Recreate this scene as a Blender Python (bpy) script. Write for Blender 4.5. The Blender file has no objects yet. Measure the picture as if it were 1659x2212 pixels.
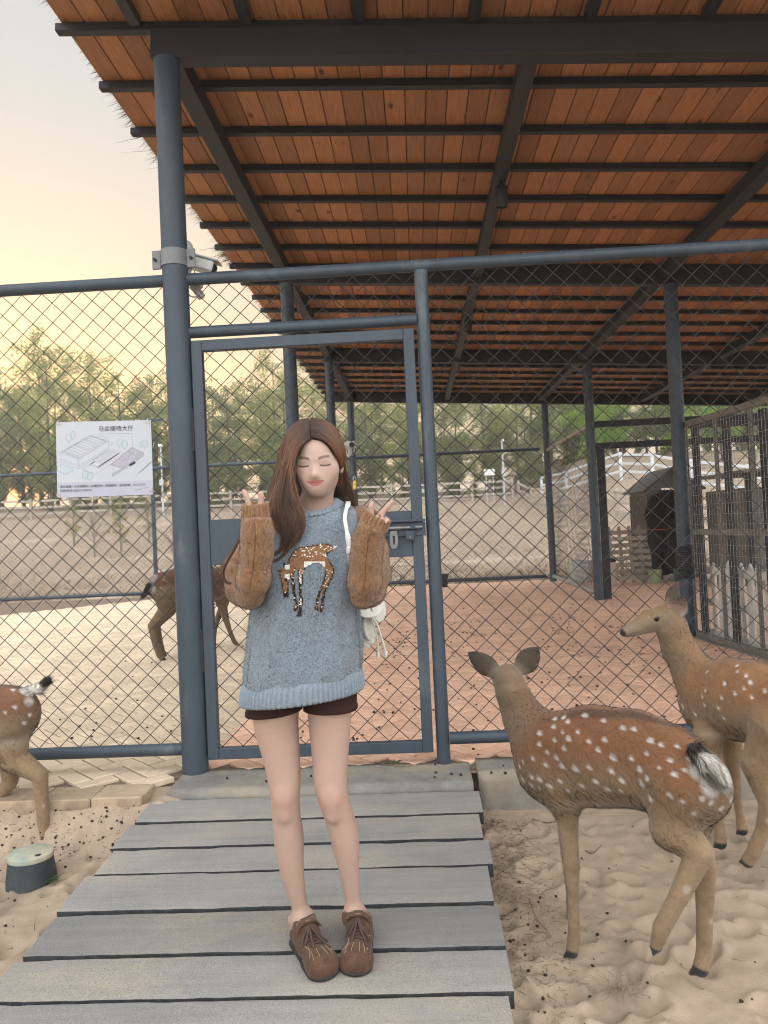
import bpy, bmesh, math, random
import numpy as np
from mathutils import Vector, Matrix
from mathutils.bvhtree import BVHTree

random.seed(7)
np.random.seed(7)
RNG = np.random.default_rng(11)
C = bpy.context.scene.collection
SC = bpy.context.scene

# ------------------------------------------------------------------ camera
# world: x to the right, y away from the camera along the shelter, z up; paving at z = 0
HC = 1.21
CAM_R = np.array([[0.998, -0.047, -0.0424], [0.0416, 0.0169, 0.999], [-0.0465, -0.9988, 0.0186]])
_d = np.array([(900 - 829.5) / 1660, (1134 - 1106) / 1660, 1.0]); _d /= np.linalg.norm(_d)
_u = np.array([-math.sin(.047), -math.cos(.047), 0]); _u = _u - _d * (_u @ _d); _u /= np.linalg.norm(_u)
CAM_R = np.array([np.cross(_d, _u), _d, _u])
cam = bpy.data.cameras.new('camera'); camo = bpy.data.objects.new('camera', cam); C.objects.link(camo)
_x = CAM_R @ np.array([1, 0, 0]); _y = CAM_R @ np.array([0, -1, 0]); _z = CAM_R @ np.array([0, 0, -1])
camo.matrix_world = Matrix(((_x[0], _y[0], _z[0], 0), (_x[1], _y[1], _z[1], 0), (_x[2], _y[2], _z[2], HC), (0, 0, 0, 1)))
cam.sensor_fit = 'HORIZONTAL'; cam.sensor_width = 36; cam.lens = 36.02
cam.clip_start = 0.05; cam.clip_end = 3000
SC.camera = camo


def P(px, py, y):
    """photo pixel (1659 wide) at world depth y -> world point"""
    r = CAM_R @ np.array([(px - 829.5) / 1660., (py - 1106) / 1660., 1.])
    return r * (y / r[1]) + np.array([0, 0, HC])


def PZ(px, py, z):
    r = CAM_R @ np.array([(px - 829.5) / 1660., (py - 1106) / 1660., 1.])
    return r * ((z - HC) / r[2]) + np.array([0, 0, HC])


# ------------------------------------------------------------------ sky, sun, exposure
SUN_DIR = Vector((-0.461, 0.885, 0.064)).normalized()
SUN_EL = math.asin(SUN_DIR.z)
SUN_AZ = math.atan2(SUN_DIR.x, SUN_DIR.y)
world = bpy.data.worlds.new('World'); SC.world = world; world.use_nodes = True
wn = world.node_tree.nodes; wl = world.node_tree.links
wn.clear()
_out = wn.new('ShaderNodeOutputWorld'); _bg = wn.new('ShaderNodeBackground')
_sky = wn.new('ShaderNodeTexSky'); _sky.sky_type = 'NISHITA'; _sky.sun_disc = False
_sky.sun_elevation = SUN_EL; _sky.sun_rotation = SUN_AZ
_sky.air_density = 1.0; _sky.dust_density = 3.0; _sky.ozone_density = 1.0
_tc = wn.new('ShaderNodeTexCoord')
_dot = wn.new('ShaderNodeVectorMath'); _dot.operation = 'DOT_PRODUCT'; _dot.inputs[1].default_value = SUN_DIR
wl.new(_tc.outputs['Generated'], _dot.inputs[0])
_sep = wn.new('ShaderNodeSeparateXYZ'); wl.new(_tc.outputs['Generated'], _sep.inputs[0])


def _wmath(op, a, b=None, clamp=False):
    n = wn.new('ShaderNodeMath'); n.operation = op; n.use_clamp = clamp
    for i, v in enumerate((a, b)):
        if v is None: continue
        if isinstance(v, (int, float)): n.inputs[i].default_value = v
        else: wl.new(v, n.inputs[i])
    return n.outputs[0]


def _wmix(f, a, b, mode='MIX'):
    n = wn.new('ShaderNodeMix'); n.data_type = 'RGBA'; n.blend_type = mode
    for s, v in ((0, f), (6, a), (7, b)):
        if isinstance(v, (int, float)): n.inputs[s].default_value = v
        elif isinstance(v, tuple): n.inputs[s].default_value = v + (1,)
        else: wl.new(v, n.inputs[s])
    return n.outputs[2]


# a hazy sunset sky: pale overhead, yellow low down on the sun's side, cooler on the far side
_sunside = wn.new('ShaderNodeMapRange'); _sunside.inputs[1].default_value = -0.2; _sunside.inputs[2].default_value = 0.78
_sunside.interpolation_type = 'SMOOTHSTEP'
wl.new(_dot.outputs['Value'], _sunside.inputs[0])
_el = wn.new('ShaderNodeMapRange'); _el.inputs[1].default_value = 0.0; _el.inputs[2].default_value = 0.62
_el.interpolation_type = 'SMOOTHERSTEP'
wl.new(_sep.outputs['Z'], _el.inputs[0])
SKY_LOW, SKY_HIGH, SKY_AWAY = (0.29, 0.205, 0.11), (0.31, 0.335, 0.35), (2.0, 2.02, 2.05)
_warm = _wmix(_el.outputs[0], SKY_LOW, SKY_HIGH)
_veil = _wmix(_sunside.outputs[0], SKY_AWAY, _warm)
_glow = _wmath('POWER', _wmath('MAXIMUM', _dot.outputs['Value'], 0.0), 160.0)
_core = _wmath('POWER', _wmath('MAXIMUM', _dot.outputs['Value'], 0.0), 3500.0)
_nis = _wmix(1.0, _sky.outputs[0], (0.05, 0.05, 0.05), 'MULTIPLY')
_c1 = _wmix(1.0, _veil, _nis, 'ADD')
_c2 = _wmix(_glow, _c1, (0.72, 0.52, 0.25))
_halo = _wmath('POWER', _wmath('MAXIMUM', _dot.outputs['Value'], 0.0), 900.0)
_c2 = _wmix(_halo, _c2, (1.8, .85, 0.22))
_c3 = _wmix(_core, _c2, (11.0, 3.8, .6))
wl.new(_c3, _bg.inputs[0]); _bg.inputs[1].default_value = 1.0
wl.new(_bg.outputs[0], _out.inputs[0])
sun = bpy.data.lights.new('sun', 'SUN'); suno = bpy.data.objects.new('sun', sun); C.objects.link(suno)
sun.energy = 3.0; sun.angle = math.radians(1.5); sun.color = (1.0, 0.62, 0.32)
suno.rotation_euler = SUN_DIR.to_track_quat('Z', 'Y').to_euler()
SC.view_settings.view_transform = 'Standard'
try: SC.view_settings.look = 'None'
except Exception: pass
SC.view_settings.exposure = 0.65; SC.view_settings.gamma = 1.0; SC.view_settings.use_curve_mapping = False
SC.render.engine = 'CYCLES'
SC.cycles.use_denoising = True; SC.cycles.filter_width = 1.1
SC.cycles.max_bounces = 8; SC.cycles.diffuse_bounces = 4; SC.cycles.transparent_max_bounces = 12
SC.cycles.caustics_reflective = False; SC.cycles.caustics_refractive = False


# ------------------------------------------------------------------ materials
def mat(name, col, rough=.75, var=.18, scale=6., col2=None, mixamt=1., bump=.15, bscale=80., stretch=(1, 1, 1), metal=0.,
        attr=None, objrand=0., spec=.35, sheen=0., sss=0., transl=0., dist=.004, detail=6., streak=None, knots=None):
    m = bpy.data.materials.new(name); m.use_nodes = True
    nt = m.node_tree; n = nt.nodes; l = nt.links
    b = n['Principled BSDF']
    b.inputs['Roughness'].default_value = rough; b.inputs['Metallic'].default_value = metal
    b.inputs['Specular IOR Level'].default_value = spec
    if sheen:
        b.inputs['Sheen Weight'].default_value = sheen; b.inputs['Sheen Roughness'].default_value = .6
    if sss:
        b.inputs['Subsurface Weight'].default_value = sss; b.inputs['Subsurface Radius'].default_value = (.012, .005, .003)
        b.inputs['Subsurface Scale'].default_value = 1.0
    tc = n.new('ShaderNodeTexCoord'); mp = n.new('ShaderNodeMapping'); mp.inputs['Scale'].default_value = stretch
    l.new(tc.outputs['Object'], mp.inputs[0])
    def noise(sc, det=detail, vec=None):
        t = n.new('ShaderNodeTexNoise'); t.inputs['Scale'].default_value = sc; t.inputs['Detail'].default_value = det
        t.inputs['Roughness'].default_value = .6
        l.new(vec or mp.outputs[0], t.inputs['Vector']); return t.outputs['Fac']
    def mix(f, a, b_, mode='MIX'):
        x = n.new('ShaderNodeMix'); x.data_type = 'RGBA'; x.blend_type = mode
        for s, v in ((0, f), (6, a), (7, b_)):
            if isinstance(v, (int, float)): x.inputs[s].default_value = v
            elif isinstance(v, tuple): x.inputs[s].default_value = tuple(v) + (1,)
            else: l.new(v, x.inputs[s])
        return x.outputs[2]
    def ramp(f, lo, hi):
        r = n.new('ShaderNodeMapRange'); r.inputs[1].default_value = lo; r.inputs[2].default_value = hi
        l.new(f, r.inputs[0]); return r.outputs[0]
    f = ramp(noise(scale), .3, .7)
    if attr:
        a = n.new('ShaderNodeAttribute'); a.attribute_name = attr; base = a.outputs['Color']
        base = mix(1., base, mix(f, (1 - var,) * 3, (1 + var,) * 3), 'MULTIPLY')
    else:
        c1 = tuple(c * (1 - var) for c in col); c2 = tuple(min(1, c * (1 + var)) for c in (col2 or col))
        base = mix(f, c1, c2)
        f2 = ramp(noise(scale * 5.3), .35, .65)
        base = mix(1., base, mix(f2, (1 - var * .6,) * 3, (1 + var * .6,) * 3), 'MULTIPLY')
    if streak:      # (scale, stretch, colour, lo, hi): dirt / wear patches with a shape of their own
        mp2 = n.new('ShaderNodeMapping'); mp2.inputs['Scale'].default_value = streak[1]; l.new(tc.outputs['Object'], mp2.inputs[0])
        fs = ramp(noise(streak[0], 8., mp2.outputs[0]), streak[3], streak[4])
        base = mix(fs, base, streak[2])
    if knots:       # (scale x, scale y, radius, colour): dark oval knots along the board
        mk = n.new('ShaderNodeMapping'); mk.inputs['Scale'].default_value = (knots[0], knots[1], .01); kv = n.new('ShaderNodeTexVoronoi'); kv.inputs['Scale'].default_value = 1.0
        l.new(mk.outputs[0], kv.inputs['Vector']); kr = n.new('ShaderNodeMapRange'); kr.inputs[1].default_value = knots[2]; kr.inputs[2].default_value = knots[2] * .4; l.new(kv.outputs['Distance'], kr.inputs[0])
        base = mix(kr.outputs[0], base, knots[3])
    if objrand:
        oi = n.new('ShaderNodeObjectInfo'); r = n.new('ShaderNodeMapRange')
        r.inputs[3].default_value = 1 - objrand; r.inputs[4].default_value = 1 + objrand
        l.new(oi.outputs['Random'], r.inputs[0])
        cb = n.new('ShaderNodeCombineColor')
        for i in range(3): l.new(r.outputs[0], cb.inputs[i])
        base = mix(1., base, cb.outputs[0], 'MULTIPLY')
        # shift the texture per object too
        ad = n.new('ShaderNodeVectorMath'); ad.operation = 'MULTIPLY_ADD'
        cx = n.new('ShaderNodeCombineXYZ')
        for i in range(3): l.new(oi.outputs['Random'], cx.inputs[i])
        l.new(cx.outputs[0], ad.inputs[0]); ad.inputs[1].default_value = (37, 53, 91); l.new(tc.outputs['Object'], ad.inputs[2])
        l.new(ad.outputs[0], mp.inputs[0])
        if knots: l.new(ad.outputs[0], mk.inputs[0])
    l.new(base, b.inputs['Base Color'])
    if bump:
        bp = n.new('ShaderNodeBump'); bp.inputs['Strength'].default_value = min(1., bump); bp.inputs['Distance'].default_value = dist
        l.new(noise(bscale, 4.), bp.inputs['Height']); l.new(bp.outputs[0], b.inputs['Normal'])
    if transl:
        t = n.new('ShaderNodeBsdfTranslucent'); l.new(base, t.inputs[0])
        ms = n.new('ShaderNodeMixShader'); ms.inputs[0].default_value = transl
        l.new(b.outputs[0], ms.inputs[1]); l.new(t.outputs[0], ms.inputs[2])
        l.new(ms.outputs[0], n['Material Output'].inputs[0])
    m['base'] = True
    return m


# ------------------------------------------------------------------ object helpers
def tag(o, label=None, cat=None, group=None, kind=None):
    if label: o['label'] = label
    if cat: o['category'] = cat
    if group: o['group'] = group
    if kind: o['kind'] = kind
    return o


def thing(name, label, cat, loc=(0, 0, 0), rz=0., group=None):
    o = bpy.data.objects.new(name, None); C.objects.link(o)
    o.location = loc; o.rotation_euler = (0, 0, rz); o.empty_display_size = .1
    return tag(o, label, cat, group)


def link(name, me, m=None, parent=None, smooth=False, world_coords=True):
    if m is not None and not me.materials: me.materials.append(m)
    if smooth: me.polygons.foreach_set('use_smooth', [True] * len(me.polygons))
    o = bpy.data.objects.new(name, me); C.objects.link(o)
    if parent is not None:
        o.parent = parent
        if world_coords: o.matrix_parent_inverse = parent_inv(parent)
    return o


def parent_inv(p):
    m = Matrix.Translation(p.location) @ p.rotation_euler.to_matrix().to_4x4()
    if p.parent is not None:
        m = parent_world(p.parent) @ p.matrix_parent_inverse @ m
    return m.inverted()


def parent_world(p):
    return parent_inv(p).inverted()


def copy_tree(o, parent=None):
    c = o.copy(); C.objects.link(c)
    if parent is not None: c.parent = parent
    for ch in o.children: copy_tree(ch, c)
    return c


class MB:
    """collects verts and faces; build() makes ONE mesh object"""
    def __init__(self): self.v = []; self.f = []; self.n = 0
    def add(self, vs, fs):
        k = self.n
        self.v.extend([tuple(map(float, p)) for p in vs]); self.n += len(vs)
        self.f.extend([tuple(i + k for i in f) for f in fs]); return self
    def box(self, c, s, rot=None):
        hx, hy, hz = (x / 2 for x in s)
        vs = [np.array((x, y, z)) for z in (-hz, hz) for y in (-hy, hy) for x in (-hx, hx)]
        if rot is not None: vs = [np.array(rot) @ p for p in vs]
        return self.add([p + np.array(c) for p in vs], [(0, 2, 3, 1), (4, 5, 7, 6), (0, 1, 5, 4), (2, 6, 7, 3), (0, 4, 6, 2), (1, 3, 7, 5)])
    def bbox(self, c, s, bev=.004, rot=None):
        """box with chamfered edges"""
        hx, hy, hz = (x / 2 for x in s); b = min(bev, hx * .9, hy * .9, hz * .9)
        vs = []; 
        for sx in (-1, 1):
            for sy in (-1, 1):
                for sz in (-1, 1):
                    vs += [(sx * hx, sy * (hy - b), sz * (hz - b)), (sx * (hx - b), sy * hy, sz * (hz - b)), (sx * (hx - b), sy * (hy - b), sz * hz)]
        vs = [np.array(p) for p in vs]
        if rot is not None: vs = [np.array(rot) @ p for p in vs]
        vs = [p + np.array(c) for p in vs]
        I = lambda sx, sy, sz, a: ((sx > 0) * 4 + (sy > 0) * 2 + (sz > 0)) * 3 + a
        fs = []
        for s in (-1, 1):
            q = [I(s, -1, -1, 0), I(s, 1, -1, 0), I(s, 1, 1, 0), I(s, -1, 1, 0)]; fs.append(q if s > 0 else q[::-1])
            q = [I(-1, s, -1, 1), I(1, s, -1, 1), I(1, s, 1, 1), I(-1, s, 1, 1)]; fs.append(q[::-1] if s > 0 else q)
            q = [I(-1, -1, s, 2), I(1, -1, s, 2), I(1, 1, s, 2), I(-1, 1, s, 2)]; fs.append(q if s > 0 else q[::-1])
        for a in (-1, 1):
            for b_ in (-1, 1):
                q = [I(a, b_, -1, 0), I(a, b_, -1, 1), I(a, b_, 1, 1), I(a, b_, 1, 0)]; fs.append(q if a * b_ > 0 else q[::-1])
                q = [I(a, -1, b_, 0), I(a, 1, b_, 0), I(a, 1, b_, 2), I(a, -1, b_, 2)]; fs.append(q if a * b_ > 0 else q[::-1])
                q = [I(-1, a, b_, 1), I(-1, a, b_, 2), I(1, a, b_, 2), I(1, a, b_, 1)]; fs.append(q if a * b_ > 0 else q[::-1])
                for c_ in (-1, 1):
                    q = [I(a, b_, c_, 0), I(a, b_, c_, 1), I(a, b_, c_, 2)]; fs.append(q if a * b_ * c_ > 0 else q[::-1])
        return self.add(vs, fs)
    def tube(self, pts, r, n=8, caps=True):
        pts = [np.array(p, float) for p in pts]; m = len(pts)
        rs = [r] * m if np.isscalar(r) else list(r)
        d0 = pts[1] - pts[0]; d0 /= (np.linalg.norm(d0) + 1e-12)
        a = np.array((0, 0, 1.)) if abs(d0[2]) < .9 else np.array((1., 0, 0))
        u = np.cross(d0, a); u /= np.linalg.norm(u)
        vs = []
        for i in range(m):
            d = pts[min(i + 1, m - 1)] - pts[max(i - 1, 0)]; d /= (np.linalg.norm(d) + 1e-12)
            u = u - d * (u @ d); u /= (np.linalg.norm(u) + 1e-12); w = np.cross(d, u)
            for k in range(n):
                t = 2 * math.pi * k / n
                vs.append(pts[i] + rs[i] * (math.cos(t) * u + math.sin(t) * w))
        fs = [(i * n + k, i * n + (k + 1) % n, (i + 1) * n + (k + 1) % n, (i + 1) * n + k) for i in range(m - 1) for k in range(n)]
        if caps: fs += [tuple(range(n - 1, -1, -1)), tuple((m - 1) * n + k for k in range(n))]
        return self.add(vs, fs)
    def lathe(self, prof, c=(0, 0, 0), n=24, cap0=True, cap1=True):
        vs = [(c[0] + r * math.cos(2 * math.pi * k / n), c[1] + r * math.sin(2 * math.pi * k / n), c[2] + z) for r, z in prof for k in range(n)]
        m = len(prof)
        fs = [(i * n + k, i * n + (k + 1) % n, (i + 1) * n + (k + 1) % n, (i + 1) * n + k) for i in range(m - 1) for k in range(n)]
        if cap0: fs.append(tuple(range(n - 1, -1, -1)))
        if cap1: fs.append(tuple((m - 1) * n + k for k in range(n)))
        return self.add(vs, fs)
    def prism(self, poly, axis, t0, t1):
        """2D polygon extruded along axis 0/1/2"""
        n = len(poly); vs = []
        for t in (t0, t1):
            for a, b in poly:
                vs.append((t, a, b) if axis == 0 else (a, t, b) if axis == 1 else (a, b, t))
        fs = [tuple(range(n)), tuple(range(2 * n - 1, n - 1, -1))] + [(i + n, (i + 1) % n + n, (i + 1) % n, i) for i in range(n)]
        return self.add(vs, fs)
    def mesh(self, name):
        me = bpy.data.meshes.new(name); me.from_pydata(self.v, [], self.f); me.update(); return me
    def build(self, name, m, parent=None, smooth=False, fix=False):
        me = self.mesh(name)
        if fix:
            bm = bmesh.new(); bm.from_mesh(me); bmesh.ops.recalc_face_normals(bm, faces=bm.faces); bm.to_mesh(me); bm.free()
        o = link(name, me, m, parent, smooth)
        if smooth: autosmooth(me)
        return o


def autosmooth(me, deg=40):
    bm = bmesh.new(); bm.from_mesh(me)
    lim = math.radians(deg)
    for e in bm.edges:
        e.smooth = (len(e.link_faces) == 2 and e.calc_face_angle(0) < lim)
    bm.to_mesh(me); bm.free()


def mesh_np(name, verts, faces, cols=None, smooth=True, uv=None):
    """verts (n,3), faces (m,3) or (m,4)"""
    verts = np.asarray(verts, np.float32); faces = np.asarray(faces, np.int32); k = faces.shape[1]
    me = bpy.data.meshes.new(name)
    me.vertices.add(len(verts)); me.vertices.foreach_set('co', verts.ravel())
    me.loops.add(faces.size); me.loops.foreach_set('vertex_index', faces.ravel())
    me.polygons.add(len(faces)); me.polygons.foreach_set('loop_start', np.arange(0, faces.size, k, dtype=np.int32))
    me.polygons.foreach_set('loop_total', np.full(len(faces), k, np.int32))
    me.polygons.foreach_set('use_smooth', np.full(len(faces), smooth))
    if cols is not None:
        a = me.color_attributes.new('Col', 'FLOAT_COLOR', 'POINT')
        c4 = np.ones((len(verts), 4), np.float32); c4[:, :3] = cols; a.data.foreach_set('color', c4.ravel())
    me.update(calc_edges=True); me.validate()
    return me


def vnoise(x, y, seed=0):
    """smooth value noise, numpy arrays"""
    xi = np.floor(x).astype(np.int64); yi = np.floor(y).astype(np.int64); fx = x - xi; fy = y - yi
    fx = fx * fx * (3 - 2 * fx); fy = fy * fy * (3 - 2 * fy)
    def h(a, b):
        n = (a * 374761393 + b * 668265263 + seed * 974711) & 0x7fffffff
        n = ((n ^ (n >> 13)) * 1274126177) & 0x7fffffff
        return ((n ^ (n >> 16)) & 0xffff) / 65535.
    return (h(xi, yi) * (1 - fx) + h(xi + 1, yi) * fx) * (1 - fy) + (h(xi, yi + 1) * (1 - fx) + h(xi + 1, yi + 1) * fx) * fy


def fbm(x, y, seed=0, oct=4):
    s = 0; a = .5
    for i in range(oct):
        s = s + a * (vnoise(x * 2 ** i, y * 2 ** i, seed + i) - .5); a *= .5
    return s


def catmull(pts, n):
    """n points along a Catmull-Rom curve"""
    p = np.array(pts, float); p = np.vstack([2 * p[0] - p[1], p, 2 * p[-1] - p[-2]])
    m = len(p) - 3; out = []
    for t in np.linspace(0, m - 1e-6, n):
        i = int(t); f = t - i; a, b, c, d = p[i], p[i + 1], p[i + 2], p[i + 3]
        out.append(.5 * (2 * b + (c - a) * f + (2 * a - 5 * b + 4 * c - d) * f * f + (3 * b - a - 3 * c + d) * f ** 3))
    return np.array(out)


# ------------------------------------------------------------------ signed-distance modelling (smooth union on a grid, surface nets)
class SDF:
    def __init__(self, bmin, bmax, res):
        self.b = np.array(bmin, float); self.r = res
        self.n = np.ceil((np.array(bmax) - self.b) / res).astype(int) + 1
        self.F = np.full(self.n, .08, np.float32)
    def _sub(self, lo, hi):
        i0 = np.maximum(np.floor((np.array(lo) - self.b) / self.r).astype(int), 0)
        i1 = np.minimum(np.ceil((np.array(hi) - self.b) / self.r).astype(int) + 1, self.n)
        if np.any(i1 <= i0): return None
        ax = [(self.b[k] + self.r * np.arange(i0[k], i1[k])).astype(np.float32) for k in range(3)]
        return tuple(slice(i0[k], i1[k]) for k in range(3)), ax[0][:, None, None], ax[1][None, :, None], ax[2][None, None, :]
    def _op(self, s, d, k, op):
        A = self.F[s]
        if op == 'sub':
            d = -d
            if k > 0:
                h = np.maximum(k - np.abs(A - d), 0) / k; self.F[s] = np.maximum(A, d) + h * h * k * .25
            else: self.F[s] = np.maximum(A, d)
        else:
            if k > 0:
                h = np.maximum(k - np.abs(A - d), 0) / k; self.F[s] = np.minimum(A, d) - h * h * k * .25
            else: self.F[s] = np.minimum(A, d)
    def cap(self, a, b, ra, rb, k=.02, sq=None, op='add'):
        """tapered capsule; sq=(axis, factor) squashes the section along a world axis (factor<1 narrower)"""
        a = np.array(a, float); b = np.array(b, float); M = max(ra, rb) + k + .02
        r = self._sub(np.minimum(a, b) - M, np.maximum(a, b) + M)
        if r is None: return
        s, X, Y, Z = r
        px, py, pz = X - a[0], Y - a[1], Z - a[2]; ab = b - a
        f = 1.
        if sq is not None:
            ax = np.array(sq[0], float); ax /= np.linalg.norm(ax); f = sq[1]
            q = (px * ax[0] + py * ax[1] + pz * ax[2]) * (1 / f - 1)
            px, py, pz = px + q * ax[0], py + q * ax[1], pz + q * ax[2]
            ab = ab + ax * (ab @ ax) * (1 / f - 1)
        L = ab @ ab + 1e-12
        t = np.clip((px * ab[0] + py * ab[1] + pz * ab[2]) / L, 0, 1)
        d = np.sqrt((px - t * ab[0]) ** 2 + (py - t * ab[1]) ** 2 + (pz - t * ab[2]) ** 2) - (ra + (rb - ra) * t)
        if f < 1: d = d * (.5 + .5 * f)
        self._op(s, d.astype(np.float32), k, op)
    def chain(self, pts, rs, k=.02, sq=None):
        for i in range(len(pts) - 1): self.cap(pts[i], pts[i + 1], rs[i], rs[i + 1], k, sq)
    def ell(self, c, rad, R=None, k=.02, op='add'):
        """ellipsoid; R columns are its axes"""
        c = np.array(c, float); rad = np.array(rad, float); R = np.eye(3) if R is None else np.array(R)
        M = np.abs(R) @ rad + k + .02
        r = self._sub(c - M, c + M)
        if r is None: return
        s, X, Y, Z = r
        px, py, pz = X - c[0], Y - c[1], Z - c[2]
        k0 = 0; k1 = 0
        for i in range(3):
            q = (px * R[0, i] + py * R[1, i] + pz * R[2, i]) / rad[i]; k0 = k0 + q * q; k1 = k1 + (q / rad[i]) ** 2
        k0 = np.sqrt(k0); k1 = np.sqrt(k1) + 1e-9
        d = k0 * (k0 - 1) / k1
        self._op(s, d.astype(np.float32), k, op)
    def half(self, p, nrm, k=0.):
        """keep the side the normal points away from"""
        nrm = np.array(nrm, float); nrm /= np.linalg.norm(nrm)
        s, X, Y, Z = self._sub(self.b - 1, self.b + self.n * self.r + 1)
        d = (X - p[0]) * nrm[0] + (Y - p[1]) * nrm[1] + (Z - p[2]) * nrm[2]
        A = self.F
        if k > 0:
            h = np.maximum(k - np.abs(A - d), 0) / k; self.F = (np.maximum(A, d) + h * h * k * .25).astype(np.float32)
        else: self.F = np.maximum(A, d).astype(np.float32)
    def extract(self, smooth=2):
        F = self.F; S = F < 0
        nx, ny, nz = F.shape
        cnt = np.zeros((nx - 1, ny - 1, nz - 1), np.uint8)
        for dx in (0, 1):
            for dy in (0, 1):
                for dz in (0, 1):
                    cnt += S[dx:nx - 1 + dx, dy:ny - 1 + dy, dz:nz - 1 + dz]
        act = (cnt > 0) & (cnt < 8)
        I = np.argwhere(act); idx = np.full(act.shape, -1, np.int32); idx[act] = np.arange(len(I))
        i, j, k = I[:, 0], I[:, 1], I[:, 2]
        acc = np.zeros((len(I), 3)); num = np.zeros(len(I))
        cs = [(dx, dy, dz) for dx in (0, 1) for dy in (0, 1) for dz in (0, 1)]
        vals = {c: F[i + c[0], j + c[1], k + c[2]] for c in cs}
        for c in cs:
            for ax in range(3):
                if c[ax] == 0:
                    e = list(c); e[ax] = 1; e = tuple(e)
                    a, b = vals[c], vals[e]; m = (a < 0) != (b < 0)
                    t = np.where(m, a / np.where(m, a - b, 1), 0)
                    p = np.repeat(np.array(c, float)[None], len(I), 0); p[:, ax] += t
                    acc[m] += p[m]; num[m] += 1
        V = (I + acc / np.maximum(num, 1)[:, None]) * self.r + self.b
        Q = []
        for ax in range(3):
            sl0 = [slice(1, -1)] * 3; sl0[ax] = slice(0, -1); sl1 = [slice(1, -1)] * 3; sl1[ax] = slice(1, None)
            a, b = S[tuple(sl0)], S[tuple(sl1)]
            E = np.argwhere(a != b); 
            if len(E) == 0: continue
            flip = a[E[:, 0], E[:, 1], E[:, 2]]
            off = np.ones(3, int); off[ax] = 0; E = E + off
            u, v = (ax + 1) % 3, (ax + 2) % 3
            def at(du, dv):
                q = E.copy(); q[:, u] -= du; q[:, v] -= dv
                return idx[q[:, 0], q[:, 1], q[:, 2]]
            q = np.stack([at(1, 1), at(0, 1), at(0, 0), at(1, 0)], 1)
            q[~flip] = q[~flip][:, ::-1]
            Q.append(q)
        Q = np.vstack(Q); Q = Q[(Q >= 0).all(1)]
        for _ in range(smooth):
            s = np.zeros_like(V); n = np.zeros(len(V))
            for a in range(4):
                b = (a + 1) % 4
                np.add.at(s, Q[:, a], V[Q[:, b]]); np.add.at(s, Q[:, b], V[Q[:, a]])
                np.add.at(n, Q[:, a], 1); np.add.at(n, Q[:, b], 1)
            V = V * .5 + .5 * s / np.maximum(n, 1)[:, None]
        return V, Q


def vert_normals(V, Q):
    n = np.cross(V[Q[:, 2]] - V[Q[:, 0]], V[Q[:, 3]] - V[Q[:, 1]])
    N = np.zeros_like(V)
    for a in range(4): np.add.at(N, Q[:, a], n)
    return N / (np.linalg.norm(N, axis=1)[:, None] + 1e-12)


def strands(name, roots, dirs, lens, width, m, parent, cols=None, nrm=None, droop=0., segs=1):
    """short tapering hairs, one triangle each (or segs quads), shaded with the skin's normals"""
    n = len(roots)
    side = np.cross(dirs, RNG.normal(size=(n, 3))); side /= (np.linalg.norm(side, axis=1)[:, None] + 1e-9)
    w = (width * .5 * side)
    tip = roots + dirs * lens[:, None]; tip[:, 2] -= droop * lens
    V = np.stack([roots - w, roots + w, tip], 1).reshape(-1, 3)
    Fc = np.arange(3 * n).reshape(-1, 3)
    cc = np.repeat(cols, 3, 0) if cols is not None else None
    me = mesh_np(name, V, Fc, cc, smooth=True)
    if nrm is not None:
        me.normals_split_custom_set_from_vertices(np.repeat(nrm, 3, 0).astype(np.float32))
    return link(name, me, m, parent)


# ================================================================== SETTING
M_SAND = mat('sand', (.375, .292, .212), rough=.95, var=.10, scale=3.5, bump=.8, bscale=220, dist=.005, spec=.1,
             streak=(2.2, (1, 1, 1), (.20, .155, .115), .55, .72))
M_FIELD = mat('dry_ground', (.315, .245, .185), rough=.95, var=.16, scale=.9, bump=.4, bscale=30, spec=.05, dist=.03,
              streak=(.35, (.5, 1, 1), (.44, .36, .28), .55, .68))
M_BED = mat('joint_sand', (.17, .125, .09), rough=.95, var=.2, scale=20, bump=.3)
M_BRICK_R = mat('red_paver', (.76, .475, .335), rough=.85, var=.10, scale=5, objrand=.10, bump=.35, bscale=110, dist=.003, spec=.15,
                streak=(1.1, (1, 1, 1), (.74, .53, .40), .50, .72))
M_BRICK_B = mat('buff_paver', (.62, .50, .365), rough=.85, var=.10, scale=5, objrand=.08, bump=.35, bscale=110, dist=.003, spec=.15)
M_BRICK_A = mat('paver_joined', (1, 1, 1), rough=.85, var=.10, scale=1.3, attr='Col', bump=.35, bscale=110, dist=.003, spec=.15)
M_CONC = mat('concrete', (.20, .195, .18), rough=.92, var=.18, scale=4, bump=.5, bscale=120, dist=.004, spec=.15,
             streak=(1.6, (1, 1, 1), (.34, .285, .21), .45, .66))


def sand_z(x, y):
    z = -.20 - .075 * np.clip((3.5 - y) / 1.4, 0, 1)
    z = z + .030 * fbm(x * 2.2, y * 2.2, 3, 3) + .032 * fbm(x * 7, y * 7, 9, 3) + .013 * fbm(x * 26, y * 26, 21, 2) + .007 * fbm(x * 60, y * 60, 25, 2)
    z = z + .05 * np.clip((y - 3.45) / .3, 0, 1) * (.5 + fbm(x * 5, y * 5, 31, 2)) + np.where(x < -.9, .14, .0) * np.clip((y - 3.36) / .20, 0, 1) ** 2.2 * (.8 + 1.2 * fbm(x * 4, y * 4, 13, 2))
    return z


_dr = np.random.default_rng(3)
DENTS = [(_dr.uniform(-2.4, -1.2) if i % 3 == 0 else _dr.uniform(.2, 2.2), _dr.uniform(1.2, 3.6), _dr.uniform(.020, .042), _dr.uniform(.014, .038)) for i in range(330)]


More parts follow.
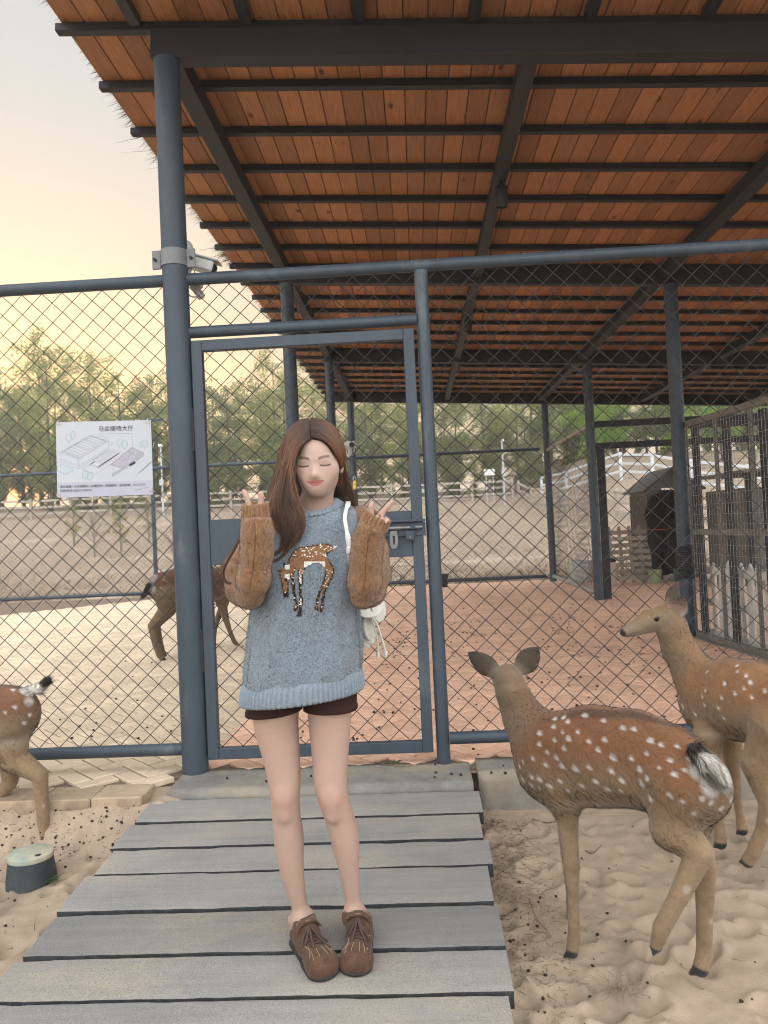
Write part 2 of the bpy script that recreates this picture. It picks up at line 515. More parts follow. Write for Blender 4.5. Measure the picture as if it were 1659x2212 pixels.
def sand_full(x, y):
    z = sand_z(x, y)
    for i, (a, b, r, h) in enumerate(DENTS):
        th = i * 1.7; cx_, sx_ = math.cos(th), math.sin(th); u_ = (x - a) * cx_ + (y - b) * sx_; v_ = -(x - a) * sx_ + (y - b) * cx_
        d2 = (u_ * u_ / 2.2 + v_ * v_) / (r * r); m_ = d2 < 16
        z = z + np.where(m_, -h * np.exp(-d2 * d2) + h * .55 * np.exp(-(np.sqrt(d2) - 1.45) ** 2 * 5) * (.6 + .8 * np.sign(u_) * np.clip(np.abs(u_) / r, 0, 1) * .5), 0)
    return z


def grid_sheet(name, xs, ys, zf, m, kind='structure'):
    X, Y = np.meshgrid(xs, ys, indexing='ij'); Z = zf(X, Y)
    V = np.stack([X, Y, Z], -1).reshape(-1, 3); nx, ny = len(xs), len(ys)
    i = np.arange(nx - 1)[:, None] * ny + np.arange(ny - 1)[None, :]
    Q = np.stack([i, i + ny, i + ny + 1, i + 1], -1).reshape(-1, 4)
    me = mesh_np(name, V, Q)
    return tag(link(name, me, m), kind=kind)


xs = np.concatenate([[-80, -40, -20, -10, -6, -4, -3.2], np.arange(-2.7, 2.7, .0135), [3.2, 4, 6, 10, 20, 40, 80]])
ys = np.concatenate([[-60, -30, -12, -5, -2, 0, .5, .9], np.arange(1.15, 3.86, .0135)])
sand = grid_sheet('sand_ground', xs, ys, sand_full, M_SAND)
tag(sand, 'pale trampled sand on both sides of the plank ramp', 'sand')


def field_z(x, y):
    r = np.clip(y - 15.5, 0, None)
    z = .0030 * r * r / (1 + .004 * r) * np.clip(r / 30, .9, 1)
    z = np.where(r > 34, .0030 * 34 * 34 / (1 + .004 * 34) + np.minimum(r - 34, 12) * .06, z)
    z = z + np.clip(-(x - 5) * .012, -.6, .8) * np.clip(r / 30, 0, 1)
    hill = np.clip((x - 6.0) / 5., 0, 1); hill = hill * hill * (3 - 2 * hill)
    z = z + hill * 2.2 * np.clip((y - 22) / 14, 0, 1)
    z = z + .10 * fbm(x * .35, y * .35, 5, 3) * np.clip(r / 3, 0, 1) + .05 * fbm(x * 1.7, y * 1.7, 8, 3) * np.clip(r / 2, 0, 1)
    return z - .03


xs = np.concatenate([[-300, -160, -90, -60], np.arange(-45, 45.1, .6), [60, 90, 160, 300]])
ys = np.concatenate([[3.84, 6, 9, 12, 14], np.arange(15, 62, .6), [70, 85, 110, 160, 260, 600, 1500]])
field = grid_sheet('field_ground', xs, ys, field_z, M_FIELD)
tag(field, 'dry tan paddock ground rising to the trees', 'field')

# ---- paving: one bed, herringbone bricks laid on it
MB().box((-5.6, 3.815, -.22), (8.2, .13, .41)).build('bed_edge', M_BED).name = 'paving_edge'
bpy.data.objects['paving_edge']['kind'] = 'structure'
bed = MB().box((-1.4, 9.72, -.22), (16.6, 11.68, .41)).build('paving', M_BED)
tag(bed, 'herringbone brick paving, red under the roof and buff outside it', 'paving', kind='structure')
W_ = .1; bricks = []
s45 = math.sqrt(.5)
for a in range(-95, 160):
    for b in range(-150, 120):
        k = (a - b) % 4
        if k == 0: cx, cy, hor = a + 1., b + .5, True
        elif k == 3: cx, cy, hor = a + .5, b + 1., False
        else: continue
        x = (cx - cy) * s45 * W_; y = (cx + cy) * s45 * W_ + 3.0
        if -9.6 < x < 6.8 and (3.99 if x > -1.36 else 3.80) < y < 15.45: bricks.append((x, y, hor))
# soldier course along the front edge on the left
def brick_mesh(name, lx, ly, rot):
    mb = MB(); b = .007; h = .026; z0 = -.028
    c, s = math.cos(rot), math.sin(rot)
    R = lambda x, y, z: (c * x - s * y, s * x + c * y, z)
    lx -= .010; ly -= .010
    vs = [R(x, y, z0) for x, y in ((-lx / 2, -ly / 2), (lx / 2, -ly / 2), (lx / 2, ly / 2), (-lx / 2, ly / 2))]
    vs += [R(x, y, -.004) for x, y in ((-lx / 2, -ly / 2), (lx / 2, -ly / 2), (lx / 2, ly / 2), (-lx / 2, ly / 2))]
    vs += [R(x, y, 0) for x, y in ((-lx / 2 + b, -ly / 2 + b), (lx / 2 - b, -ly / 2 + b), (lx / 2 - b, ly / 2 - b), (-lx / 2 + b, ly / 2 - b))]
    mb.add(vs, [(8, 9, 10, 11)] + [(i, (i + 1) % 4, (i + 1) % 4 + 4, i + 4) for i in range(4)] + [(i + 4, (i + 1) % 4 + 4, (i + 1) % 4 + 8, i + 8) for i in range(4)])
    return mb
def is_buff(x, y): return x < -1.13 - .035 * (y - 4) + .06 * math.sin(y * 1.3)
BM = {}
for hor in (True, False):
    for buff in (True, False):
        me = brick_mesh('brick', .2, .1, math.pi / 4 if hor else 3 * math.pi / 4).mesh('brick'); me.materials.append(M_BRICK_B if buff else M_BRICK_R); BM[hor, buff] = me
def inview(x, y):
    q = CAM_R.T @ np.array([x, y, -HC]); return q[2] > 0 and abs(q[0] / q[2]) < .51 and abs(q[1] / q[2]) < .68
near = sorted([b for b in bricks if inview(b[0], b[1])], key=lambda b: b[0] ** 2 + b[1] ** 2)[:285]
nearset = set(near)
for (x, y, hor) in near:
    o = bpy.data.objects.new('brick', BM[hor, is_buff(x, y)]); C.objects.link(o); o.location = (x, y, .0012 * random.uniform(-1, 1)); o.parent = bed
    o.rotation_euler = (random.gauss(0, .004), random.gauss(0, .004), 0)
rest = [b for b in bricks if b not in nearset]
V = []; Fq = []; Cc = []
T = {h: np.array(brick_mesh('t', .2, .1, math.pi / 4 if h else 3 * math.pi / 4).v) for h in (True, False)}
TF = np.array(brick_mesh('t', .2, .1, 0).f)
for i, (x, y, hor) in enumerate(rest):
    v = T[hor] + np.array((x, y, .0015 * random.uniform(-1, 1))); V.append(v); Fq.append(TF + 12 * i)
    base = np.array((.62, .50, .365) if is_buff(x, y) else (.76, .475, .335))
    pale = .5 + fbm(np.array([x * .9]), np.array([y * .9]), 4, 3)[0]
    if not is_buff(x, y): base = base * (1 - .5 * pale) + np.array((.76, .55, .41)) * .5 * pale
    Cc.append(np.repeat((base * random.uniform(.88, 1.1))[None], 12, 0))
me = mesh_np('brick', np.vstack(V), np.vstack(Fq), np.vstack(Cc), smooth=False)
tag(link('brick', me, M_BRICK_A, bed), kind='stuff')

# front edge: a soldier course of buff blocks on the left, a concrete kerb on the right
M_EDGE = mat('edge_block', (.40, .31, .215), rough=.9, var=.15, scale=7, objrand=.12, bump=.4, bscale=90, spec=.15,
             streak=(3, (1, 1, 1), (.16, .12, .085), .52, .7))
kerb = thing('kerb', 'row of weathered buff kerb blocks along the sand edge beside the round post', 'kerb', (-2.2, 3.75, 0))
kme = None
x = -1.34; i = 0
while x > -4.2:
    if kme is None:
        mb = MB().bbox((0, 0, 0), (.243, .19, .2), .006); kme = mb.mesh('block'); kme.materials.append(M_EDGE)
    o = bpy.data.objects.new('block', kme); C.objects.link(o); o.parent = kerb
    o.location = (x - .124 + 2.2, 3.655 - 3.75 + random.uniform(-.006, .006), -.101 + random.uniform(-.003, .003))
    o.rotation_euler = (0, random.gauss(0, .006), random.gauss(0, .008)); x -= .249; i += 1
def rough_box(name, c, s, m, parent=None, amp=.006, n=(40, 6, 6), seed=0):
    """a box with worn, slightly uneven edges"""
    bm = bmesh.new(); bmesh.ops.create_cube(bm, size=1)
    for ax, k in enumerate(n):
        es = [e for e in bm.edges if abs((e.verts[0].co - e.verts[1].co)[ax]) > .5 * 1e-3 + 1e-6 and abs((e.verts[0].co - e.verts[1].co).length - abs((e.verts[0].co - e.verts[1].co)[ax])) < 1e-6]
        if k > 1: bmesh.ops.subdivide_edges(bm, edges=es, cuts=k - 1, use_grid_fill=True)
    for v in bm.verts:
        p = np.array(v.co) * np.array(s)
        q = np.abs(v.co) > .499
        r = np.random.default_rng(abs(hash((round(p[0], 3), round(p[1], 3), round(p[2], 3), seed))) % (2 ** 32)).normal(size=3) if False else None
        nx = float(fbm(np.array([p[0] * 9 + seed * 7.3]), np.array([p[1] * 9 + p[2] * 11]), seed, 3)[0])
        ny = float(fbm(np.array([p[0] * 9 + 40 + seed * 3.1]), np.array([p[2] * 13 + p[1] * 7]), seed + 5, 3)[0])
        e = 0
        if sum(q) >= 2: e = .6
        off = np.array([0., ny, nx]) * amp * 3
        p = p + off * 1.0
        if sum(q) >= 2: p = p - np.sign(np.array(v.co)) * q * amp * (.5 + abs(nx) * 2)
        v.co = p + np.array(c)
    me = bpy.data.meshes.new(name); bm.to_mesh(me); bm.free()
    return link(name, me, m, parent, smooth=True)
kr = rough_box('concrete_kerb', (2.3, 3.865, -.11), (4.12, .24, .225), M_CONC, amp=.004, n=(90, 4, 5), seed=2)
tag(kr, 'low grey concrete kerb behind the spotted deer, right of the ramp', 'kerb')
sill = rough_box('concrete_sill', (-.52, 3.79, -.105), (1.46, .34, .206), M_CONC, amp=.004, n=(50, 6, 5), seed=3)
tag(sill, 'worn concrete sill under the wire gate at the ramp head', 'sill')

# ================================================================== RAMP
M_PLANK = mat('grey_plank', (.17, .17, .168), rough=.85, var=.20, scale=9, stretch=(.35, 3, 3), bump=.7, bscale=110, dist=.0025, spec=.2, objrand=.13, detail=12.,
              streak=(2.2, (.9, 1.6, 1), (.31, .265, .195), .46, .72))
M_STEEL_D = mat('dark_beam', (.05, .06, .07), rough=.7, var=.2, scale=5, bump=.1)
def plank_material():
    m = bpy.data.materials.new('grey_plank'); m.use_nodes = True; nt = m.node_tree; n = nt.nodes; l = nt.links; b = n['Principled BSDF']
    b.inputs['Roughness'].default_value = .85; b.inputs['Specular IOR Level'].default_value = .2
    tc = n.new('ShaderNodeTexCoord'); oi = n.new('ShaderNodeObjectInfo'); ad = n.new('ShaderNodeVectorMath'); ad.operation = 'MULTIPLY_ADD'; cx = n.new('ShaderNodeCombineXYZ')
    for i in range(3): l.new(oi.outputs['Random'], cx.inputs[i])
    l.new(cx.outputs[0], ad.inputs[0]); ad.inputs[1].default_value = (37, 53, 91); l.new(tc.outputs['Object'], ad.inputs[2])
    def noise(sc, st, det, lo, hi, a=0., b_=1.):
        mp = n.new('ShaderNodeMapping'); mp.inputs['Scale'].default_value = st; l.new(ad.outputs[0], mp.inputs[0])
        t = n.new('ShaderNodeTexNoise'); t.inputs['Scale'].default_value = sc; t.inputs['Detail'].default_value = det; t.inputs['Roughness'].default_value = .65; l.new(mp.outputs[0], t.inputs['Vector'])
        r = n.new('ShaderNodeMapRange'); r.inputs[1].default_value = lo; r.inputs[2].default_value = hi; r.inputs[3].default_value = a; r.inputs[4].default_value = b_; l.new(t.outputs['Fac'], r.inputs[0]); return r.outputs[0]
    def mix(f, a, c, mode='MIX'):
        x = n.new('ShaderNodeMix'); x.data_type = 'RGBA'; x.blend_type = mode
        for s, v in ((0, f), (6, a), (7, c)):
            if isinstance(v, (int, float)): x.inputs[s].default_value = v
            elif isinstance(v, tuple): x.inputs[s].default_value = v + (1,)
            else: l.new(v, x.inputs[s])
        return x.outputs[2]
    speck = noise(330, (1, 1, 1), 3, .3, .7); grain = noise(6, (.25, 7, 7), 10, .3, .7); big = noise(2.2, (.7, 1, 1), 5, .35, .68)
    c = mix(speck, (.155, .152, .147), (.325, .318, .302))
    c = mix(1., c, mix(grain, (.89, .89, .89), (1.08, 1.08, 1.075)), 'MULTIPLY')
    c = mix(1., c, mix(big, (.88, .89, .91), (1.10, 1.09, 1.05)), 'MULTIPLY')
    sand_ = n.new('ShaderNodeMath'); sand_.operation = 'MULTIPLY'; l.new(noise(1.7, (.8, 1.3, 1), 9, .43, .70, 0, .9), sand_.inputs[0]); l.new(noise(160, (1, 1, 1), 4, .36, .60), sand_.inputs[1])
    c = mix(sand_.outputs[0], c, (.42, .345, .245))
    pits = noise(120, (1, 1.6, 1), 2, .76, .80); c = mix(pits, c, (.03, .03, .03))
    r = n.new('ShaderNodeMapRange'); r.inputs[3].default_value = .86; r.inputs[4].default_value = 1.14; l.new(oi.outputs['Random'], r.inputs[0]); cb = n.new('ShaderNodeCombineColor')
    for i in range(3): l.new(r.outputs[0], cb.inputs[i])
    l.new(mix(1., c, cb.outputs[0], 'MULTIPLY'), b.inputs['Base Color'])
    h = n.new('ShaderNodeMath'); h.operation = 'ADD'; l.new(noise(9, (.15, 12, 12), 8, .3, .7, 0, .35), h.inputs[0]); l.new(noise(260, (1, 1, 1), 3, .3, .7, 0, .45), h.inputs[1])
    bp = n.new('ShaderNodeBump'); bp.inputs['Strength'].default_value = .6; bp.inputs['Distance'].default_value = .002; l.new(h.outputs[0], bp.inputs['Height']); l.new(bp.outputs[0], b.inputs['Normal'])
    return m
M_PLANK = plank_material()
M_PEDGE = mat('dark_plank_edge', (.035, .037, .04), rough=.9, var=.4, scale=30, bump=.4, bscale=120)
ramp = thing('plank_ramp', 'weathered grey plank ramp leading up to the wire gate, worn joints between planks', 'ramp', (-.55, 2.6, -.12))
RY = [3.60, 3.356, 3.123, 2.918, 2.661, 2.414, 2.205, 1.98, 1.75, 1.52, 1.29, 1.06]
def ramp_z(y): return -.02 - .0657 * (3.72 - y)
for i in range(len(RY) - 1):
    y1, y0 = RY[i], RY[i + 1]; L = y1 - y0 - .015; yc = (y0 + y1) / 2
    xl = -1.30 + random.uniform(-.012, .012) - .02 * (3.6 - yc); xr = .225 + random.uniform(-.012, .012) - .012 * (3.6 - yc)
    o = rough_box('plank', (0, 0, 0), (xr - xl, L, .055), M_PLANK, ramp, amp=.0022, n=(70, 10, 3), seed=20 + i)
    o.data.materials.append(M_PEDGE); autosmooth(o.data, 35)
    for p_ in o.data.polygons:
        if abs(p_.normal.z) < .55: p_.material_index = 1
    o.matrix_parent_inverse = parent_inv(ramp)
    o.location = ((xl + xr) / 2, yc, ramp_z(yc) - .0275 + random.uniform(-.002, .002)); o.rotation_euler = (math.atan(.0657) + random.gauss(0, .004), 0, random.gauss(0, .003))
bm_ = MB()
for x in (-1.18, -.55, .10):
    a = math.atan(.0657); bm_ = MB().box((0, 0, 0), (.06, 2.55, .07)); 
    o = bm_.build('bearer', M_STEEL_D, ramp); o.matrix_parent_inverse = parent_inv(ramp)
    o.location = (x, 2.33, ramp_z(2.33) - .055 - .038); o.rotation_euler = (a, 0, 0)

# ================================================================== THATCHED SHELTER (steel posts, beams, boards)
M_POST = mat('blue_grey_paint', (.040, .056, .074), rough=.5, var=.16, scale=3, bump=.08, bscale=40, spec=.4, stretch=(1, 1, .35),
             streak=(6, (1, 1, .35), (.13, .145, .155), .60, .80))
M_BEAM = mat('dark_steel', (.020, .021, .025), rough=.6, var=.15, scale=2, bump=.06, spec=.35)
M_BOARD = mat('ceiling_wood', (.46, .22, .098), rough=.62, var=.28, scale=2.2, col2=(.27, .115, .048), stretch=(7, .55, 7), bump=.25, bscale=30, dist=.002, objrand=.22, spec=.3, knots=(5.5, 2.3, .12, (.085, .03, .013)),
              streak=(4.6, (2.2, 1.1, 1), (.12, .045, .02), .62, .71))
M_THATCH = mat('thatch', (.10, .085, .06), rough=.95, var=.4, scale=20, bump=.3, spec=.1)
SLOPE = -.062          # the roof falls to the right
ROOF_X0, ROOF_X1 = -1.74, 7.4
def roof_h(x): return 3.77 + SLOPE * (x - 0.)      # underside of the purlins
BY = [3.93, 7.64, 11.35, 15.06]
shelter = thing('thatched_shelter', 'open shelter on blue grey steel posts with orange board ceiling and thatched edge', 'shelter', (0, 9, 0))
RX = (-1.19, .71, 2.52, 4.45, 6.4)
rot_roof = Matrix.Rotation(math.atan(SLOPE) * -1, 3, 'Y')
def tilt(v): return np.array(rot_roof) @ np.array(v)
RT = np.array(rot_roof)
def column(x, y, top, r, z0=-.06):
    mb = MB().lathe([(r, z0), (r, top)], (x, y, 0), 28)
    return mb.build('column', M_POST, shelter, smooth=True)
for x in (-1.19, 2.60, 6.5):
    for j, y in enumerate(BY):
        column(x, y - .01, roof_h(x) - .155, .066, -.2 if j == 0 else -.02)
def member(name, y0, y1, x0, x1, top_off, h, m=None):
    """a bar under the roof between x0,x1 and y0,y1; top_off below/above purlin underside"""
    xc = (x0 + x1) / 2; L = (x1 - x0) / math.cos(math.atan(SLOPE))
    return MB().bbox((xc, (y0 + y1) / 2, roof_h(xc) + top_off - h / 2), (L, y1 - y0, h), .004, RT).build(name, m or M_BEAM, shelter)
for j, y in enumerate(BY):
    member('beam', y - .05, y + .05, -1.26 if j < 3 else ROOF_X0 + .05, ROOF_X1, -.002, .155)
for j in range(-2, 22):
    if j in (0,) or True:
        y = BY[0] + .53 * j
        member('purlin', y - .025, y + .025, ROOF_X0 - .03 if j % 2 == 0 else ROOF_X0 - .02, ROOF_X1, .048, .046)
for x in RX:
    for j in range(3):
        y0, y1 = BY[j] + .051, BY[j + 1] - .051
        MB().bbox((x, (y0 + y1) / 2, roof_h(x) - .058), (.11 if x < 0 or x > 2 else .09, y1 - y0, .11), .004, RT).build('rafter', M_BEAM, shelter)
for x in np.arange(-1.33, 4.5, .58):   # short brackets carrying the eave in front of the first beam
    MB().bbox((x, 3.38, roof_h(x) + .022), (.06, .98, .044), .004, RT).build('rafter', M_BEAM, shelter)
# ceiling boards, one object each, in three lengths between the beams
segs = [(2.75, 7.66), (7.66, 11.37), (11.37, 15.2)]
bw = .128; boards = {}
for si, (y0, y1) in enumerate(segs):
    me = MB().bbox((0, 0, 0), (bw - .005, y1 - y0 - .004, .02), .003, RT).mesh('ceiling_board'); me.materials.append(M_BOARD); boards[si] = me
nb = int((ROOF_X1 - ROOF_X0) / bw)
for i in range(nb):
    x = ROOF_X0 + bw * (i + .5)
    for si, (y0, y1) in enumerate(segs):
        o = bpy.data.objects.new('ceiling_board', boards[si]); C.objects.link(o); o.parent = shelter
        o.matrix_parent_inverse = parent_inv(shelter)
        o.location = (x, (y0 + y1) / 2, roof_h(x) + .0595 + random.uniform(0, .003))
# thatch above: slab plus ragged ends sticking out past the boards
xc = (ROOF_X0 + ROOF_X1) / 2
MB().bbox((xc, 8.97, roof_h(xc) + .15), (ROOF_X1 - ROOF_X0 + .02, 12.5, .14), .02, RT).build('thatch', M_THATCH, shelter)
n = 9000
yy = RNG.uniform(2.72, 15.2, n); side = RNG.random(n)
clump = .5 + 1.1 * fbm(yy * 2.3, yy * 0 + 3, 77, 3)
roots = np.stack([np.full(n, ROOF_X0 + .03), yy, roof_h(ROOF_X0) + .075 + RNG.uniform(0, .14, n)], 1)
dirs = np.stack([-np.ones(n), RNG.normal(0, .28, n), RNG.normal(-.10, .22, n)], 1); dirs /= np.linalg.norm(dirs, axis=1)[:, None]
ln = (.045 + .12 * RNG.random(n) ** 2) * np.clip(clump * 1.6, .3, 1.8); ln[RNG.random(n) < .012] *= 2.6
M_STRAW = mat('straw', (.085, .07, .05), rough=.9, var=.3, scale=30, bump=0, spec=.1)
tag(strands('thatch_fringe', roots, dirs, ln, .0055, M_STRAW, shelter, droop=.25), kind='stuff')
n = 2600
roots = np.stack([RNG.uniform(ROOF_X0, ROOF_X1, n), np.full(n, 15.2), np.zeros(n)], 1); roots[:, 2] = roof_h(roots[:, 0]) + .075 + RNG.uniform(0, .14, n)
dirs = np.stack([RNG.normal(0, .3, n), np.ones(n), RNG.normal(-.2, .25, n)], 1); dirs /= np.linalg.norm(dirs, axis=1)[:, None]
tag(strands('thatch_fringe', roots, dirs, .05 + .10 * RNG.random(n), .006, M_STRAW, shelter, droop=.3), kind='stuff')

# spotlights under the second rafter
M_BLACK = mat('black_plastic', (.02, .02, .022), rough=.5, var=.1, scale=5, bump=.02)
M_GLASS = mat('lens_glass', (.10, .10, .11), rough=.15, var=.05, scale=5, bump=0, spec=.6)
def spotlight(x, y, label):
    z = roof_h(x) - .113
    t = thing('spotlight', label, 'spotlight', (x, y, z), group='spotlights under the ceiling')
    MB().lathe([(.012, 0), (.012, -.03)], (x, y, z), 12).build('stem', M_BLACK, t, smooth=True)
    MB().lathe([(.02, -.02), (.042, -.03), (.045, -.04), (.045, -.17), (.041, -.175), (.038, -.165)], (x, y, z), 24, True, False).build('housing', M_BLACK, t, smooth=True)
    MB().lathe([(.0385, -.160), (.0385, -.155)], (x, y, z), 24).build('lens', M_GLASS, t)
spotlight(.71, 5.45, 'black cylinder spotlight hanging over the gate, the nearer of two')
spotlight(.71, 9.0, 'black cylinder spotlight deeper under the ceiling, the farther of two')

# ================================================================== FRONT FENCE AND GATE
M_WIRE = mat('black_wire', (.035, .033, .035), rough=.5, var=.2, scale=20, bump=0, spec=.4)
M_CHIP = mat('bare_metal', (.42, .42, .42), rough=.5, var=.3, scale=40, metal=.5, bump=.1)
FY = 3.93
PX, PZ_ = .107, .103
def diamond_mesh(x0, x1, z0, z1, yv, r=.0021, px=PX, pz=PZ_, phase=0.):
    """woven diamond wire: zig-zag wires that hook round each other"""
    mb = MB()
    def wire(slope, off, lay):
        # x = off + slope*(z) ; clip to the rectangle
        k = slope * px / pz
        za, zb = z0, z1
        if k > 0: za = max(za, z0 + (x0 - off) / k); zb = min(zb, z0 + (x1 - off) / k)
        else: za = max(za, z0 + (x1 - off) / k); zb = min(zb, z0 + (x0 - off) / k)
        if zb - za < .01: return
        a = (off + k * (za - z0), yv(lay), za); b = (off + k * (zb - z0), yv(lay), zb)
        mb.tube([a, b], r, 4, caps=False)
    H = (z1 - z0) / pz * px
    n = int((x1 - x0 + H) / px) + 2
    for i in range(-1, n + 1):
        wire(+1, x0 - H + i * px + phase, 0); wire(-1, x0 + i * px + phase, 1)
    return mb
fence_l = thing('chain_link_fence', 'blue grey tube and wire fence left of the round post, map sign tied to it', 'fence', (-3.3, FY, 0), group='front fence panels')
fence_r = thing('chain_link_fence', 'blue grey tube and wire fence right of the gate behind the deer', 'fence', (2.2, FY, 0), group='front fence panels')
RAIL_Z = 2.54
def rail(name, x0, x1, z, r, par, y=FY):
    return MB().tube([(x0, y, z), (x1, y, z)], r, 20).build(name, M_POST, par, smooth=True)
rail('top_rail', -6.0, -1.25, RAIL_Z, .031, fence_l); rail('bottom_rail', -6.0, -1.25, .113, .031, fence_l)
rail('top_rail', -1.13, 6.4, RAIL_Z, .031, fence_r); rail('bottom_rail', .118, 6.4, .122, .031, fence_r)
for x in (-6.0,): MB().lathe([(.035, -.25), (.035, 2.6)], (x, FY, 0), 18).build('post', M_POST, fence_l, smooth=True)
MB().lathe([(.034, -.1), (.034, RAIL_Z - .028)], (.082, FY, 0), 24).build('post', M_POST, fence_r, smooth=True)
rail('transom', -1.128, .05, 2.262, .030, fence_r)
yv = lambda lay: FY + .004 * (lay - .5)
tag(diamond_mesh(-6.0, -1.25, .14, RAIL_Z - .03, yv, phase=.03).build('wire_mesh', M_WIRE, fence_l), kind='stuff')
tag(diamond_mesh(.112, 6.4, .15, RAIL_Z - .03, yv, phase=.05).build('wire_mesh', M_WIRE, fence_r), kind='stuff')
tag(diamond_mesh(-1.13, .055, 2.29, RAIL_Z - .03, yv, phase=.01).build('wire_mesh', M_WIRE, fence_r), kind='stuff')
# paint chips on the rails: small bare spots standing a hair proud
chips = MB()
for _ in range(60):
    x = random.uniform(-1.1, 3.2); a = random.uniform(.2, 2.2); s = random.uniform(.002, .006)
    for dx in range(random.choice((1, 1, 2))):
        xx = x + random.uniform(-.012, .012); aa = a + random.uniform(-.2, .2)
        c = np.array((xx, FY - math.cos(aa) * .0313, RAIL_Z + math.sin(aa) * .0313))
        t = np.array((0, math.sin(aa), math.cos(aa))); ax = np.array((1, 0, 0))
        m = random.randint(5, 7); ps = [c + s * random.uniform(.5, 1) * (math.cos(k * 6.283 / m) * ax + math.sin(k * 6.283 / m) * t * .8) for k in range(m)]
        chips.add(ps, [tuple(range(m))])
tag(chips.build('paint_chip', M_CHIP, fence_r), kind='stuff')

gate = thing('wire_gate', 'blue grey steel gate of square tube and diamond wire with a broad lock plate', 'gate', (-.55, FY - .02, .05))
GX0, GX1, GZ0, GZ1 = -1.118, .032, .062, 2.212
tw = .056; GY = FY - .012
def gbar(name, x0, x1, z0, z1, d=.045, y=GY, par=None, m=None): return MB().bbox(((x0 + x1) / 2, y, (z0 + z1) / 2), (x1 - x0, d, z1 - z0), .003).build(name, m or M_POST, par or gate)
gbar('stile', GX0, GX0 + tw, GZ0, GZ1); gbar('stile', GX1 - tw, GX1, GZ0, GZ1)
gbar('rail', GX0 + tw, GX1 - tw, GZ1 - tw, GZ1); gbar('rail', GX0 + tw, GX1 - tw, GZ0, GZ0 + tw)
gbar('lock_plate', GX0 + tw, GX1 - tw, 1.052, 1.285, .008, GY - .012)
tag(diamond_mesh(GX0 + tw, GX1 - tw, GZ0 + tw, 1.052, lambda l: GY + .004 * (l - .5), phase=.02).build('wire_mesh', M_WIRE, gate), kind='stuff')
tag(diamond_mesh(GX0 + tw, GX1 - tw, 1.285, GZ1 - tw, lambda l: GY + .004 * (l - .5), phase=.06).build('wire_mesh', M_WIRE, gate), kind='stuff')
for z in (.62, 1.75): MB().lathe([(.014, -.11), (.014, .11)], (GX0 - .012, GY - .012, z), 14).build('hinge', M_BEAM, gate, smooth=True)
# slide bolt on the lock plate
M_BOLT = mat('worn_steel', (.20, .20, .195), rough=.45, var=.3, scale=20, metal=.6, bump=.1)
by = GY - .03
bp_ = MB().bbox((-.12, by + .006, 1.190), (.33, .008, .07), .002).build('bolt_plate', M_POST, gate)
MB().bbox((-.12, by - .004, 1.2335), (.33, .030, .012), .002).build('bolt_cover', M_POST, gate)
bolt = MB().tube([(-.26, by - .012, 1.199), (.028, by - .012, 1.199)], .009, 14).build('bolt', M_BOLT, gate, smooth=True)
for x in (-.17, -.02): MB().bbox((x, by - .012, 1.20), (.03, .024, .026), .006).build('bolt_guide', M_POST, gate)
hasp = MB()
hp = [(-.016, 0), (.016, 0), (.016, -.012), (.020, -.02), (.020, -.072), (.010, -.088), (-.010, -.088), (-.020, -.072), (-.020, -.02), (-.016, -.012)]
sl = [(-.006, -.026), (.006, -.026), (.006, -.066), (-.006, -.066)]
hx, hz = -.118, 1.185
for yy in (by - .020, by - .014):
    hasp.add([(hx + a, yy, hz + b) for a, b in hp] + [(hx + a, yy, hz + b) for a, b in sl], [])
def ring_faces(o, i, off):
    return []
bmh = bmesh.new()
def slab_with_slot(outer, inner, y0, y1, ox, oz):
    """outer/inner: equal-length loops"""
    mb = MB(); n = len(outer); vs = []
    for y in (y0, y1):
        vs += [(ox + a, y, oz + b) for a, b in outer] + [(ox + a, y, oz + b) for a, b in inner]
    fs = []
    for i in range(n):
        j = (i + 1) % n
        fs += [(i, j, n + j, n + i), (2 * n + i, 3 * n + i, 3 * n + j, 2 * n + j), (i, 2 * n + i, 2 * n + j, j), (n + i, n + j, 3 * n + j, 3 * n + i)]
    return mb.add(vs, fs)
inner = [(-.006, -.024), (.006, -.024), (.006, -.028), (.006, -.034), (.006, -.066), (.003, -.069), (-.003, -.069), (-.006, -.066), (-.006, -.034), (-.006, -.028)]
slab_with_slot(hp, inner, by - .022, by - .016, hx, hz).build('hasp', M_BOLT, gate, fix=True)
MB().bbox((-.035, by - .012, 1.158), (.044, .018, .046), .003).build('lock_staple', M_POST, gate)
MB().tube([(-.035, by - .03, 1.150), (-.035, by - .018, 1.150)], .005, 10).build('rivet', M_BOLT, gate)
MB().lathe([(.022, -.004), (.018, -.006), (.018, -.016), (.010, -.020)], (0, 0, 0), 16).build('stop_knob', M_POST, gate, smooth=True).matrix_local = Matrix.Translation((.082, FY - .03, 1.198)) @ Matrix.Rotation(math.radians(-90), 4, 'X') @ Matrix.Identity(4)
gate.children[-1].parent = None
kn = bpy.data.objects['stop_knob']; kn.parent = fence_r; kn.matrix_parent_inverse = parent_inv(fence_r)
kn.matrix_basis = Matrix.Translation((.082, FY - .026, 1.198)) @ Matrix.Rotation(math.radians(90), 4, 'X')

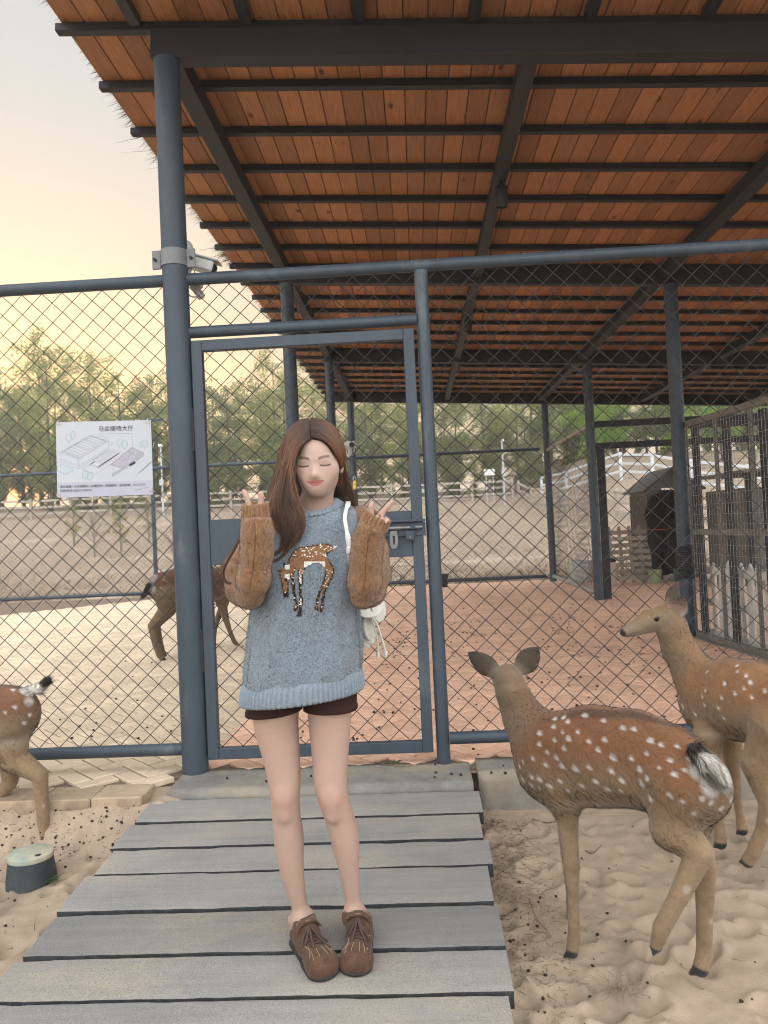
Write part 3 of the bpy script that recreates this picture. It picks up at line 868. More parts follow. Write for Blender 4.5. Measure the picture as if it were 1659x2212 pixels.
# ================================================================== BACK OF THE SHELTER
fz = lambda x, y: float(field_z(np.array([float(x)]), np.array([float(y)]))[0])
back = thing('chain_link_fence', 'long wire fence across the back of the shelter, dry paddock beyond', 'fence', (-3, 15.5, 0), group='wire fences behind the gate')
BYY = 15.5
def brail(x0, x1, z, r, par=back): return MB().tube([(x0, BYY, z), (x1, BYY, z)], r, 14).build('rail', M_POST, par, smooth=True)
brail(-9.8, 2.53, 2.62, .035); brail(-9.8, 2.53, .07, .035)
for x in (-9.5, -1.5): MB().lathe([(.04, -.1), (.04, 2.66)], (x, BYY, 0), 14).build('post', M_POST, back, smooth=True)
MB().lathe([(.042, -.1), (.042, 3.58)], (-5.36, BYY, 0), 14).build('post', M_POST, back, smooth=True)
MB().bbox((-5.3, BYY - .02, 3.6), (.34, .06, .05), .006).build('bracket', M_POST, back)
tag(diamond_mesh(-9.5, 2.55, .1, 2.6, lambda l: BYY + .004 * (l - .5), r=.0019).build('wire_mesh', M_WIRE, back), kind='stuff')
# net between the third and fourth post on the right, and the doorway frame beside it
M_NETTUBE = mat('pale_tube', (.33, .32, .29), rough=.6, var=.2, scale=6, bump=.05)
net = thing('net_fence', 'dark knotted net on pale tubes between two posts behind the deer enclosure', 'fence', (2.6, 13.2, 0), group='wire fences behind the gate')
for z in (2.55, .10): MB().tube([(2.58, 11.42, z), (2.6, 15.0, z)], .035, 14).build('rail', M_NETTUBE, net, smooth=True)
nm = MB()
for s_ in (1, -1):
    k = s_ * .5
    for i in range(-24, 50):
        y0 = 11.45 + i * .09
        za, zb = .14, 2.52
        ya, yb = y0, y0 + k * (zb - za)
        if s_ < 0: ya, yb = y0 + .6, y0 + .6 + k * (zb - za)
        pts = []
        for t in np.linspace(0, 1, 9):
            yy_ = ya + (yb - ya) * t
            if 11.45 < yy_ < 15.0: pts.append((2.59 + .02 * math.sin(yy_ * 3 + t * 4), yy_, za + (zb - za) * t))
        if len(pts) > 1: nm.tube(pts, .0022, 3, False)
tag(nm.build('netting', M_WIRE, net), kind='stuff')
door = thing('door_frame', 'dark steel doorway frame with wire above it, right of the net', 'frame', (4.4, 11.38, 0))
for z in (2.56, 2.24): MB().bbox((4.55, 11.36, z), (3.76, .06, .09), .004).build('rail', M_BEAM, door)
MB().bbox((2.735, 11.36, 1.1), (.11, .05, 2.2), .004).build('stile', M_BEAM, door)
MB().bbox((6.2, 11.36, 1.1), (.08, .05, 2.2), .004).build('stile', M_BEAM, door)
tag(diamond_mesh(2.7, 6.4, 2.27, 2.53, lambda l: 11.36 + .004 * (l - .5)).build('wire_mesh', M_WIRE, door), kind='stuff')

# ---- cage on the right with a white picket panel inside
M_CAGE = mat('tan_tube', (.15, .14, .125), rough=.6, var=.2, scale=6, bump=.05)
M_WIREL = mat('zinc_wire', (.40, .39, .36), rough=.5, var=.2, scale=30, bump=0, metal=.2)
CA = np.array((2.665, 7.62)); CBd = np.array((.145, -1.52)); CBd /= np.linalg.norm(CBd); CN = np.array((-CBd[1], CBd[0]))
cang = math.atan2(CBd[1], CBd[0])
CR = np.array(Matrix.Rotation(cang, 3, 'Z'))
cage = thing('wire_cage', 'tall cage of tan tube and square wire at the right edge, open at the top', 'cage', (CA[0], CA[1], 0))
def cpt(s, n, z): q = CA + CBd * s + CN * n; return np.array((q[0], q[1], z))
for i in range(6):
    MB().bbox(cpt(.0 + .60 * i, 0, 1.03), (.030, .030, 2.04), .003, CR).build('upright', M_CAGE, cage)
    MB().bbox(cpt(.10 + .60 * i, .05, 1.02), (.085, .04, 2.0), .003, CR).build('inner_upright', M_BEAM, cage)
for z, m in ((2.07, M_CAGE), (1.02, M_CAGE), (.03, M_CAGE)):
    MB().bbox(cpt(1.5, .003, z), (3.06, .045, .055), .003, CR).build('rail', m, cage)
for i in range(4):
    MB().bbox(cpt(.2 + 1.0 * i, 1.75, 1.02), (.07, .05, 2.04), .003, CR).build('inner_upright', M_BEAM, cage)
for z in (2.05, 1.55, .75): MB().bbox(cpt(1.5, 1.78, z), (3.2, .05, .07), .003, CR).build('rail', M_BEAM, cage)
MB().bbox(cpt(0.0, .9, 2.06), (.05, 1.75, .05), .003, CR).build('rail', M_BEAM, cage)
wm = MB()
for i in range(60): wm.tube([cpt(.05 * i, -.021, .05), cpt(.05 * i, -.021, 2.05)], .0016, 3, False)
for i in range(22): wm.tube([cpt(0, -.024, .08 + .092 * i), cpt(3.0, -.024, .08 + .092 * i)], .0016, 3, False)
tag(wm.build('square_wire', M_WIREL, cage), kind='stuff')
MB().bbox(cpt(1.5, -.01, -.06), (3.06, .12, .14), .006, CR).build('curb', M_CONC, cage)
M_WHITE = mat('chipped_white_paint', (.62, .60, .56), rough=.7, var=.06, scale=6, bump=.2, bscale=40, objrand=.06, streak=(9, (1, 1, .5), (.30, .22, .14), .64, .72))
pick = thing('picket_fence', 'chipped white picket fence panel standing inside the wire cage', 'fence', (CA[0] + .2, CA[1] - .5, 0))
pme = MB().prism([(-.037, 0), (.037, 0), (.037, .66), (0, .71), (-.037, .66)], 1, -.009, .009).mesh('picket'); pme.materials.append(M_WHITE)
for i in range(22):
    q = cpt(.10 + .135 * i, .16, .02)
    o = bpy.data.objects.new('picket', pme); C.objects.link(o); o.parent = pick; o.matrix_parent_inverse = parent_inv(pick)
    o.location = q; o.rotation_euler = (random.gauss(0, .01), random.gauss(0, .015), cang); o.scale = (1, 1, random.uniform(.97, 1.04))
for z in (.64, .335, .04): MB().bbox(cpt(1.5, .14, z), (3.0, .02, .07), .003, CR).build('rail', M_WHITE, pick)

# ---- low animal house behind the cage
M_WALL = mat('tan_render', (.16, .145, .125), rough=.9, var=.15, scale=2, bump=.3, bscale=50)
M_SHEET = mat('roof_sheet', (.19, .175, .15), rough=.6, var=.25, scale=3, bump=.1)
hut = thing('animal_house', 'low tan animal house with a corrugated roof behind the wire cage', 'hut', (7.2, 12.6, 0))
MB().bbox((7.5, 13.2, .78), (4.6, 1.6, 1.56), .01).build('wall', M_WALL, hut)
for i in range(4): MB().bbox((5.75 + 1.15 * i, 12.385, .80), (1.10, .03, 1.36), .006).build('wall_panel', M_WALL, hut)
for i in range(26):
    MB().prism([(-.095, 1.80), (-.05, 1.83), (0, 1.835), (.05, 1.83), (.095, 1.80), (.095, 1.785), (-.095, 1.785)], 1, 12.05, 14.2).build('roof_sheet', M_SHEET, hut).location = (5.1 + .19 * i - 0 * 7.2, 0, random.uniform(0, .012))
for i in range(5): MB().bbox((5.2 + 1.15 * i, 12.25, .9), (.07, .07, 1.77), .004).build('post', M_BEAM, hut)

# ---- plastic shed with an open doorway, and what stands round it
M_SHED = mat('taupe_plastic', (.15, .14, .12), rough=.6, var=.12, scale=4, bump=.1)
M_SHEDROOF = mat('grey_plastic_roof', (.075, .07, .065), rough=.6, var=.15, scale=4, bump=.1)
SX0, SX1, SY0, SY1, SZE, SZA = 4.28, 5.22, 14.45, 15.6, 1.68, 2.03
shed = thing('plastic_shed', 'small taupe plastic shed with its doorway open, worker leaning in', 'shed', ((SX0 + SX1) / 2, 15, 0))
MB().bbox((SX0 + .015, 15.02, .84), (.03, 1.1, 1.68), .004).build('wall', M_SHED, shed)
MB().bbox((SX1 - .015, 15.02, .84), (.03, 1.1, 1.68), .004).build('wall', M_SHED, shed)
MB().bbox((4.75, SY1 - .015, .84), (.88, .03, 1.68), .004).build('wall', M_SHED, shed)
MB().bbox((SX0 + .14, SY0, .84), (.28, .03, 1.68), .004).build('front_panel', M_SHED, shed)
MB().bbox((SX1 - .05, SY0, .84), (.10, .03, 1.68), .004).build('front_panel', M_SHED, shed)
MB().prism([(SX0 + .002, 1.682), (SX1 - .002, 1.682), ((SX0 + SX1) / 2, SZA - .02)], 1, SY0 - .012, SY0 + .02).build('gable', M_SHED, shed)
for s_ in (-1, 1):
    xc_ = 4.75; rr = math.atan2(SZA - SZE, .47)
    MB().bbox((xc_ + s_ * .285, 15.0, (SZA + SZE) / 2 - .015), (.70, 1.45, .03), .004, np.array(Matrix.Rotation(s_ * rr, 3, 'Y'))).build('roof', M_SHEDROOF, shed)
for i in range(5): MB().bbox((SX0 + .035 + .048 * i, SY0 - .018, .82), (.016, .012, 1.5), .003).build('rib', M_SHED, shed)
for i in range(3):
    for s_ in (-1, 1): MB().bbox((4.75 + s_ * .11, SY0 - .016, 1.74 + .035 * i), (.15, .008, .012), .002).build('vent_slot', M_WHITE if False else M_CAGE, shed)
MB().bbox((4.535, SY0 - .012, .84), (.03, .03, 1.62), .003).build('door_jamb', M_SHEDROOF, shed)
for i in range(9): MB().bbox((SX0 - .012, 14.55 + .12 * i, .82), (.012, .03, 1.5), .003).build('rib', M_SHED, shed)

M_OLDWOOD = mat('grey_wood', (.33, .285, .23), rough=.9, var=.2, scale=3, stretch=(1, 1, 1), bump=.4, bscale=30, objrand=.15)
pal = thing('wooden_pallet', 'grey slatted wooden pallet leaning on edge beside the shed', 'pallet', (3.95, 13.9, 0))
pa = Matrix.Rotation(math.radians(-9), 3, 'X'); pan = np.array(pa)
for i in range(8): MB().bbox(pan @ np.array((0, 0, .09 + .118 * i)) + (3.83, 13.9, 0), (.80, .018, .075), .003, pan).build('slat', M_OLDWOOD, pal)
for i in range(5): MB().bbox(pan @ np.array((-.36 + .18 * i, .035, .52)) + (3.83, 13.9, 0), (.05, .05, 1.02), .003, pan).build('upright', M_OLDWOOD, pal)
def bucket(name, x, y, r0, r1, h, m, label, group=None, handle=True):
    t = thing(name, label, 'bucket', (x, y, 0), group=group)
    MB().lathe([(r0 * .92, .004), (r0, .006), (r1, h - .02), (r1 + .008, h - .018), (r1 + .008, h), (r1 - .004, h), (r0 - .006, .02)], (x, y, 0), 28, True, True).build('body', m, t, smooth=True)
    if handle:
        a = [(x + (r1 + .006) * math.cos(q), y - .02 - .05 * math.sin(q), h - .03 - .10 * math.sin(q)) for q in np.linspace(0, math.pi, 14)]
        MB().tube(a, .004, 6).build('handle', M_WIREL, t, smooth=True)
    return t
M_GREEN = mat('green_plastic', (.29, .36, .19), rough=.5, var=.12, scale=6, bump=.03)
M_TEAL = mat('teal_plastic', (.03, .20, .19), rough=.45, var=.12, scale=6, bump=.03)
bucket('bucket', 4.14, 13.72, .09, .118, .23, M_GREEN, 'pale green bucket on the pavers by the pallet', 'buckets by the shed')
bucket('bucket', 4.62, 13.86, .085, .105, .22, M_TEAL, 'teal bucket right of the worker in black', 'buckets by the shed')
bucket('bucket', .46, 14.75, .075, .10, .25, M_BLACK, 'black bucket by the back fence, right of the gate post')
M_TUB = mat('white_plastic', (.66, .65, .62), rough=.6, var=.08, scale=5, bump=.05)
tub = thing('white_tub', 'white plastic tub on the ground behind the dark net', 'tub', (3.05, 14.6, 0))
MB().lathe([(.20, 0), (.225, .05), (.235, .36), (.25, .37), (.25, .40), (.235, .40), (.215, .06)], (3.05, 14.6, 0), 32).build('body', M_TUB, tub, smooth=True)
MB().lathe([(.252, .37), (.258, .38), (.252, .39)], (3.05, 14.6, 0), 32, False, False).build('rim', M_TUB, tub, smooth=True)
M_PINK = mat('pale_pink_plastic', (.46, .35, .30), rough=.6, var=.12, scale=5, bump=.05)
t = thing('feed_drum', 'pale pinkish drum with a dark lid between net and pallet', 'drum', (3.30, 13.5, 0))
MB().lathe([(.10, 0), (.115, .02), (.115, .40), (.105, .42)], (3.30, 13.5, 0), 26).build('body', M_PINK, t, smooth=True)
MB().lathe([(.12, .42), (.122, .44), (.10, .47), (.03, .48)], (3.30, 13.5, 0), 26).build('lid', M_BEAM, t, smooth=True)
# coiled hose wound round the second right-hand post
ht = [(2.6 + .078 * math.cos(q), 7.63 + .078 * math.sin(q), .56 + .325 * q / (2 * math.pi * 14)) for q in np.linspace(0, 2 * math.pi * 14, 14 * 18)]
tag(MB().tube(ht, .0085, 6).build('hose_coil', M_BLACK, None, smooth=True), 'black ribbed hose coiled round the shelter post beside the cage', 'hose')

# ================================================================== PADDOCK: rail fences, signs, poles, grass, trees
M_RAILW = mat('weathered_rail', (.36, .32, .27), rough=.9, var=.2, scale=2, bump=.3, bscale=20, objrand=.12)
M_WHITEF = mat('white_rail', (.60, .63, .66), rough=.6, var=.06, scale=2, bump=.05)
def rail_fence(name, label, pts, m, group, h=1.25, rails=(.35, .72, 1.1), pw=.13, rw=.12):
    t = thing(name, label, 'fence', (pts[0][0], pts[0][1], fz(*pts[0])), group=group)
    for (x, y) in pts: MB().bbox((x, y, fz(x, y) + h / 2 - .1), (pw, pw, h + .2), .01).build('post', m, t)
    for (a, b) in zip(pts[:-1], pts[1:]):
        d = np.array((b[0] - a[0], b[1] - a[1], fz(*b) - fz(*a))); L = np.linalg.norm(d); q = Vector(d).to_track_quat('X', 'Z').to_matrix()
        for z in rails:
            c = np.array(((a[0] + b[0]) / 2, (a[1] + b[1]) / 2, (fz(*a) + fz(*b)) / 2 + z + random.uniform(-.02, .02)))
            off = np.array(q) @ np.array((0, -pw / 2 - .018, 0))
            MB().bbox(c + off, (L + .03, .035, rw), .004, np.array(q)).build('rail', m, t)
    return t
far = [(5.8 - 2.4 * i, 46.0 - .08 * i) for i in range(18)]
rail_fence('rail_fence', 'long grey wooden rail fence below the trees across the paddock', far, M_RAILW, 'wooden paddock fences')
side = [(6.05, 45.2), (6.4, 42.8), (6.75, 40.4), (7.1, 38.), (7.45, 35.6), (7.75, 33.2), (8.0, 31.0), (8.25, 28.8), (8.45, 26.6), (8.6, 24.4), (8.7, 22.2)]
rail_fence('rail_fence', 'brown wooden rail fence running downhill towards the pallet', side, M_RAILW, 'wooden paddock fences')
wf = [(7.2, 44), (8.1, 41.5), (8.95, 39), (9.7, 36.5), (10.4, 34), (11.2, 31.5), (12.6, 29.6), (15, 28.6), (17.4, 28.2)]
rail_fence('white_rail_fence', 'white rail fence climbing the hill behind the shed', wf, M_WHITEF, None, 1.3, (.4, .8, 1.2), .13, .11)
# notice and poles by the far fence
M_PALE = mat('pale_metal', (.45, .48, .50), rough=.5, var=.1, scale=4, bump=0)
M_SIGNW = mat('blank_board', (.70, .72, .72), rough=.6, var=.05, scale=4, bump=0)
q = P(1057, 1020, 44.5)
t = thing('notice_board', 'small blank white notice board on legs by the far fence corner', 'sign', (q[0], q[1], fz(q[0], q[1])))
MB().bbox((q[0], q[1], q[2]), (.62, .03, .36), .006).build('board', M_SIGNW, t)
for s_ in (-.2, .2): MB().tube([(q[0] + s_, q[1] + .03, fz(q[0], q[1])), (q[0] + s_, q[1] + .03, q[2])], .025, 8).build('leg', M_PALE, t)
def camera_pole(px, ytop, y, label):
    q = P(px, ytop, y); g = fz(q[0], q[1])
    t = thing('camera_pole', label, 'pole', (q[0], q[1], g), group='camera poles by the far fence')
    MB().tube([(q[0], q[1], g - .1), (q[0], q[1], q[2])], [.06, .04], 10).build('pole', M_PALE, t, smooth=True)
    MB().bbox((q[0] + .02, q[1] - .12, q[2] + .05), (.16, .36, .14), .02).build('camera', M_SIGNW, t)
    MB().bbox((q[0], q[1] - .1, g + (q[2] - g) * .5), (.22, .16, .34), .01).build('box', M_PALE, t)
camera_pole(1084, 955, 44.2, 'grey pole with a small camera on top behind the white notice board')
camera_pole(347, 965, 44.0, 'grey pole with a small camera beside the left round post')

# dry grass: one mass of blades
n = 60000
gy = 15.9 + 30 * RNG.random(n) ** 1.6; gx = (RNG.random(n) - .5) * (gy * 1.25 + 4) + 1
keep = fbm(gx * .5, gy * .5, 41, 3) > -.12 - .1 * RNG.random(n); gx, gy = gx[keep], gy[keep]; n = len(gx)
gz = field_z(gx, gy)
roots = np.stack([gx, gy, gz - .01], 1)
dirs = np.stack([RNG.normal(0, .75, n), RNG.normal(0, .75, n), np.ones(n)], 1); dirs /= np.linalg.norm(dirs, axis=1)[:, None]
gc = np.array((.31, .235, .155)) * (.65 + .6 * RNG.random(n))[:, None]; gc[:, 0] *= 1 + .1 * RNG.normal(size=n) * .5
M_GRASS = mat('straw_grass', (1, 1, 1), rough=.9, attr='Col', var=.05, bump=0, spec=.05, transl=.25)
tag(strands('dry_grass', roots, dirs, .05 + .10 * RNG.random(n), .018, M_GRASS, None, gc, np.tile((0, 0, 1.), (n, 1)).astype(np.float32)), 'dry straw coloured grass over the paddock', 'grass', kind='stuff')

# ---- trees
M_BARK = mat('bark', (.095, .075, .06), rough=.95, var=.25, scale=6, bump=.4, bscale=30, dist=.01)
M_BARKG = mat('grey_bark', (.21, .19, .165), rough=.95, var=.2, scale=6, bump=.3, bscale=30, dist=.01)
M_LEAF = mat('leaves', (1, 1, 1), rough=.6, attr='Col', var=.12, scale=.7, bump=0, spec=.2, transl=.55)
def gen_tree(seed, H, spread, col, nleaf, bark, first=.22, droop=.3, leafsize=.13, limbs=16, up=.55):
    r = np.random.default_rng(seed); tb = MB(); L = []
    bend = np.cumsum(r.normal(0, .035 * H / 8, (9, 2)), 0); bend -= bend[0]
    zs = np.linspace(0, H * .93, 9); trunk = np.column_stack([bend, zs]); rad = np.linspace(.013 * H + .02, .012, 9)
    tb.tube(trunk, rad, 7, False)
    def at(t):
        i = min(int(t * 8), 7); f = t * 8 - i; return trunk[i] * (1 - f) + trunk[i + 1] * f
    segs = []
    for k in range(limbs):
        t = first + (1 - first) * (k + r.random()) / limbs * .97
        p = at(t); az = k * 2.4 + r.normal(0, .5); prof = math.sin(math.pi * min(1, (1 - t) * 1.0 + .12)) ** .6
        ln = spread * prof * r.uniform(.65, 1.15)
        d = np.array((math.cos(az), math.sin(az), up + r.normal(0, .2) + .3 * t)); d /= np.linalg.norm(d)
        pts = [p]
        for s in range(5):
            d = d + r.normal(0, .16, 3) + np.array((0, 0, -.07 * droop * s)); d /= np.linalg.norm(d); pts.append(pts[-1] + d * ln / 5)
        r0 = max(.012, .42 * (rad[int(t * 8)]))
        tb.tube(pts, np.linspace(r0, .006, 6), 5, False)
        for s in range(1, 6):
            for _ in range(3):
                d2 = (pts[s] - pts[s - 1]); d2 = d2 / np.linalg.norm(d2) + r.normal(0, .75, 3); d2 /= np.linalg.norm(d2)
                l2 = ln * r.uniform(.18, .42); q = [pts[s], pts[s] + d2 * l2 * .5, pts[s] + d2 * l2 + np.array((0, 0, -.12 * droop * l2))]
                tb.tube(q, [.010, .007, .004], 3, False); segs.append((q[0], q[1])); segs.append((q[1], q[2]))
    segs = np.array(segs)
    if nleaf:
        cl = r.integers(0, len(segs), nleaf); t = r.random(nleaf)
        dens = r.random(len(segs)) ** .7; ok = r.random(nleaf) < dens[cl]; cl, t = cl[ok], t[ok]; n = len(cl)
        ok2 = r.random(len(cl)) < np.clip(1.4 - 1.05 * segs[cl, 0, 2] / H, .2, 1); cl, t = cl[ok2], t[ok2]; n = len(cl)
        c = segs[cl, 0] * (1 - t[:, None]) + segs[cl, 1] * t[:, None] + r.normal(0, .10 + .012 * H, (n, 3))
        a = r.normal(size=(n, 3)); a[:, 2] = a[:, 2] * .5 - droop; a /= np.linalg.norm(a, axis=1)[:, None]
        b = np.cross(a, r.normal(size=(n, 3))); b /= np.linalg.norm(b, axis=1)[:, None]
        s = leafsize * r.uniform(.6, 1.35, n)[:, None]
        V = np.stack([c - a * s, c - b * s * .32, c + a * s, c + b * s * .32], 1).reshape(-1, 3)
        F = np.arange(4 * n).reshape(-1, 4)
        cc = np.array(col)[None] * (.7 + .6 * r.random(len(segs))[cl, None]) * (.8 + .4 * r.random((n, 1)))
        cc[:, 0] *= 1 + .25 * r.random(n)
        cm = mesh_np('crown', V, F, np.repeat(cc, 4, 0), smooth=False); cm.materials.append(M_LEAF)
    else: cm = None
    tm = tb.mesh('trunk'); tm.materials.append(bark); tm.polygons.foreach_set('use_smooth', [True] * len(tm.polygons))
    return tm, cm
TV = [gen_tree(1, 10.5, 3.0, (.245, .30, .105), 14000, M_BARK, first=.10),
      gen_tree(2, 12., 3.4, (.26, .32, .105), 14000, M_BARK, up=.7, first=.12),
      gen_tree(3, 9.0, 3.0, (.22, .285, .11), 12000, M_BARK, first=.12, droop=.5),
      gen_tree(4, 11., 2.4, (.19, .25, .11), 12000, M_BARK, first=.08, droop=.7, limbs=22, up=.2),
      gen_tree(5, 9.5, 3.6, (.20, .36, .05), 13000, M_BARK, first=.18, droop=.6, leafsize=.15),
      gen_tree(6, 8.5, 2.6, (.1, .1, .05), 0, M_BARKG, limbs=22, up=.9),
      gen_tree(7, 9.0, 2.8, (.1, .1, .05), 1500, M_BARKG, limbs=24, up=.8),
      gen_tree(8, 3.2, 1.6, (.19, .25, .075), 5000, M_BARK, first=.05, limbs=14, leafsize=.09, up=.5)]
TL = ['broad tree with thin olive foliage in the wood behind the paddock fence', 'tall tree with olive green crown in the wood behind the paddock fence',
      'low branching dark green tree in the wood behind the paddock fence', 'tall dark drooping tree in the wood behind the paddock fence',
      'bright green feathery tree on the slope behind the white rail fence', 'bare grey tree without leaves in the wood behind the paddock fence',
      'nearly bare grey tree with few leaves in the wood behind the paddock fence', 'low bushy green shrub at the foot of the wood behind the paddock fence']
KINDS = ['broad olive tree', 'tall olive tree', 'low grey green tree', 'drooping dark tree', 'bright green feathery tree', 'bare grey tree', 'nearly bare grey tree', 'low bushy green shrub']
MARKS = [(-999, 60, 'at the left edge of the wood'), (60, 120, 'just left of the map sign'), (120, 225, 'behind left half of map sign'), (225, 335, 'behind right half of map sign'), (335, 440, 'behind the big round post'),
         (440, 520, 'behind the hinge side of the gate'), (520, 610, 'behind her raised left-hand sleeve'), (610, 690, 'behind her parting'), (690, 770, 'behind her dark side hair'), (770, 850, 'between head and gate lock'),
         (850, 935, 'behind the thin gate post'), (935, 1020, 'right of the thin gate post'), (1020, 1100, 'behind the white notice board'), (1100, 1200, 'behind the rail fence corner'), (1200, 1290, 'behind the dark net'),
         (1290, 1380, 'above the white rail fence'), (1380, 1470, 'above the plastic shed'), (1470, 1570, 'above the animal house'), (1570, 1659, 'above the wire cage'), (1659, 9999, 'beyond the wire cage')]
PLACED = []
def place_tree(v, x, y, s, rz, row=''):
    tm, cm = TV[v]; g = fz(x, y)
    q = CAM_R.T @ np.array([x, y, g + 2. - HC]); px = 829.5 + 1660 * q[0] / q[2]
    mk = next(m for a, b, m in MARKS if a <= px < b)
    if v == 7 and 28 < px < 85: return
    t = thing('shrub' if v == 7 else 'tree', '%s %s%s' % (KINDS[v], (row + ' ') if row else '', mk), 'shrub' if v == 7 else 'tree', (x, y, g - .05), rz, group='shrubs below the wood' if v == 7 else 'trees on the slope' if v == 4 else 'trees of the wood')
    if v != 7: s = s * .80
    PLACED.append((px, t))
    t.scale = (s, s, s * random.uniform(.93, 1.08))
    for nm_, me in (('trunk', tm), ('crown', cm)):
        if me is None: continue
        o = bpy.data.objects.new(nm_ if v != 7 or nm_ == 'crown' else 'stem', me); C.objects.link(o); o.parent = t
tr = random.Random(5)
for row, (y0, step) in enumerate(((49.5, 2.3), (53.5, 2.4), (58, 2.6))):
    x = -.52 * y0 - 2
    while x < .55 * y0 + 1:
        v = tr.choice((0, 1, 2, 3, 3, 0, 1))
        if x > 7.5 and row < 3: v = tr.choice((4, 4, 4, 0, 2))
        elif row == 0 and tr.random() < .20: v = tr.choice((5, 6))
        yy_ = y0 + tr.uniform(-1.3, 1.3)
        k = 1.08 if x < -8 else .95
        place_tree(v, x + tr.uniform(-.8, .8), yy_, tr.uniform(.9, 1.08) * k, tr.uniform(0, 6.28), ('front row', 'second row', 'back row')[row]); x += step * tr.uniform(.8, 1.25)
for (x, y, s) in ((9.5, 41.5, .72), (13, 38, .7), (16.5, 35, .72), (20, 33.5, .8), (11.5, 46, .95), (25, 36, .9), (17, 43, .9), (22, 41, 1.)):
    place_tree(4, x, y, s, tr.uniform(0, 6.28))
for i in range(42):
    x = -27 + 1.25 * i + tr.uniform(-.7, .7)
    place_tree(7, x, 48. + tr.uniform(-.9, 1.4) , tr.uniform(.6, 1.35), tr.uniform(0, 6.28))
ORD = ['first', 'second', 'third', 'fourth', 'fifth', 'sixth', 'seventh', 'eighth', 'ninth']
byl = {}
for px, t in sorted(PLACED, key=lambda q: q[0]): byl.setdefault(t['label'], []).append(t)
for lb_, ts in byl.items():
    if len(ts) == 2:
        for t, w in zip(ts, ('left', 'right')): t['label'] = lb_ + ', ' + w + ' one'
    elif len(ts) > 2:
        for i, t in enumerate(ts): t['label'] = lb_ + ', ' + ORD[min(i, 8)] + ' from left'
# thin saplings out in the paddock
sp = gen_tree(9, 2.5, .7, (.23, .27, .06), 900, M_BARKG, first=.15, droop=.2, leafsize=.07, limbs=12, up=1.2)
sp2 = gen_tree(10, 1.4, .6, (.3, .25, .12), 120, M_BARKG, first=.05, droop=.2, leafsize=.05, limbs=14, up=1.4)
SL = ['thin yellow green sapling in the paddock below the map sign', 'thin yellow green sapling in the paddock between map sign and round post', 'thin yellow green sapling in the paddock left of the map sign',
      'dry leafless weed bush in the paddock, the taller of two', 'dry leafless weed bush in the paddock, the shorter of two']
for i, (px, py, w, s) in enumerate(((262, 1196, sp, 1.0), (322, 1172, sp, .85), (160, 1178, sp, .9), (205, 1205, sp2, 1.1), (375, 1215, sp2, .8))):
    y = 20.
    for _ in range(60):
        q = P(px, py, y)
        if q[2] < fz(q[0], y): break
        y += .4
    t = thing('sapling' if i < 3 else 'weed_bush', SL[i], 'sapling' if i < 3 else 'weed', (q[0], y, fz(q[0], y) - .02), tr.uniform(0, 6), group='saplings in the paddock' if i < 3 else 'weeds in the paddock'); t.scale = (s,) * 3
    for nm_, me in zip(('stem', 'crown'), w):
        o = bpy.data.objects.new(nm_, me); C.objects.link(o); o.parent = t

# ================================================================== HAZE
M_HAZE = bpy.data.materials.new('haze_air'); M_HAZE.use_nodes = True
_hn = M_HAZE.node_tree.nodes; _hn.remove(_hn['Principled BSDF'])
_v = _hn.new('ShaderNodeVolumePrincipled'); _v.inputs['Color'].default_value = (.95, .93, .88, 1); _v.inputs['Density'].default_value = 0.0030; _v.inputs['Anisotropy'].default_value = .35
M_HAZE.node_tree.links.new(_v.outputs[0], _hn['Material Output'].inputs['Volume'])
hz = MB().box((0, 700, 14), (700, 1700, 34)).build('haze', M_HAZE)
tag(hz, 'thin warm evening haze in the air', 'haze', kind='stuff')

# ================================================================== DEER
M_FUR = mat('deer_coat', (1, 1, 1), rough=.75, attr='Col', var=.10, scale=60, bump=.25, bscale=400, dist=.002, spec=.2, sheen=.15)
M_HAIRC = mat('deer_hair', (1, 1, 1), rough=.7, attr='Col', var=.05, bump=0, spec=.2)
M_EYE = mat('dark_eye', (.008, .005, .004), rough=.12, var=.05, bump=0, spec=.4)
RUST, TAN, LEG, CREAM, GREY, DARK = (np.array(c) for c in ((.27, .115, .045), (.285, .18, .095), (.37, .25, .14), (.56, .47, .36), (.27, .195, .12), (.022, .016, .013)))
WHITE = np.array((.74, .70, .64))


def seg_dist(V, a, b):
    ab = b - a; t = np.clip(((V - a) @ ab) / (ab @ ab + 1e-9), 0, 1)
    return np.linalg.norm(V - a - t[:, None] * ab, axis=1), t


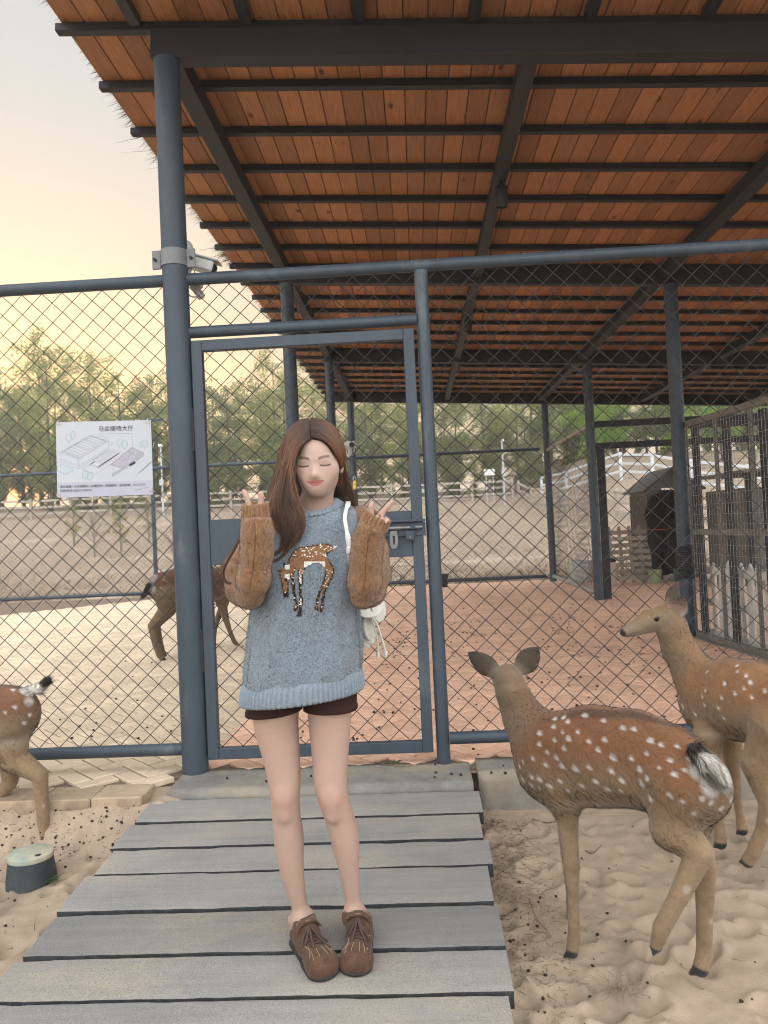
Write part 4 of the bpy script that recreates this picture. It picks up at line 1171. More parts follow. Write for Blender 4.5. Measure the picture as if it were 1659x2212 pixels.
def ear_mesh(base, tip, face, W, cup=.5, n=12, mseg=9):
    """leaf-shaped cupped ear: outer and inner skins joined at the rim; face = direction the opening looks"""
    base, tip = np.array(base), np.array(tip); ax = tip - base; L = np.linalg.norm(ax); ax /= L
    fc = np.array(face, float); fc -= ax * (fc @ ax); fc /= np.linalg.norm(fc); sd = np.cross(ax, fc)
    V = []; col = []
    for skin in (0, 1):
        for i in range(n + 1):
            t = i / n; w = W * (math.sin(math.pi * min(1, (t * .86 + .14))) ** .75) if i < n else W * .04
            for j in range(mseg):
                u = (j / (mseg - 1) - .5) * 2; th = u * 1.25
                x = w * math.sin(th) / math.sin(1.25); d = -cup * w * (math.cos(th) - math.cos(1.25)) / (1 - math.cos(1.25)) * 1.1
                if skin: d += .006 * (1 - abs(u)) * (1 - t * .7)
                V.append(base + ax * L * t + sd * x + fc * (d + .0)); col.append((t, u, skin))
    F = []; k = (n + 1) * mseg
    for skin in (0, 1):
        for i in range(n):
            for j in range(mseg - 1):
                q = [skin * k + i * mseg + j, skin * k + (i + 1) * mseg + j, skin * k + (i + 1) * mseg + j + 1, skin * k + i * mseg + j + 1]
                F.append(q if skin == 0 else q[::-1])
    for i in range(n):
        for j in (0, mseg - 1):
            F.append([i * mseg + j, (i + 1) * mseg + j, k + (i + 1) * mseg + j, k + i * mseg + j])
    for j in range(mseg - 1): F.append([n * mseg + j, n * mseg + j + 1, k + n * mseg + j + 1, k + n * mseg + j])
    return np.array(V), np.array(F), np.array(col)


def make_deer(label, J, fwd, res=.006, nfur=60000, dark=1., back=RUST, side=TAN, spots=110, seed=1, group='spotted deer in the enclosure', spotlen=1.0):
    r = np.random.default_rng(seed)
    g = lambda q: P(q[0], q[1], q[2])
    f = np.array((fwd[0], fwd[1], 0.)); f /= np.linalg.norm(f); n = np.array((f[1], -f[0], 0))
    sp = [(g(q), q[3]) for q in J['spine']]; nk = [(g(q), q[3]) for q in J['neck']]
    legs = [[(g(q) + (n * q[4] if len(q) > 4 else 0), q[3]) for q in leg] for leg in J['legs']]
    hd = [(g(q), q[3]) for q in J['head']]          # nose, brow/eye level, occiput
    allp = np.array([p for p, _ in sp + nk + hd] + [p for l in legs for p, _ in l] + [g(q) for q in J['tail']])
    S = SDF(allp.min(0) - .2, allp.max(0) + .2, res)
    for i in range(len(sp) - 1): S.cap(sp[i][0], sp[i + 1][0], sp[i][1], sp[i + 1][1], .03, (n, .74))
    for i in range(len(nk) - 1): S.cap(nk[i][0], nk[i + 1][0], nk[i][1], nk[i + 1][1], .05, (n, .85) if i == 0 else None)
    for li, l in enumerate(legs):
        for i in range(len(l) - 1): S.cap(l[i][0], l[i + 1][0], l[i][1] * (1 if i == 0 else .93), l[i + 1][1] * .93, .035 if i == 0 else .005)
        # cloven hoof: two toes beyond the last joint
        d = l[-1][0] - l[-2][0]; d /= np.linalg.norm(d); td = d * .55 + f * .75 if li not in J.get('lifted', ()) else d; td /= np.linalg.norm(td)
        for s_ in (-1, 1): S.cap(l[-1][0] + n * s_ * .0095 - d * .004, l[-1][0] + n * s_ * .0075 + td * l[-1][1] * 1.25, l[-1][1] * .58, l[-1][1] * .28, .003)
    nose, eye, occ = (p for p, _ in hd)
    S.cap(nose, eye, hd[0][1], hd[1][1], .015); S.cap(eye, occ, hd[1][1], hd[2][1], .02)
    hx = (nose - occ); hx /= np.linalg.norm(hx); hs = np.cross(hx, (0, 0, 1)); hs /= np.linalg.norm(hs); hu = np.cross(hs, hx)
    S.cap(nose - hu * hd[0][1] * .7 - hx * .012, (eye * .5 + occ * .5) - hu * hd[1][1] * .75, hd[0][1] * .6, hd[1][1] * .55, .015)
    S.ell(nose + hx * hd[0][1] * .45 + hu * .003, (hd[0][1] * .75,) * 3, None, .006)
    eyes = [eye * .72 + occ * .28 + hs * s_ * hd[1][1] * .86 + hu * hd[1][1] * .28 + hx * .012 for s_ in (-1, 1)]
    for e in eyes: S.ell(e + hu * .010, (.016,) * 3, None, .008)
    tl = [g(q) for q in J['tail']]; tr_ = [q[3] for q in J['tail']]
    for i in range(len(tl) - 1): S.cap(tl[i], tl[i + 1], tr_[i], tr_[i + 1], .015)
    V, Q = S.extract(2)
    N = vert_normals(V, Q)
    # ---- colours by anatomy
    dsp = np.full(len(V), 9.); hgt = np.zeros(len(V)); sl = np.zeros(len(V)); acc = 0
    for i in range(len(sp) - 1):
        d, t = seg_dist(V, sp[i][0], sp[i + 1][0]); m = d < dsp; dsp[m] = d[m]
        c = sp[i][0] + t[:, None] * (sp[i + 1][0] - sp[i][0]); rr = sp[i][1] + t * (sp[i + 1][1] - sp[i][1])
        hgt[m] = ((V[:, 2] - c[:, 2]) / rr)[m]; sl[m] = i + t[m]
    dl = np.full(len(V), 9.); lt = np.zeros(len(V))
    for l in legs:
        for i in range(1, len(l) - 1):
            d, t = seg_dist(V, l[i][0], l[i + 1][0]); m = d < dl; dl[m] = d[m]; lt[m] = (i + t[m]) / (len(l) - 1)
    dn = np.full(len(V), 9.)
    for i in range(1, len(nk) - 1):
        d, t = seg_dist(V, nk[i][0], nk[i + 1][0]); dn = np.minimum(dn, d)
    dh = np.minimum(seg_dist(V, nose, eye)[0], seg_dist(V, eye, occ)[0])
    sm = lambda x, a, b: (lambda t: t * t * (3 - 2 * t))(np.clip((x - a) / (b - a), 0, 1))[:, None]
    col = side + (back - side) * sm(hgt, -.35, .45)
    col = col + (CREAM - col) * .75 * sm(-hgt, .62, .98)
    torso = np.minimum(dl, np.minimum(dn, dh))
    wl = sm(dsp - dl * 1.0, .02, .10); col = col + (LEG - col) * wl
    wn = sm(dsp - dn, .0, .10); nkc = (GREY * .95 + side * .85) / 2; nkc = nkc + (back * .75 + GREY * .15 - nkc) * sm(N @ (-f * .5 + np.array((0, 0, .85))), .1, .9) * .8; col = col + (nkc - col) * wn
    wh = sm(np.minimum(dsp, dn + .03) - dh, .0, .05); hcol = GREY + (np.array((.30, .175, .075)) - GREY) * sm((V - (eye + occ) / 2) @ hu, .02, .045); col = col + (hcol - col) * wh
    # mane stripe, muzzle, throat, hooves, metatarsal tuft
    up = N[:, 2]
    stripe = np.abs((V - sp[1][0]) @ n)
    col = col * (1 - .55 * sm(.028 - stripe, 0, .02) * sm(hgt, .8, .95) * (1 - wl) * (1 - wh))
    dnz = np.linalg.norm(V - (nose + hx * hd[0][1] * .8), axis=1)
    col = col + (DARK - col) * sm(.024 - dnz, 0, .006) 
    mouth = np.abs((V - nose) @ hu + hd[0][1] * .62); along = (nose - V) @ hx
    col = col + (np.array((.10, .07, .05)) - col) * (sm(.004 - mouth, 0, .003) * sm(along, -.02, -.01) * sm(.055 - along, 0, .01)) * sm(.06 - dh, 0, .01)
    jaw = -((V - (nose + occ) / 2) @ hu)
    col = col + (CREAM * .9 - col) * .75 * sm(jaw, .028, .05) * sm(.10 - dh, 0, .03) * sm(.05 - dsp * .0 - dh, -.03, .02)
    for e in eyes:
        de = np.linalg.norm(V - e, axis=1); col = col + (GREY * 1.25 - col) * .6 * sm(.026 - de, 0, .008); col = col + (DARK - col) * sm(.0185 - de, 0, .004)
    for l in legs:
        dho = np.linalg.norm(V - (l[-1][0]), axis=1); d_ = l[-1][0] - l[-2][0]; d_ /= np.linalg.norm(d_); al = (V - l[-1][0]) @ d_; k = sm(.045 - dho, 0, .01) * sm(al, -.006, .004); col = col + (np.array((.03, .026, .024)) - col) * k
    for q in J.get('tufts', []):
        dq = np.linalg.norm(V - g(q), axis=1); col = col + ((WHITE * .45 + LEG * .55) - col) * sm(q[3] * .8 - dq, 0, .012)
    # spots: two rows beside the back line, the rest scattered on the flanks
    cand = np.where((dsp < dl + .02) & (dsp < dn) & (hgt > -.5) & (hgt < .93) & (np.abs(N @ n) > .2))[0]
    taken = []
    for _ in range(4000):
        if len(taken) >= spots or len(cand) == 0: break
        c = V[r.choice(cand)]
        if all(np.linalg.norm(c - q) > .030 for q, _ in taken): taken.append((c, r.uniform(.0055, .0100)))
    hv = -f * .8 + np.array((0, 0, -.5)); hv /= np.linalg.norm(hv)
    for c, rad in taken:
        dv = V - c; a = dv @ hv; d = np.sqrt(np.maximum((dv * dv).sum(1) - a * a, 0) + (a / 1.5) ** 2)
        d = d + .0015 * np.sin(dv @ np.array((310., 270, 350)))
        col = col + (WHITE * 1.1 - col) * .8 * sm(rad - d, -.003, .006)
    # tail
    for i in range(len(tl) - 1):
        d, t = seg_dist(V, tl[i], tl[i + 1]); k = sm(tr_[i] * 1.25 + .012 - d, 0, .012)
        tc_ = np.where((t + i > J.get('tailblack', (9, 9))[0])[:, None] & (t + i < J.get('tailblack', (9, 9))[1])[:, None], DARK, WHITE)
        col = col + (tc_ - col) * k
    for q in J.get('rumpwhite', []):
        d = np.linalg.norm(V - g(q), axis=1); col = col + (WHITE * .9 - col) * sm(q[3] - d, 0, .02)
    for q in J.get('rumpblack', []):
        d = np.linalg.norm(V - g(q), axis=1); col = col + (DARK * 1.5 - col) * sm(q[3] - d, 0, .015)
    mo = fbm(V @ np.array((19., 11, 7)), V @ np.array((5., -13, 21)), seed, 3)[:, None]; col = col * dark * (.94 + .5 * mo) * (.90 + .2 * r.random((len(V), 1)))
    # ears join the same mesh
    nv = len(V); VV = [V]; FF = [Q]; CC = [col]; NN = [N]
    for (b, tp, fc, W, cp) in J['ears']:
        ev, ef, ec = ear_mesh(g(b), g(tp), fc, W, cp)
        t, u, sk = ec[:, 0:1], np.abs(ec[:, 1:2]), ec[:, 2:3]
        outc = GREY * .42 * (1 - t * .6) ; inc = np.array((.34, .22, .17)) * (1 - .3 * t) + WHITE * .35 * np.clip(u * 1.4 - .5, 0, 1)
        c = np.where(sk > .5, inc, outc); c = c * (1 - .55 * (u > .97)); c = c + (CREAM - c) * np.clip(.28 - t, 0, 1) * 1.6
        VV.append(ev); FF.append(ef + nv); CC.append(c * dark); nv += len(ev); NN.append(vert_normals(ev, ef))
    V, Q, col, N = np.vstack(VV), np.vstack(FF), np.clip(np.vstack(CC), .004, .9), np.vstack(NN)
    base = V.min(0)
    c0 = (sp[0][0] + sp[-1][0]) / 2
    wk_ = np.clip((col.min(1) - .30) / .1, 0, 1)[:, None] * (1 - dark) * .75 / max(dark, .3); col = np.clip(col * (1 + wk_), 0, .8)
    me = mesh_np('deer', V, Q, col)
    root = thing('deer', label, 'deer', (c0[0], c0[1], base[2]), group=group)
    link('body', me, M_FUR, root)
    for e in eyes:
        s_ = MB(); pr = [(.0150 * math.sin(a), -.0150 * math.cos(a)) for a in np.linspace(.02, math.pi - .02, 10)]
        s_.lathe(pr, e, 16).build('eye', M_EYE, root, smooth=True)
    # fur
    if nfur:
        A = .5 * np.linalg.norm(np.cross(V[Q[:, 2]] - V[Q[:, 0]], V[Q[:, 3]] - V[Q[:, 1]]), axis=1)
        q = r.choice(len(Q), nfur, p=A / A.sum()); w = r.random((nfur, 4)) + .1; w /= w.sum(1)[:, None]
        X = (V[Q[q]] * w[:, :, None]).sum(1); Nn = N[Q[q, 0]]; cc = col[Q[q, r.integers(0, 4, nfur)]]
        dq = np.full(nfur, 9.)
        flow = np.tile(-f * .75 + np.array((0, 0, -.55)), (nfur, 1))
        isleg = np.minimum.reduce([seg_dist(X, l[i][0], l[i + 1][0])[0] for l in legs for i in range(1, len(l) - 1)]) < .05
        flow[isleg] = (0, 0, -1.)
        headm = np.minimum(seg_dist(X, nose, eye)[0], seg_dist(X, eye, occ)[0]) < .075
        flow[headm] = -hx
        taild = np.full(nfur, 9.)
        for i in range(len(tl) - 1): taild = np.minimum(taild, seg_dist(X, tl[i], tl[i + 1])[0] - max(tr_))
        ist = taild < .012
        flow[ist] = (tl[-1] - tl[0]) / np.linalg.norm(tl[-1] - tl[0])
        flow = flow - Nn * (flow * Nn).sum(1)[:, None]; flow /= (np.linalg.norm(flow, axis=1)[:, None] + 1e-6)
        d = flow + Nn * (.16 + .2 * ist[:, None]) + r.normal(0, .16, (nfur, 3)); d /= np.linalg.norm(d, axis=1)[:, None]
        ln = np.where(headm, .005, np.where(isleg, .006, .010)) * r.uniform(.6, 1.3, nfur); ln = np.where(ist, .026 * r.uniform(.5, 1.3, nfur), ln)
        und = (Nn[:, 2] < -.35) & ~isleg & ~headm; ln = np.where(und, ln * 1.7, ln)
        cc = np.clip(cc * r.uniform(.84, 1.16, (nfur, 1)), 0, 1)
        tag(strands('fur', X - Nn * .001, d, ln, .0014 * (res / .006), M_HAIRC, root, cc, Nn), kind='stuff')
    return root


D1 = dict(
    spine=[(1492, 1694, 2.33, .118), (1440, 1662, 2.38, .132), (1370, 1638, 2.46, .145), (1290, 1632, 2.54, .155), (1214, 1640, 2.62, .150), (1190, 1655, 2.66, .125)],
    neck=[(1195, 1632, 2.66, .115), (1158, 1590, 2.70, .078), (1128, 1545, 2.73, .058), (1106, 1495, 2.74, .046), (1098, 1468, 2.745, .046)],
    head=[(1085, 1490, 2.93, .022), (1092, 1468, 2.82, .043), (1097, 1463, 2.75, .046)],
    legs=[[(1216, 1715, 2.60, .062), (1226, 1775, 2.60, .038), (1233, 1840, 2.60, .0275), (1235, 1868, 2.60, .0295), (1237, 1892, 2.60, .0235), (1239, 1950, 2.60, .0185), (1240, 2026, 2.60, .0225), (1236, 2056, 2.585, .0225)],
          [(1225, 1700, 2.72, .055), (1222, 1765, 2.76, .036), (1226, 1845, 2.80, .026), (1232, 1920, 2.82, .018), (1236, 1985, 2.83, .021), (1236, 2010, 2.82, .021)],
          [(1470, 1700, 2.31, .105), (1456, 1786, 2.31, .074), (1512, 1842, 2.27, .042), (1470, 1930, 2.27, .030), (1430, 2003, 2.28, .027), (1417, 2044, 2.29, .020)],
          [(1505, 1705, 2.44, .09), (1488, 1790, 2.46, .062), (1524, 1880, 2.46, .036), (1522, 1985, 2.46, .027), (1521, 2062, 2.46, .026), (1514, 2092, 2.45, .027)]],
    tail=[(1500, 1618, 2.25, .020), (1530, 1650, 2.215, .023), (1562, 1692, 2.205, .010)], tailblack=(-.1, .95), lifted=(2,),
    rumpwhite=[(1492, 1642, 2.235, .026), (1506, 1668, 2.235, .032), (1530, 1695, 2.235, .045), (1556, 1680, 2.26, .05)], rumpblack=[],
    tufts=[(1485, 1924, 2.235, .024), (1535, 1990, 2.44, .018)],
    ears=[((1076, 1456, 2.75), (1011, 1409, 2.77), (-.2, .9, -.15), .036, .45), ((1121, 1450, 2.75), (1163, 1398, 2.76), (.25, .9, .1), .040, .42)])
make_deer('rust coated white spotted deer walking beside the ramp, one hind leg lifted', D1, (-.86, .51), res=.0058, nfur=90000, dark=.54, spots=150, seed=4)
D2 = dict(
    spine=[(1722, 1545, 2.90, .150), (1690, 1535, 2.98, .150), (1640, 1518, 3.08, .158), (1590, 1510, 3.20, .158), (1545, 1510, 3.32, .152), (1522, 1520, 3.38, .125)],
    neck=[(1528, 1498, 3.38, .115), (1496, 1450, 3.42, .082), (1466, 1400, 3.44, .063), (1450, 1352, 3.44, .056), (1442, 1335, 3.44, .054)],
    head=[(1350, 1366, 3.40, .020), (1404, 1340, 3.43, .043), (1440, 1330, 3.44, .050)],
    legs=[[(1530, 1590, 3.27, .064), (1541, 1640, 3.25, .040), (1549, 1720, 3.23, .027), (1553, 1770, 3.22, .020), (1556, 1805, 3.21, .025), (1557, 1822, 3.20, .026)],
          [(1575, 1590, 3.38, .055), (1582, 1640, 3.38, .036), (1589, 1700, 3.38, .025), (1596, 1750, 3.38, .018), (1602, 1780, 3.37, .023), (1604, 1794, 3.36, .024)],
          [(1690, 1590, 2.92, .125), (1650, 1650, 2.94, .085), (1662, 1738, 2.92, .040), (1648, 1790, 2.95, .027), (1628, 1840, 2.98, .028), (1616, 1860, 3.00, .027)],
          [(1740, 1600, 2.96, .105), (1725, 1680, 2.98, .075), (1745, 1760, 2.96, .040), (1738, 1840, 2.98, .027), (1732, 1885, 3.0, .027), (1730, 1900, 3.0, .027)]],
    tail=[(1755, 1500, 2.78, .026), (1762, 1540, 2.74, .03), (1765, 1570, 2.73, .014)], tailblack=(.4, 1.),
    tufts=[(1664, 1776, 2.90, .028)],
    ears=[((1462, 1322, 3.41), (1482, 1288, 3.36), (.15, -.9, .15), .040, .42), ((1447, 1312, 3.47), (1462, 1260, 3.50), (-.1, .9, .1), .036, .42)])
D2['ears'][0] = ((1452, 1330, 3.40), (1480, 1292, 3.36), (-.25, -.95, -.1), .043, .42)
make_deer('greyish tan spotted deer at the right edge, head turned left in profile', D2, (-.30, .95), res=.0062, nfur=80000, back=np.array((.34, .17, .068)), side=np.array((.31, .20, .112)), spots=70, seed=8, dark=.66)
D3 = dict(
    spine=[(30, 1540, 3.55, .125), (0, 1545, 3.55, .135), (-70, 1560, 3.55, .145), (-150, 1570, 3.56, .150), (-230, 1572, 3.57, .150), (-260, 1580, 3.57, .125)],
    neck=[(-255, 1560, 3.57, .11), (-290, 1500, 3.58, .075), (-315, 1440, 3.58, .058), (-328, 1400, 3.58, .05), (-332, 1385, 3.58, .048)],
    head=[(-425, 1415, 3.56, .020), (-370, 1390, 3.57, .042), (-335, 1380, 3.58, .048)],
    legs=[[(12, 1585, 3.52, .108), (32, 1640, 3.52, .066), (86, 1674, 3.52, .040), (91, 1736, 3.52, .031), (95, 1795, 3.52, .029), (96, 1812, 3.51, .028)],
          [(8, 1590, 3.64, .10), (25, 1650, 3.64, .06), (22, 1688, 3.64, .038), (-12, 1735, 3.64, .026), (-40, 1775, 3.64, .024), (-48, 1795, 3.64, .020)],
          [(-240, 1640, 3.50, .06), (-235, 1700, 3.50, .038), (-232, 1760, 3.50, .027), (-235, 1800, 3.50, .02), (-236, 1830, 3.5, .023), (-240, 1845, 3.5, .023)],
          [(-235, 1640, 3.62, .055), (-250, 1700, 3.63, .036), (-262, 1750, 3.64, .026), (-268, 1790, 3.64, .019), (-270, 1815, 3.64, .022), (-272, 1826, 3.64, .022)]],
    tail=[(58, 1492, 3.54, .020), (82, 1488, 3.54, .022), (103, 1470, 3.54, .018)], tailblack=(1.45, 2.5),
    rumpwhite=[(60, 1518, 3.52, .035)], tufts=[(95, 1742, 3.49, .022)],
    ears=[((-320, 1368, 3.55), (-300, 1325, 3.52), (-.3, -.9, .1), .038, .42), ((-322, 1362, 3.61), (-306, 1318, 3.64), (-.3, .9, .1), .038, .42)])
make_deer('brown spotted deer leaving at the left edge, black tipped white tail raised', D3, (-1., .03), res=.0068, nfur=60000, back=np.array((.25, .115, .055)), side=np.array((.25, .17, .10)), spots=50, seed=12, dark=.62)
D4 = dict(
    spine=[(352, 1268, 7.50, .150), (385, 1262, 7.62, .158), (425, 1262, 7.80, .165), (455, 1262, 7.98, .165), (482, 1256, 8.14, .150)],
    neck=[(482, 1252, 8.14, .13), (500, 1225, 8.22, .085), (512, 1200, 8.27, .065), (520, 1182, 8.3, .055), (523, 1176, 8.3, .054)],
    head=[(552, 1188, 8.42, .022), (534, 1177, 8.35, .045), (524, 1174, 8.3, .052)],
    legs=[[(360, 1290, 7.45, .125), (358, 1318, 7.45, .075), (328, 1352, 7.43, .044), (335, 1390, 7.44, .033), (344, 1416, 7.45, .030), (352, 1424, 7.46, .026)],
          [(365, 1290, 7.58, .11), (366, 1318, 7.58, .07), (338, 1350, 7.56, .042), (345, 1384, 7.56, .031), (352, 1408, 7.57, .027), (355, 1415, 7.58, .024)],
          [(476, 1285, 8.05, .085), (480, 1308, 8.08, .055), (488, 1338, 8.10, .037), (497, 1365, 8.14, .026), (506, 1386, 8.2, .028), (510, 1390, 8.22, .026)],
          [(486, 1285, 8.22, .075), (482, 1310, 8.2, .05), (470, 1336, 8.18, .034), (464, 1362, 8.16, .024), (462, 1382, 8.14, .026), (462, 1388, 8.14, .024)]],
    tail=[(334, 1250, 7.42, .028), (322, 1268, 7.38, .034), (308, 1290, 7.36, .018)], tailblack=(.9, 2.5),
    rumpwhite=[(331, 1272, 7.40, .06)], tufts=[(334, 1384, 7.41, .02)],
    ears=[((518, 1165, 8.26), (510, 1148, 8.2), (.6, -.6, .2), .042, .42), ((526, 1164, 8.36), (532, 1146, 8.42), (.3, .9, .1), .042, .42)])
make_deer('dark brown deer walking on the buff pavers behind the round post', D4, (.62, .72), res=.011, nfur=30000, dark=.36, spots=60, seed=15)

# ================================================================== THE YOUNG WOMAN ON THE RAMP
M_SKIN = mat('skin', (1, 1, 1), rough=.5, attr='Col', var=.025, scale=40, bump=.08, bscale=900, dist=.0006, spec=.35, sss=.25)
M_KNIT = mat('grey_knit', (.185, .225, .265), rough=.95, var=.40, scale=210, bump=1., bscale=380, dist=.0035, spec=.08, sheen=.3, stretch=(1, 1, 1.2), detail=4.)
M_RIB = mat('grey_rib', (.18, .22, .26), rough=.95, var=.22, scale=150, bump=.5, bscale=420, dist=.002, spec=.08, sheen=.3)
M_SLEEVE = mat('brown_knit', (.21, .108, .048), rough=.95, var=.34, scale=170, bump=1., bscale=420, dist=.003, spec=.08, sheen=.35, stretch=(1, 1, .55), detail=3.)
M_SEAM = mat('seam_yarn', (.12, .06, .03), rough=.95, var=.2, bump=0)
M_SHORTS = mat('dark_brown_cloth', (.035, .016, .014), rough=.85, var=.2, scale=60, bump=.3, bscale=300, spec=.15)
M_SUEDE = mat('brown_suede', (.080, .042, .026), rough=.92, var=.28, scale=40, bump=.5, bscale=200, dist=.0015, spec=.1, sheen=.08)
M_SUEDE2 = mat('dark_suede', (.050, .028, .020), rough=.92, var=.18, scale=40, bump=.4, bscale=300, dist=.001, spec=.1, sheen=.08)
M_SOLE = mat('rubber_sole', (.022, .02, .019), rough=.7, var=.2, scale=20, bump=.1)
M_LACE = mat('lace', (.060, .036, .030), rough=.9, var=.15, scale=60, bump=.2)
M_THREAD = mat('pale_thread', (.35, .26, .17), rough=.9, var=.1, bump=0)
M_HAIR = mat('brown_hair', (1, 1, 1), rough=.42, attr='Col', var=.08, scale=9, bump=0, spec=.45)
M_YARN = mat('motif_yarn', (1, 1, 1), rough=.95, attr='Col', var=.18, scale=300, bump=.6, bscale=500, dist=.002, spec=.08)
girl = thing('person', 'young woman in a grey deer sweater with brown sleeves, eyes shut, both hands raised', 'person', (-.36, 2.45, -.10))
SKIN = np.array((.39, .265, .212)); FACE = np.array((.41, .29, .24))
MM = lambda px, y: px * y / 1660.


def RP(px, py, dz=0.):
    """pixel on the ramp surface"""
    r = CAM_R @ np.array([(px - 829.5) / 1660., (py - 1106) / 1660., 1.])
    t = (-.02 - .0657 * 3.72 + dz - HC) / (r[2] - .0657 * r[1]); return r * t + np.array([0, 0, HC])


# ---- body: one mesh from overlapping skin shells (head+neck, hands+forearms, trunk, legs)
shells = []
def smooth01(x): x = np.clip(x, 0, 1); return x * x * (3 - 2 * x)
# head
HO = P(679, 1003.5, 2.30)
hu_ = P(702, 1002.2, 2.30) - P(655, 1005, 2.30); hu_ /= np.linalg.norm(hu_)
hw_ = np.array((0.02, -1, -.10)); hw_ -= hu_ * (hw_ @ hu_); hw_ /= np.linalg.norm(hw_)
hv_ = np.cross(hw_, hu_)
HR = np.column_stack([hu_, hv_, hw_])
H = lambda u, v, w: HO + HR @ np.array((u, v, w))
S = SDF(HO + (-.115, -.06, -.21), HO + (.115, .24, .16), .0017)
S.ell(H(0, .022, -.090), (.0685, .096, .094), HR, .01)
S.ell(H(0, -.022, -.062), (.0575, .066, .058), HR, .025)
S.ell(H(0, -.064, -.040), (.030, .030, .036), HR, .025)
S.ell(H(0, -.083, -.028), (.018, .0130, .017), HR, .02)
for s in (-1, 1):
    S.cap(H(s * .041, -.045, -.076), H(s * .010, -.082, -.036), .010, .0095, .02)
    S.ell(H(s * .038, -.022, -.034), (.021, .020, .017), HR, .04)
    S.cap(H(s * .012, .0155, -.006), H(s * .046, .0165, -.022), .0065, .006, .014)
    S.ell(H(s * .0325, -.001, -.0215), (.0175, .0115, .0125), HR, .008)
    S.ell(H(s * .0095, -.0355, .001), (.0062, .0058, .0075), HR, .006)
    S.ell(H(s * .072, -.004, -.085), (.009, .030, .018), HR, .006)
    S.ell(H(s * .078, -.001, -.078), (.006, .018, .009), HR, .004, 'sub')
S.cap(H(0, .006, -.008), H(0, -.026, .0095), .0062, .0078, .012)
S.ell(H(0, -.0315, .0115), (.0086, .0080, .0080), HR, .007)
S.ell(H(0, -.052, -.015), (.027, .022, .013), HR, .035)
for s in (-1, 1): S.cap(H(s * .004, -.0490, -.0015), H(s * .025, -.0490, -.0105), .0036, .0020, .005)
S.cap(H(-.009, -.0585, -.0022), H(.009, -.0585, -.0022), .0050, .0050, .005); 
for s in (-1, 1): S.cap(H(s * .009, -.0585, -.0022), H(s * .023, -.0510, -.0100), .0046, .0020, .005)
for s in (-1, 1): S.cap(H(0, -.0535, .0030), H(s * .0275, -.0485, -.0085), .0014, .0012, .002, None, 'sub')
nb = P(681, 1105, 2.43)
S.cap(H(0, -.055, -.095), nb, .050, .049, .03); S.cap(nb, nb + (0, .01, -.08), .049, .09, .04)
V, Q = S.extract(1)
L = (V - HO) @ HR; u, v, w = L[:, 0], L[:, 1], L[:, 2]; au = np.abs(u)
sm1 = lambda x, a, b: smooth01((x - a) / (b - a))[:, None]
col = np.tile(FACE, (len(V), 1))
def blend(c, k, a=1.): global col; col = col + (np.array(c) - col) * k * a
blend(SKIN * .92, sm1(-v, .085, .12))
front = sm1(w, -.06, -.03)
blend((.44, .23, .195), sm1(.028 - np.hypot(au - .042, (v + .022) * 1.1), 0, .024) * front, .45)
blend((.42, .25, .21), sm1(.014 - np.hypot(u, v + .034), 0, .01) * front, .35)
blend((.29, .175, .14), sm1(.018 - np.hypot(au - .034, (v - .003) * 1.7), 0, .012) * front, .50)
bl = .0165 + .006 * np.sin(np.clip((au - .012) / .04, 0, 1) * 2.4) - .10 * np.clip(au - .044, 0, .02)
blend((.115, .066, .045), sm1(.0062 - np.abs(v - bl), 0, .0035) * sm1(au, .010, .017) * sm1(.054 - au, 0, .012) * front, .85)
el = -.0025 - .0022 * np.sin(np.clip((au - .016) / .035, 0, 1) * math.pi) + .10 * np.clip(au - .040, 0, .02)
blend((.035, .02, .016), sm1(.0034 - np.abs(v - el), 0, .0018) * sm1(au, .0145, .019) * sm1(.0525 - au, 0, .006) * front, .92)
cr = el + .0075; blend((.27, .165, .135), sm1(.0014 - np.abs(v - cr), 0, .0014) * sm1(au, .016, .022) * sm1(.050 - au, 0, .008) * front, .5)
ml = -.0540 + .0055 * (au / .027) ** 2
up_ = -.0473 + .0002 * (au / .027) ** 2 - .0012 * np.exp(-(u / .004) ** 2)
lo_ = -.0655 + .0145 * (au / .026) ** 2
lips = sm1(up_ + .0008 - v, 0, .0018) * sm1(v - lo_ + .0006, 0, .0025) * sm1(.0280 - au, 0, .003) * front
blend((.38, .115, .10), lips, .9)
blend((.13, .035, .03), sm1(.0016 - np.abs(v - ml), 0, .0012) * sm1(.0285 - au, 0, .003) * front, .85)
for s in (-1, 1): blend((.16, .07, .055), sm1(.0032 - np.linalg.norm(V - H(s * .0050, -.0388, .010), axis=1), 0, .002), .55)
shells.append((V, Q, col))

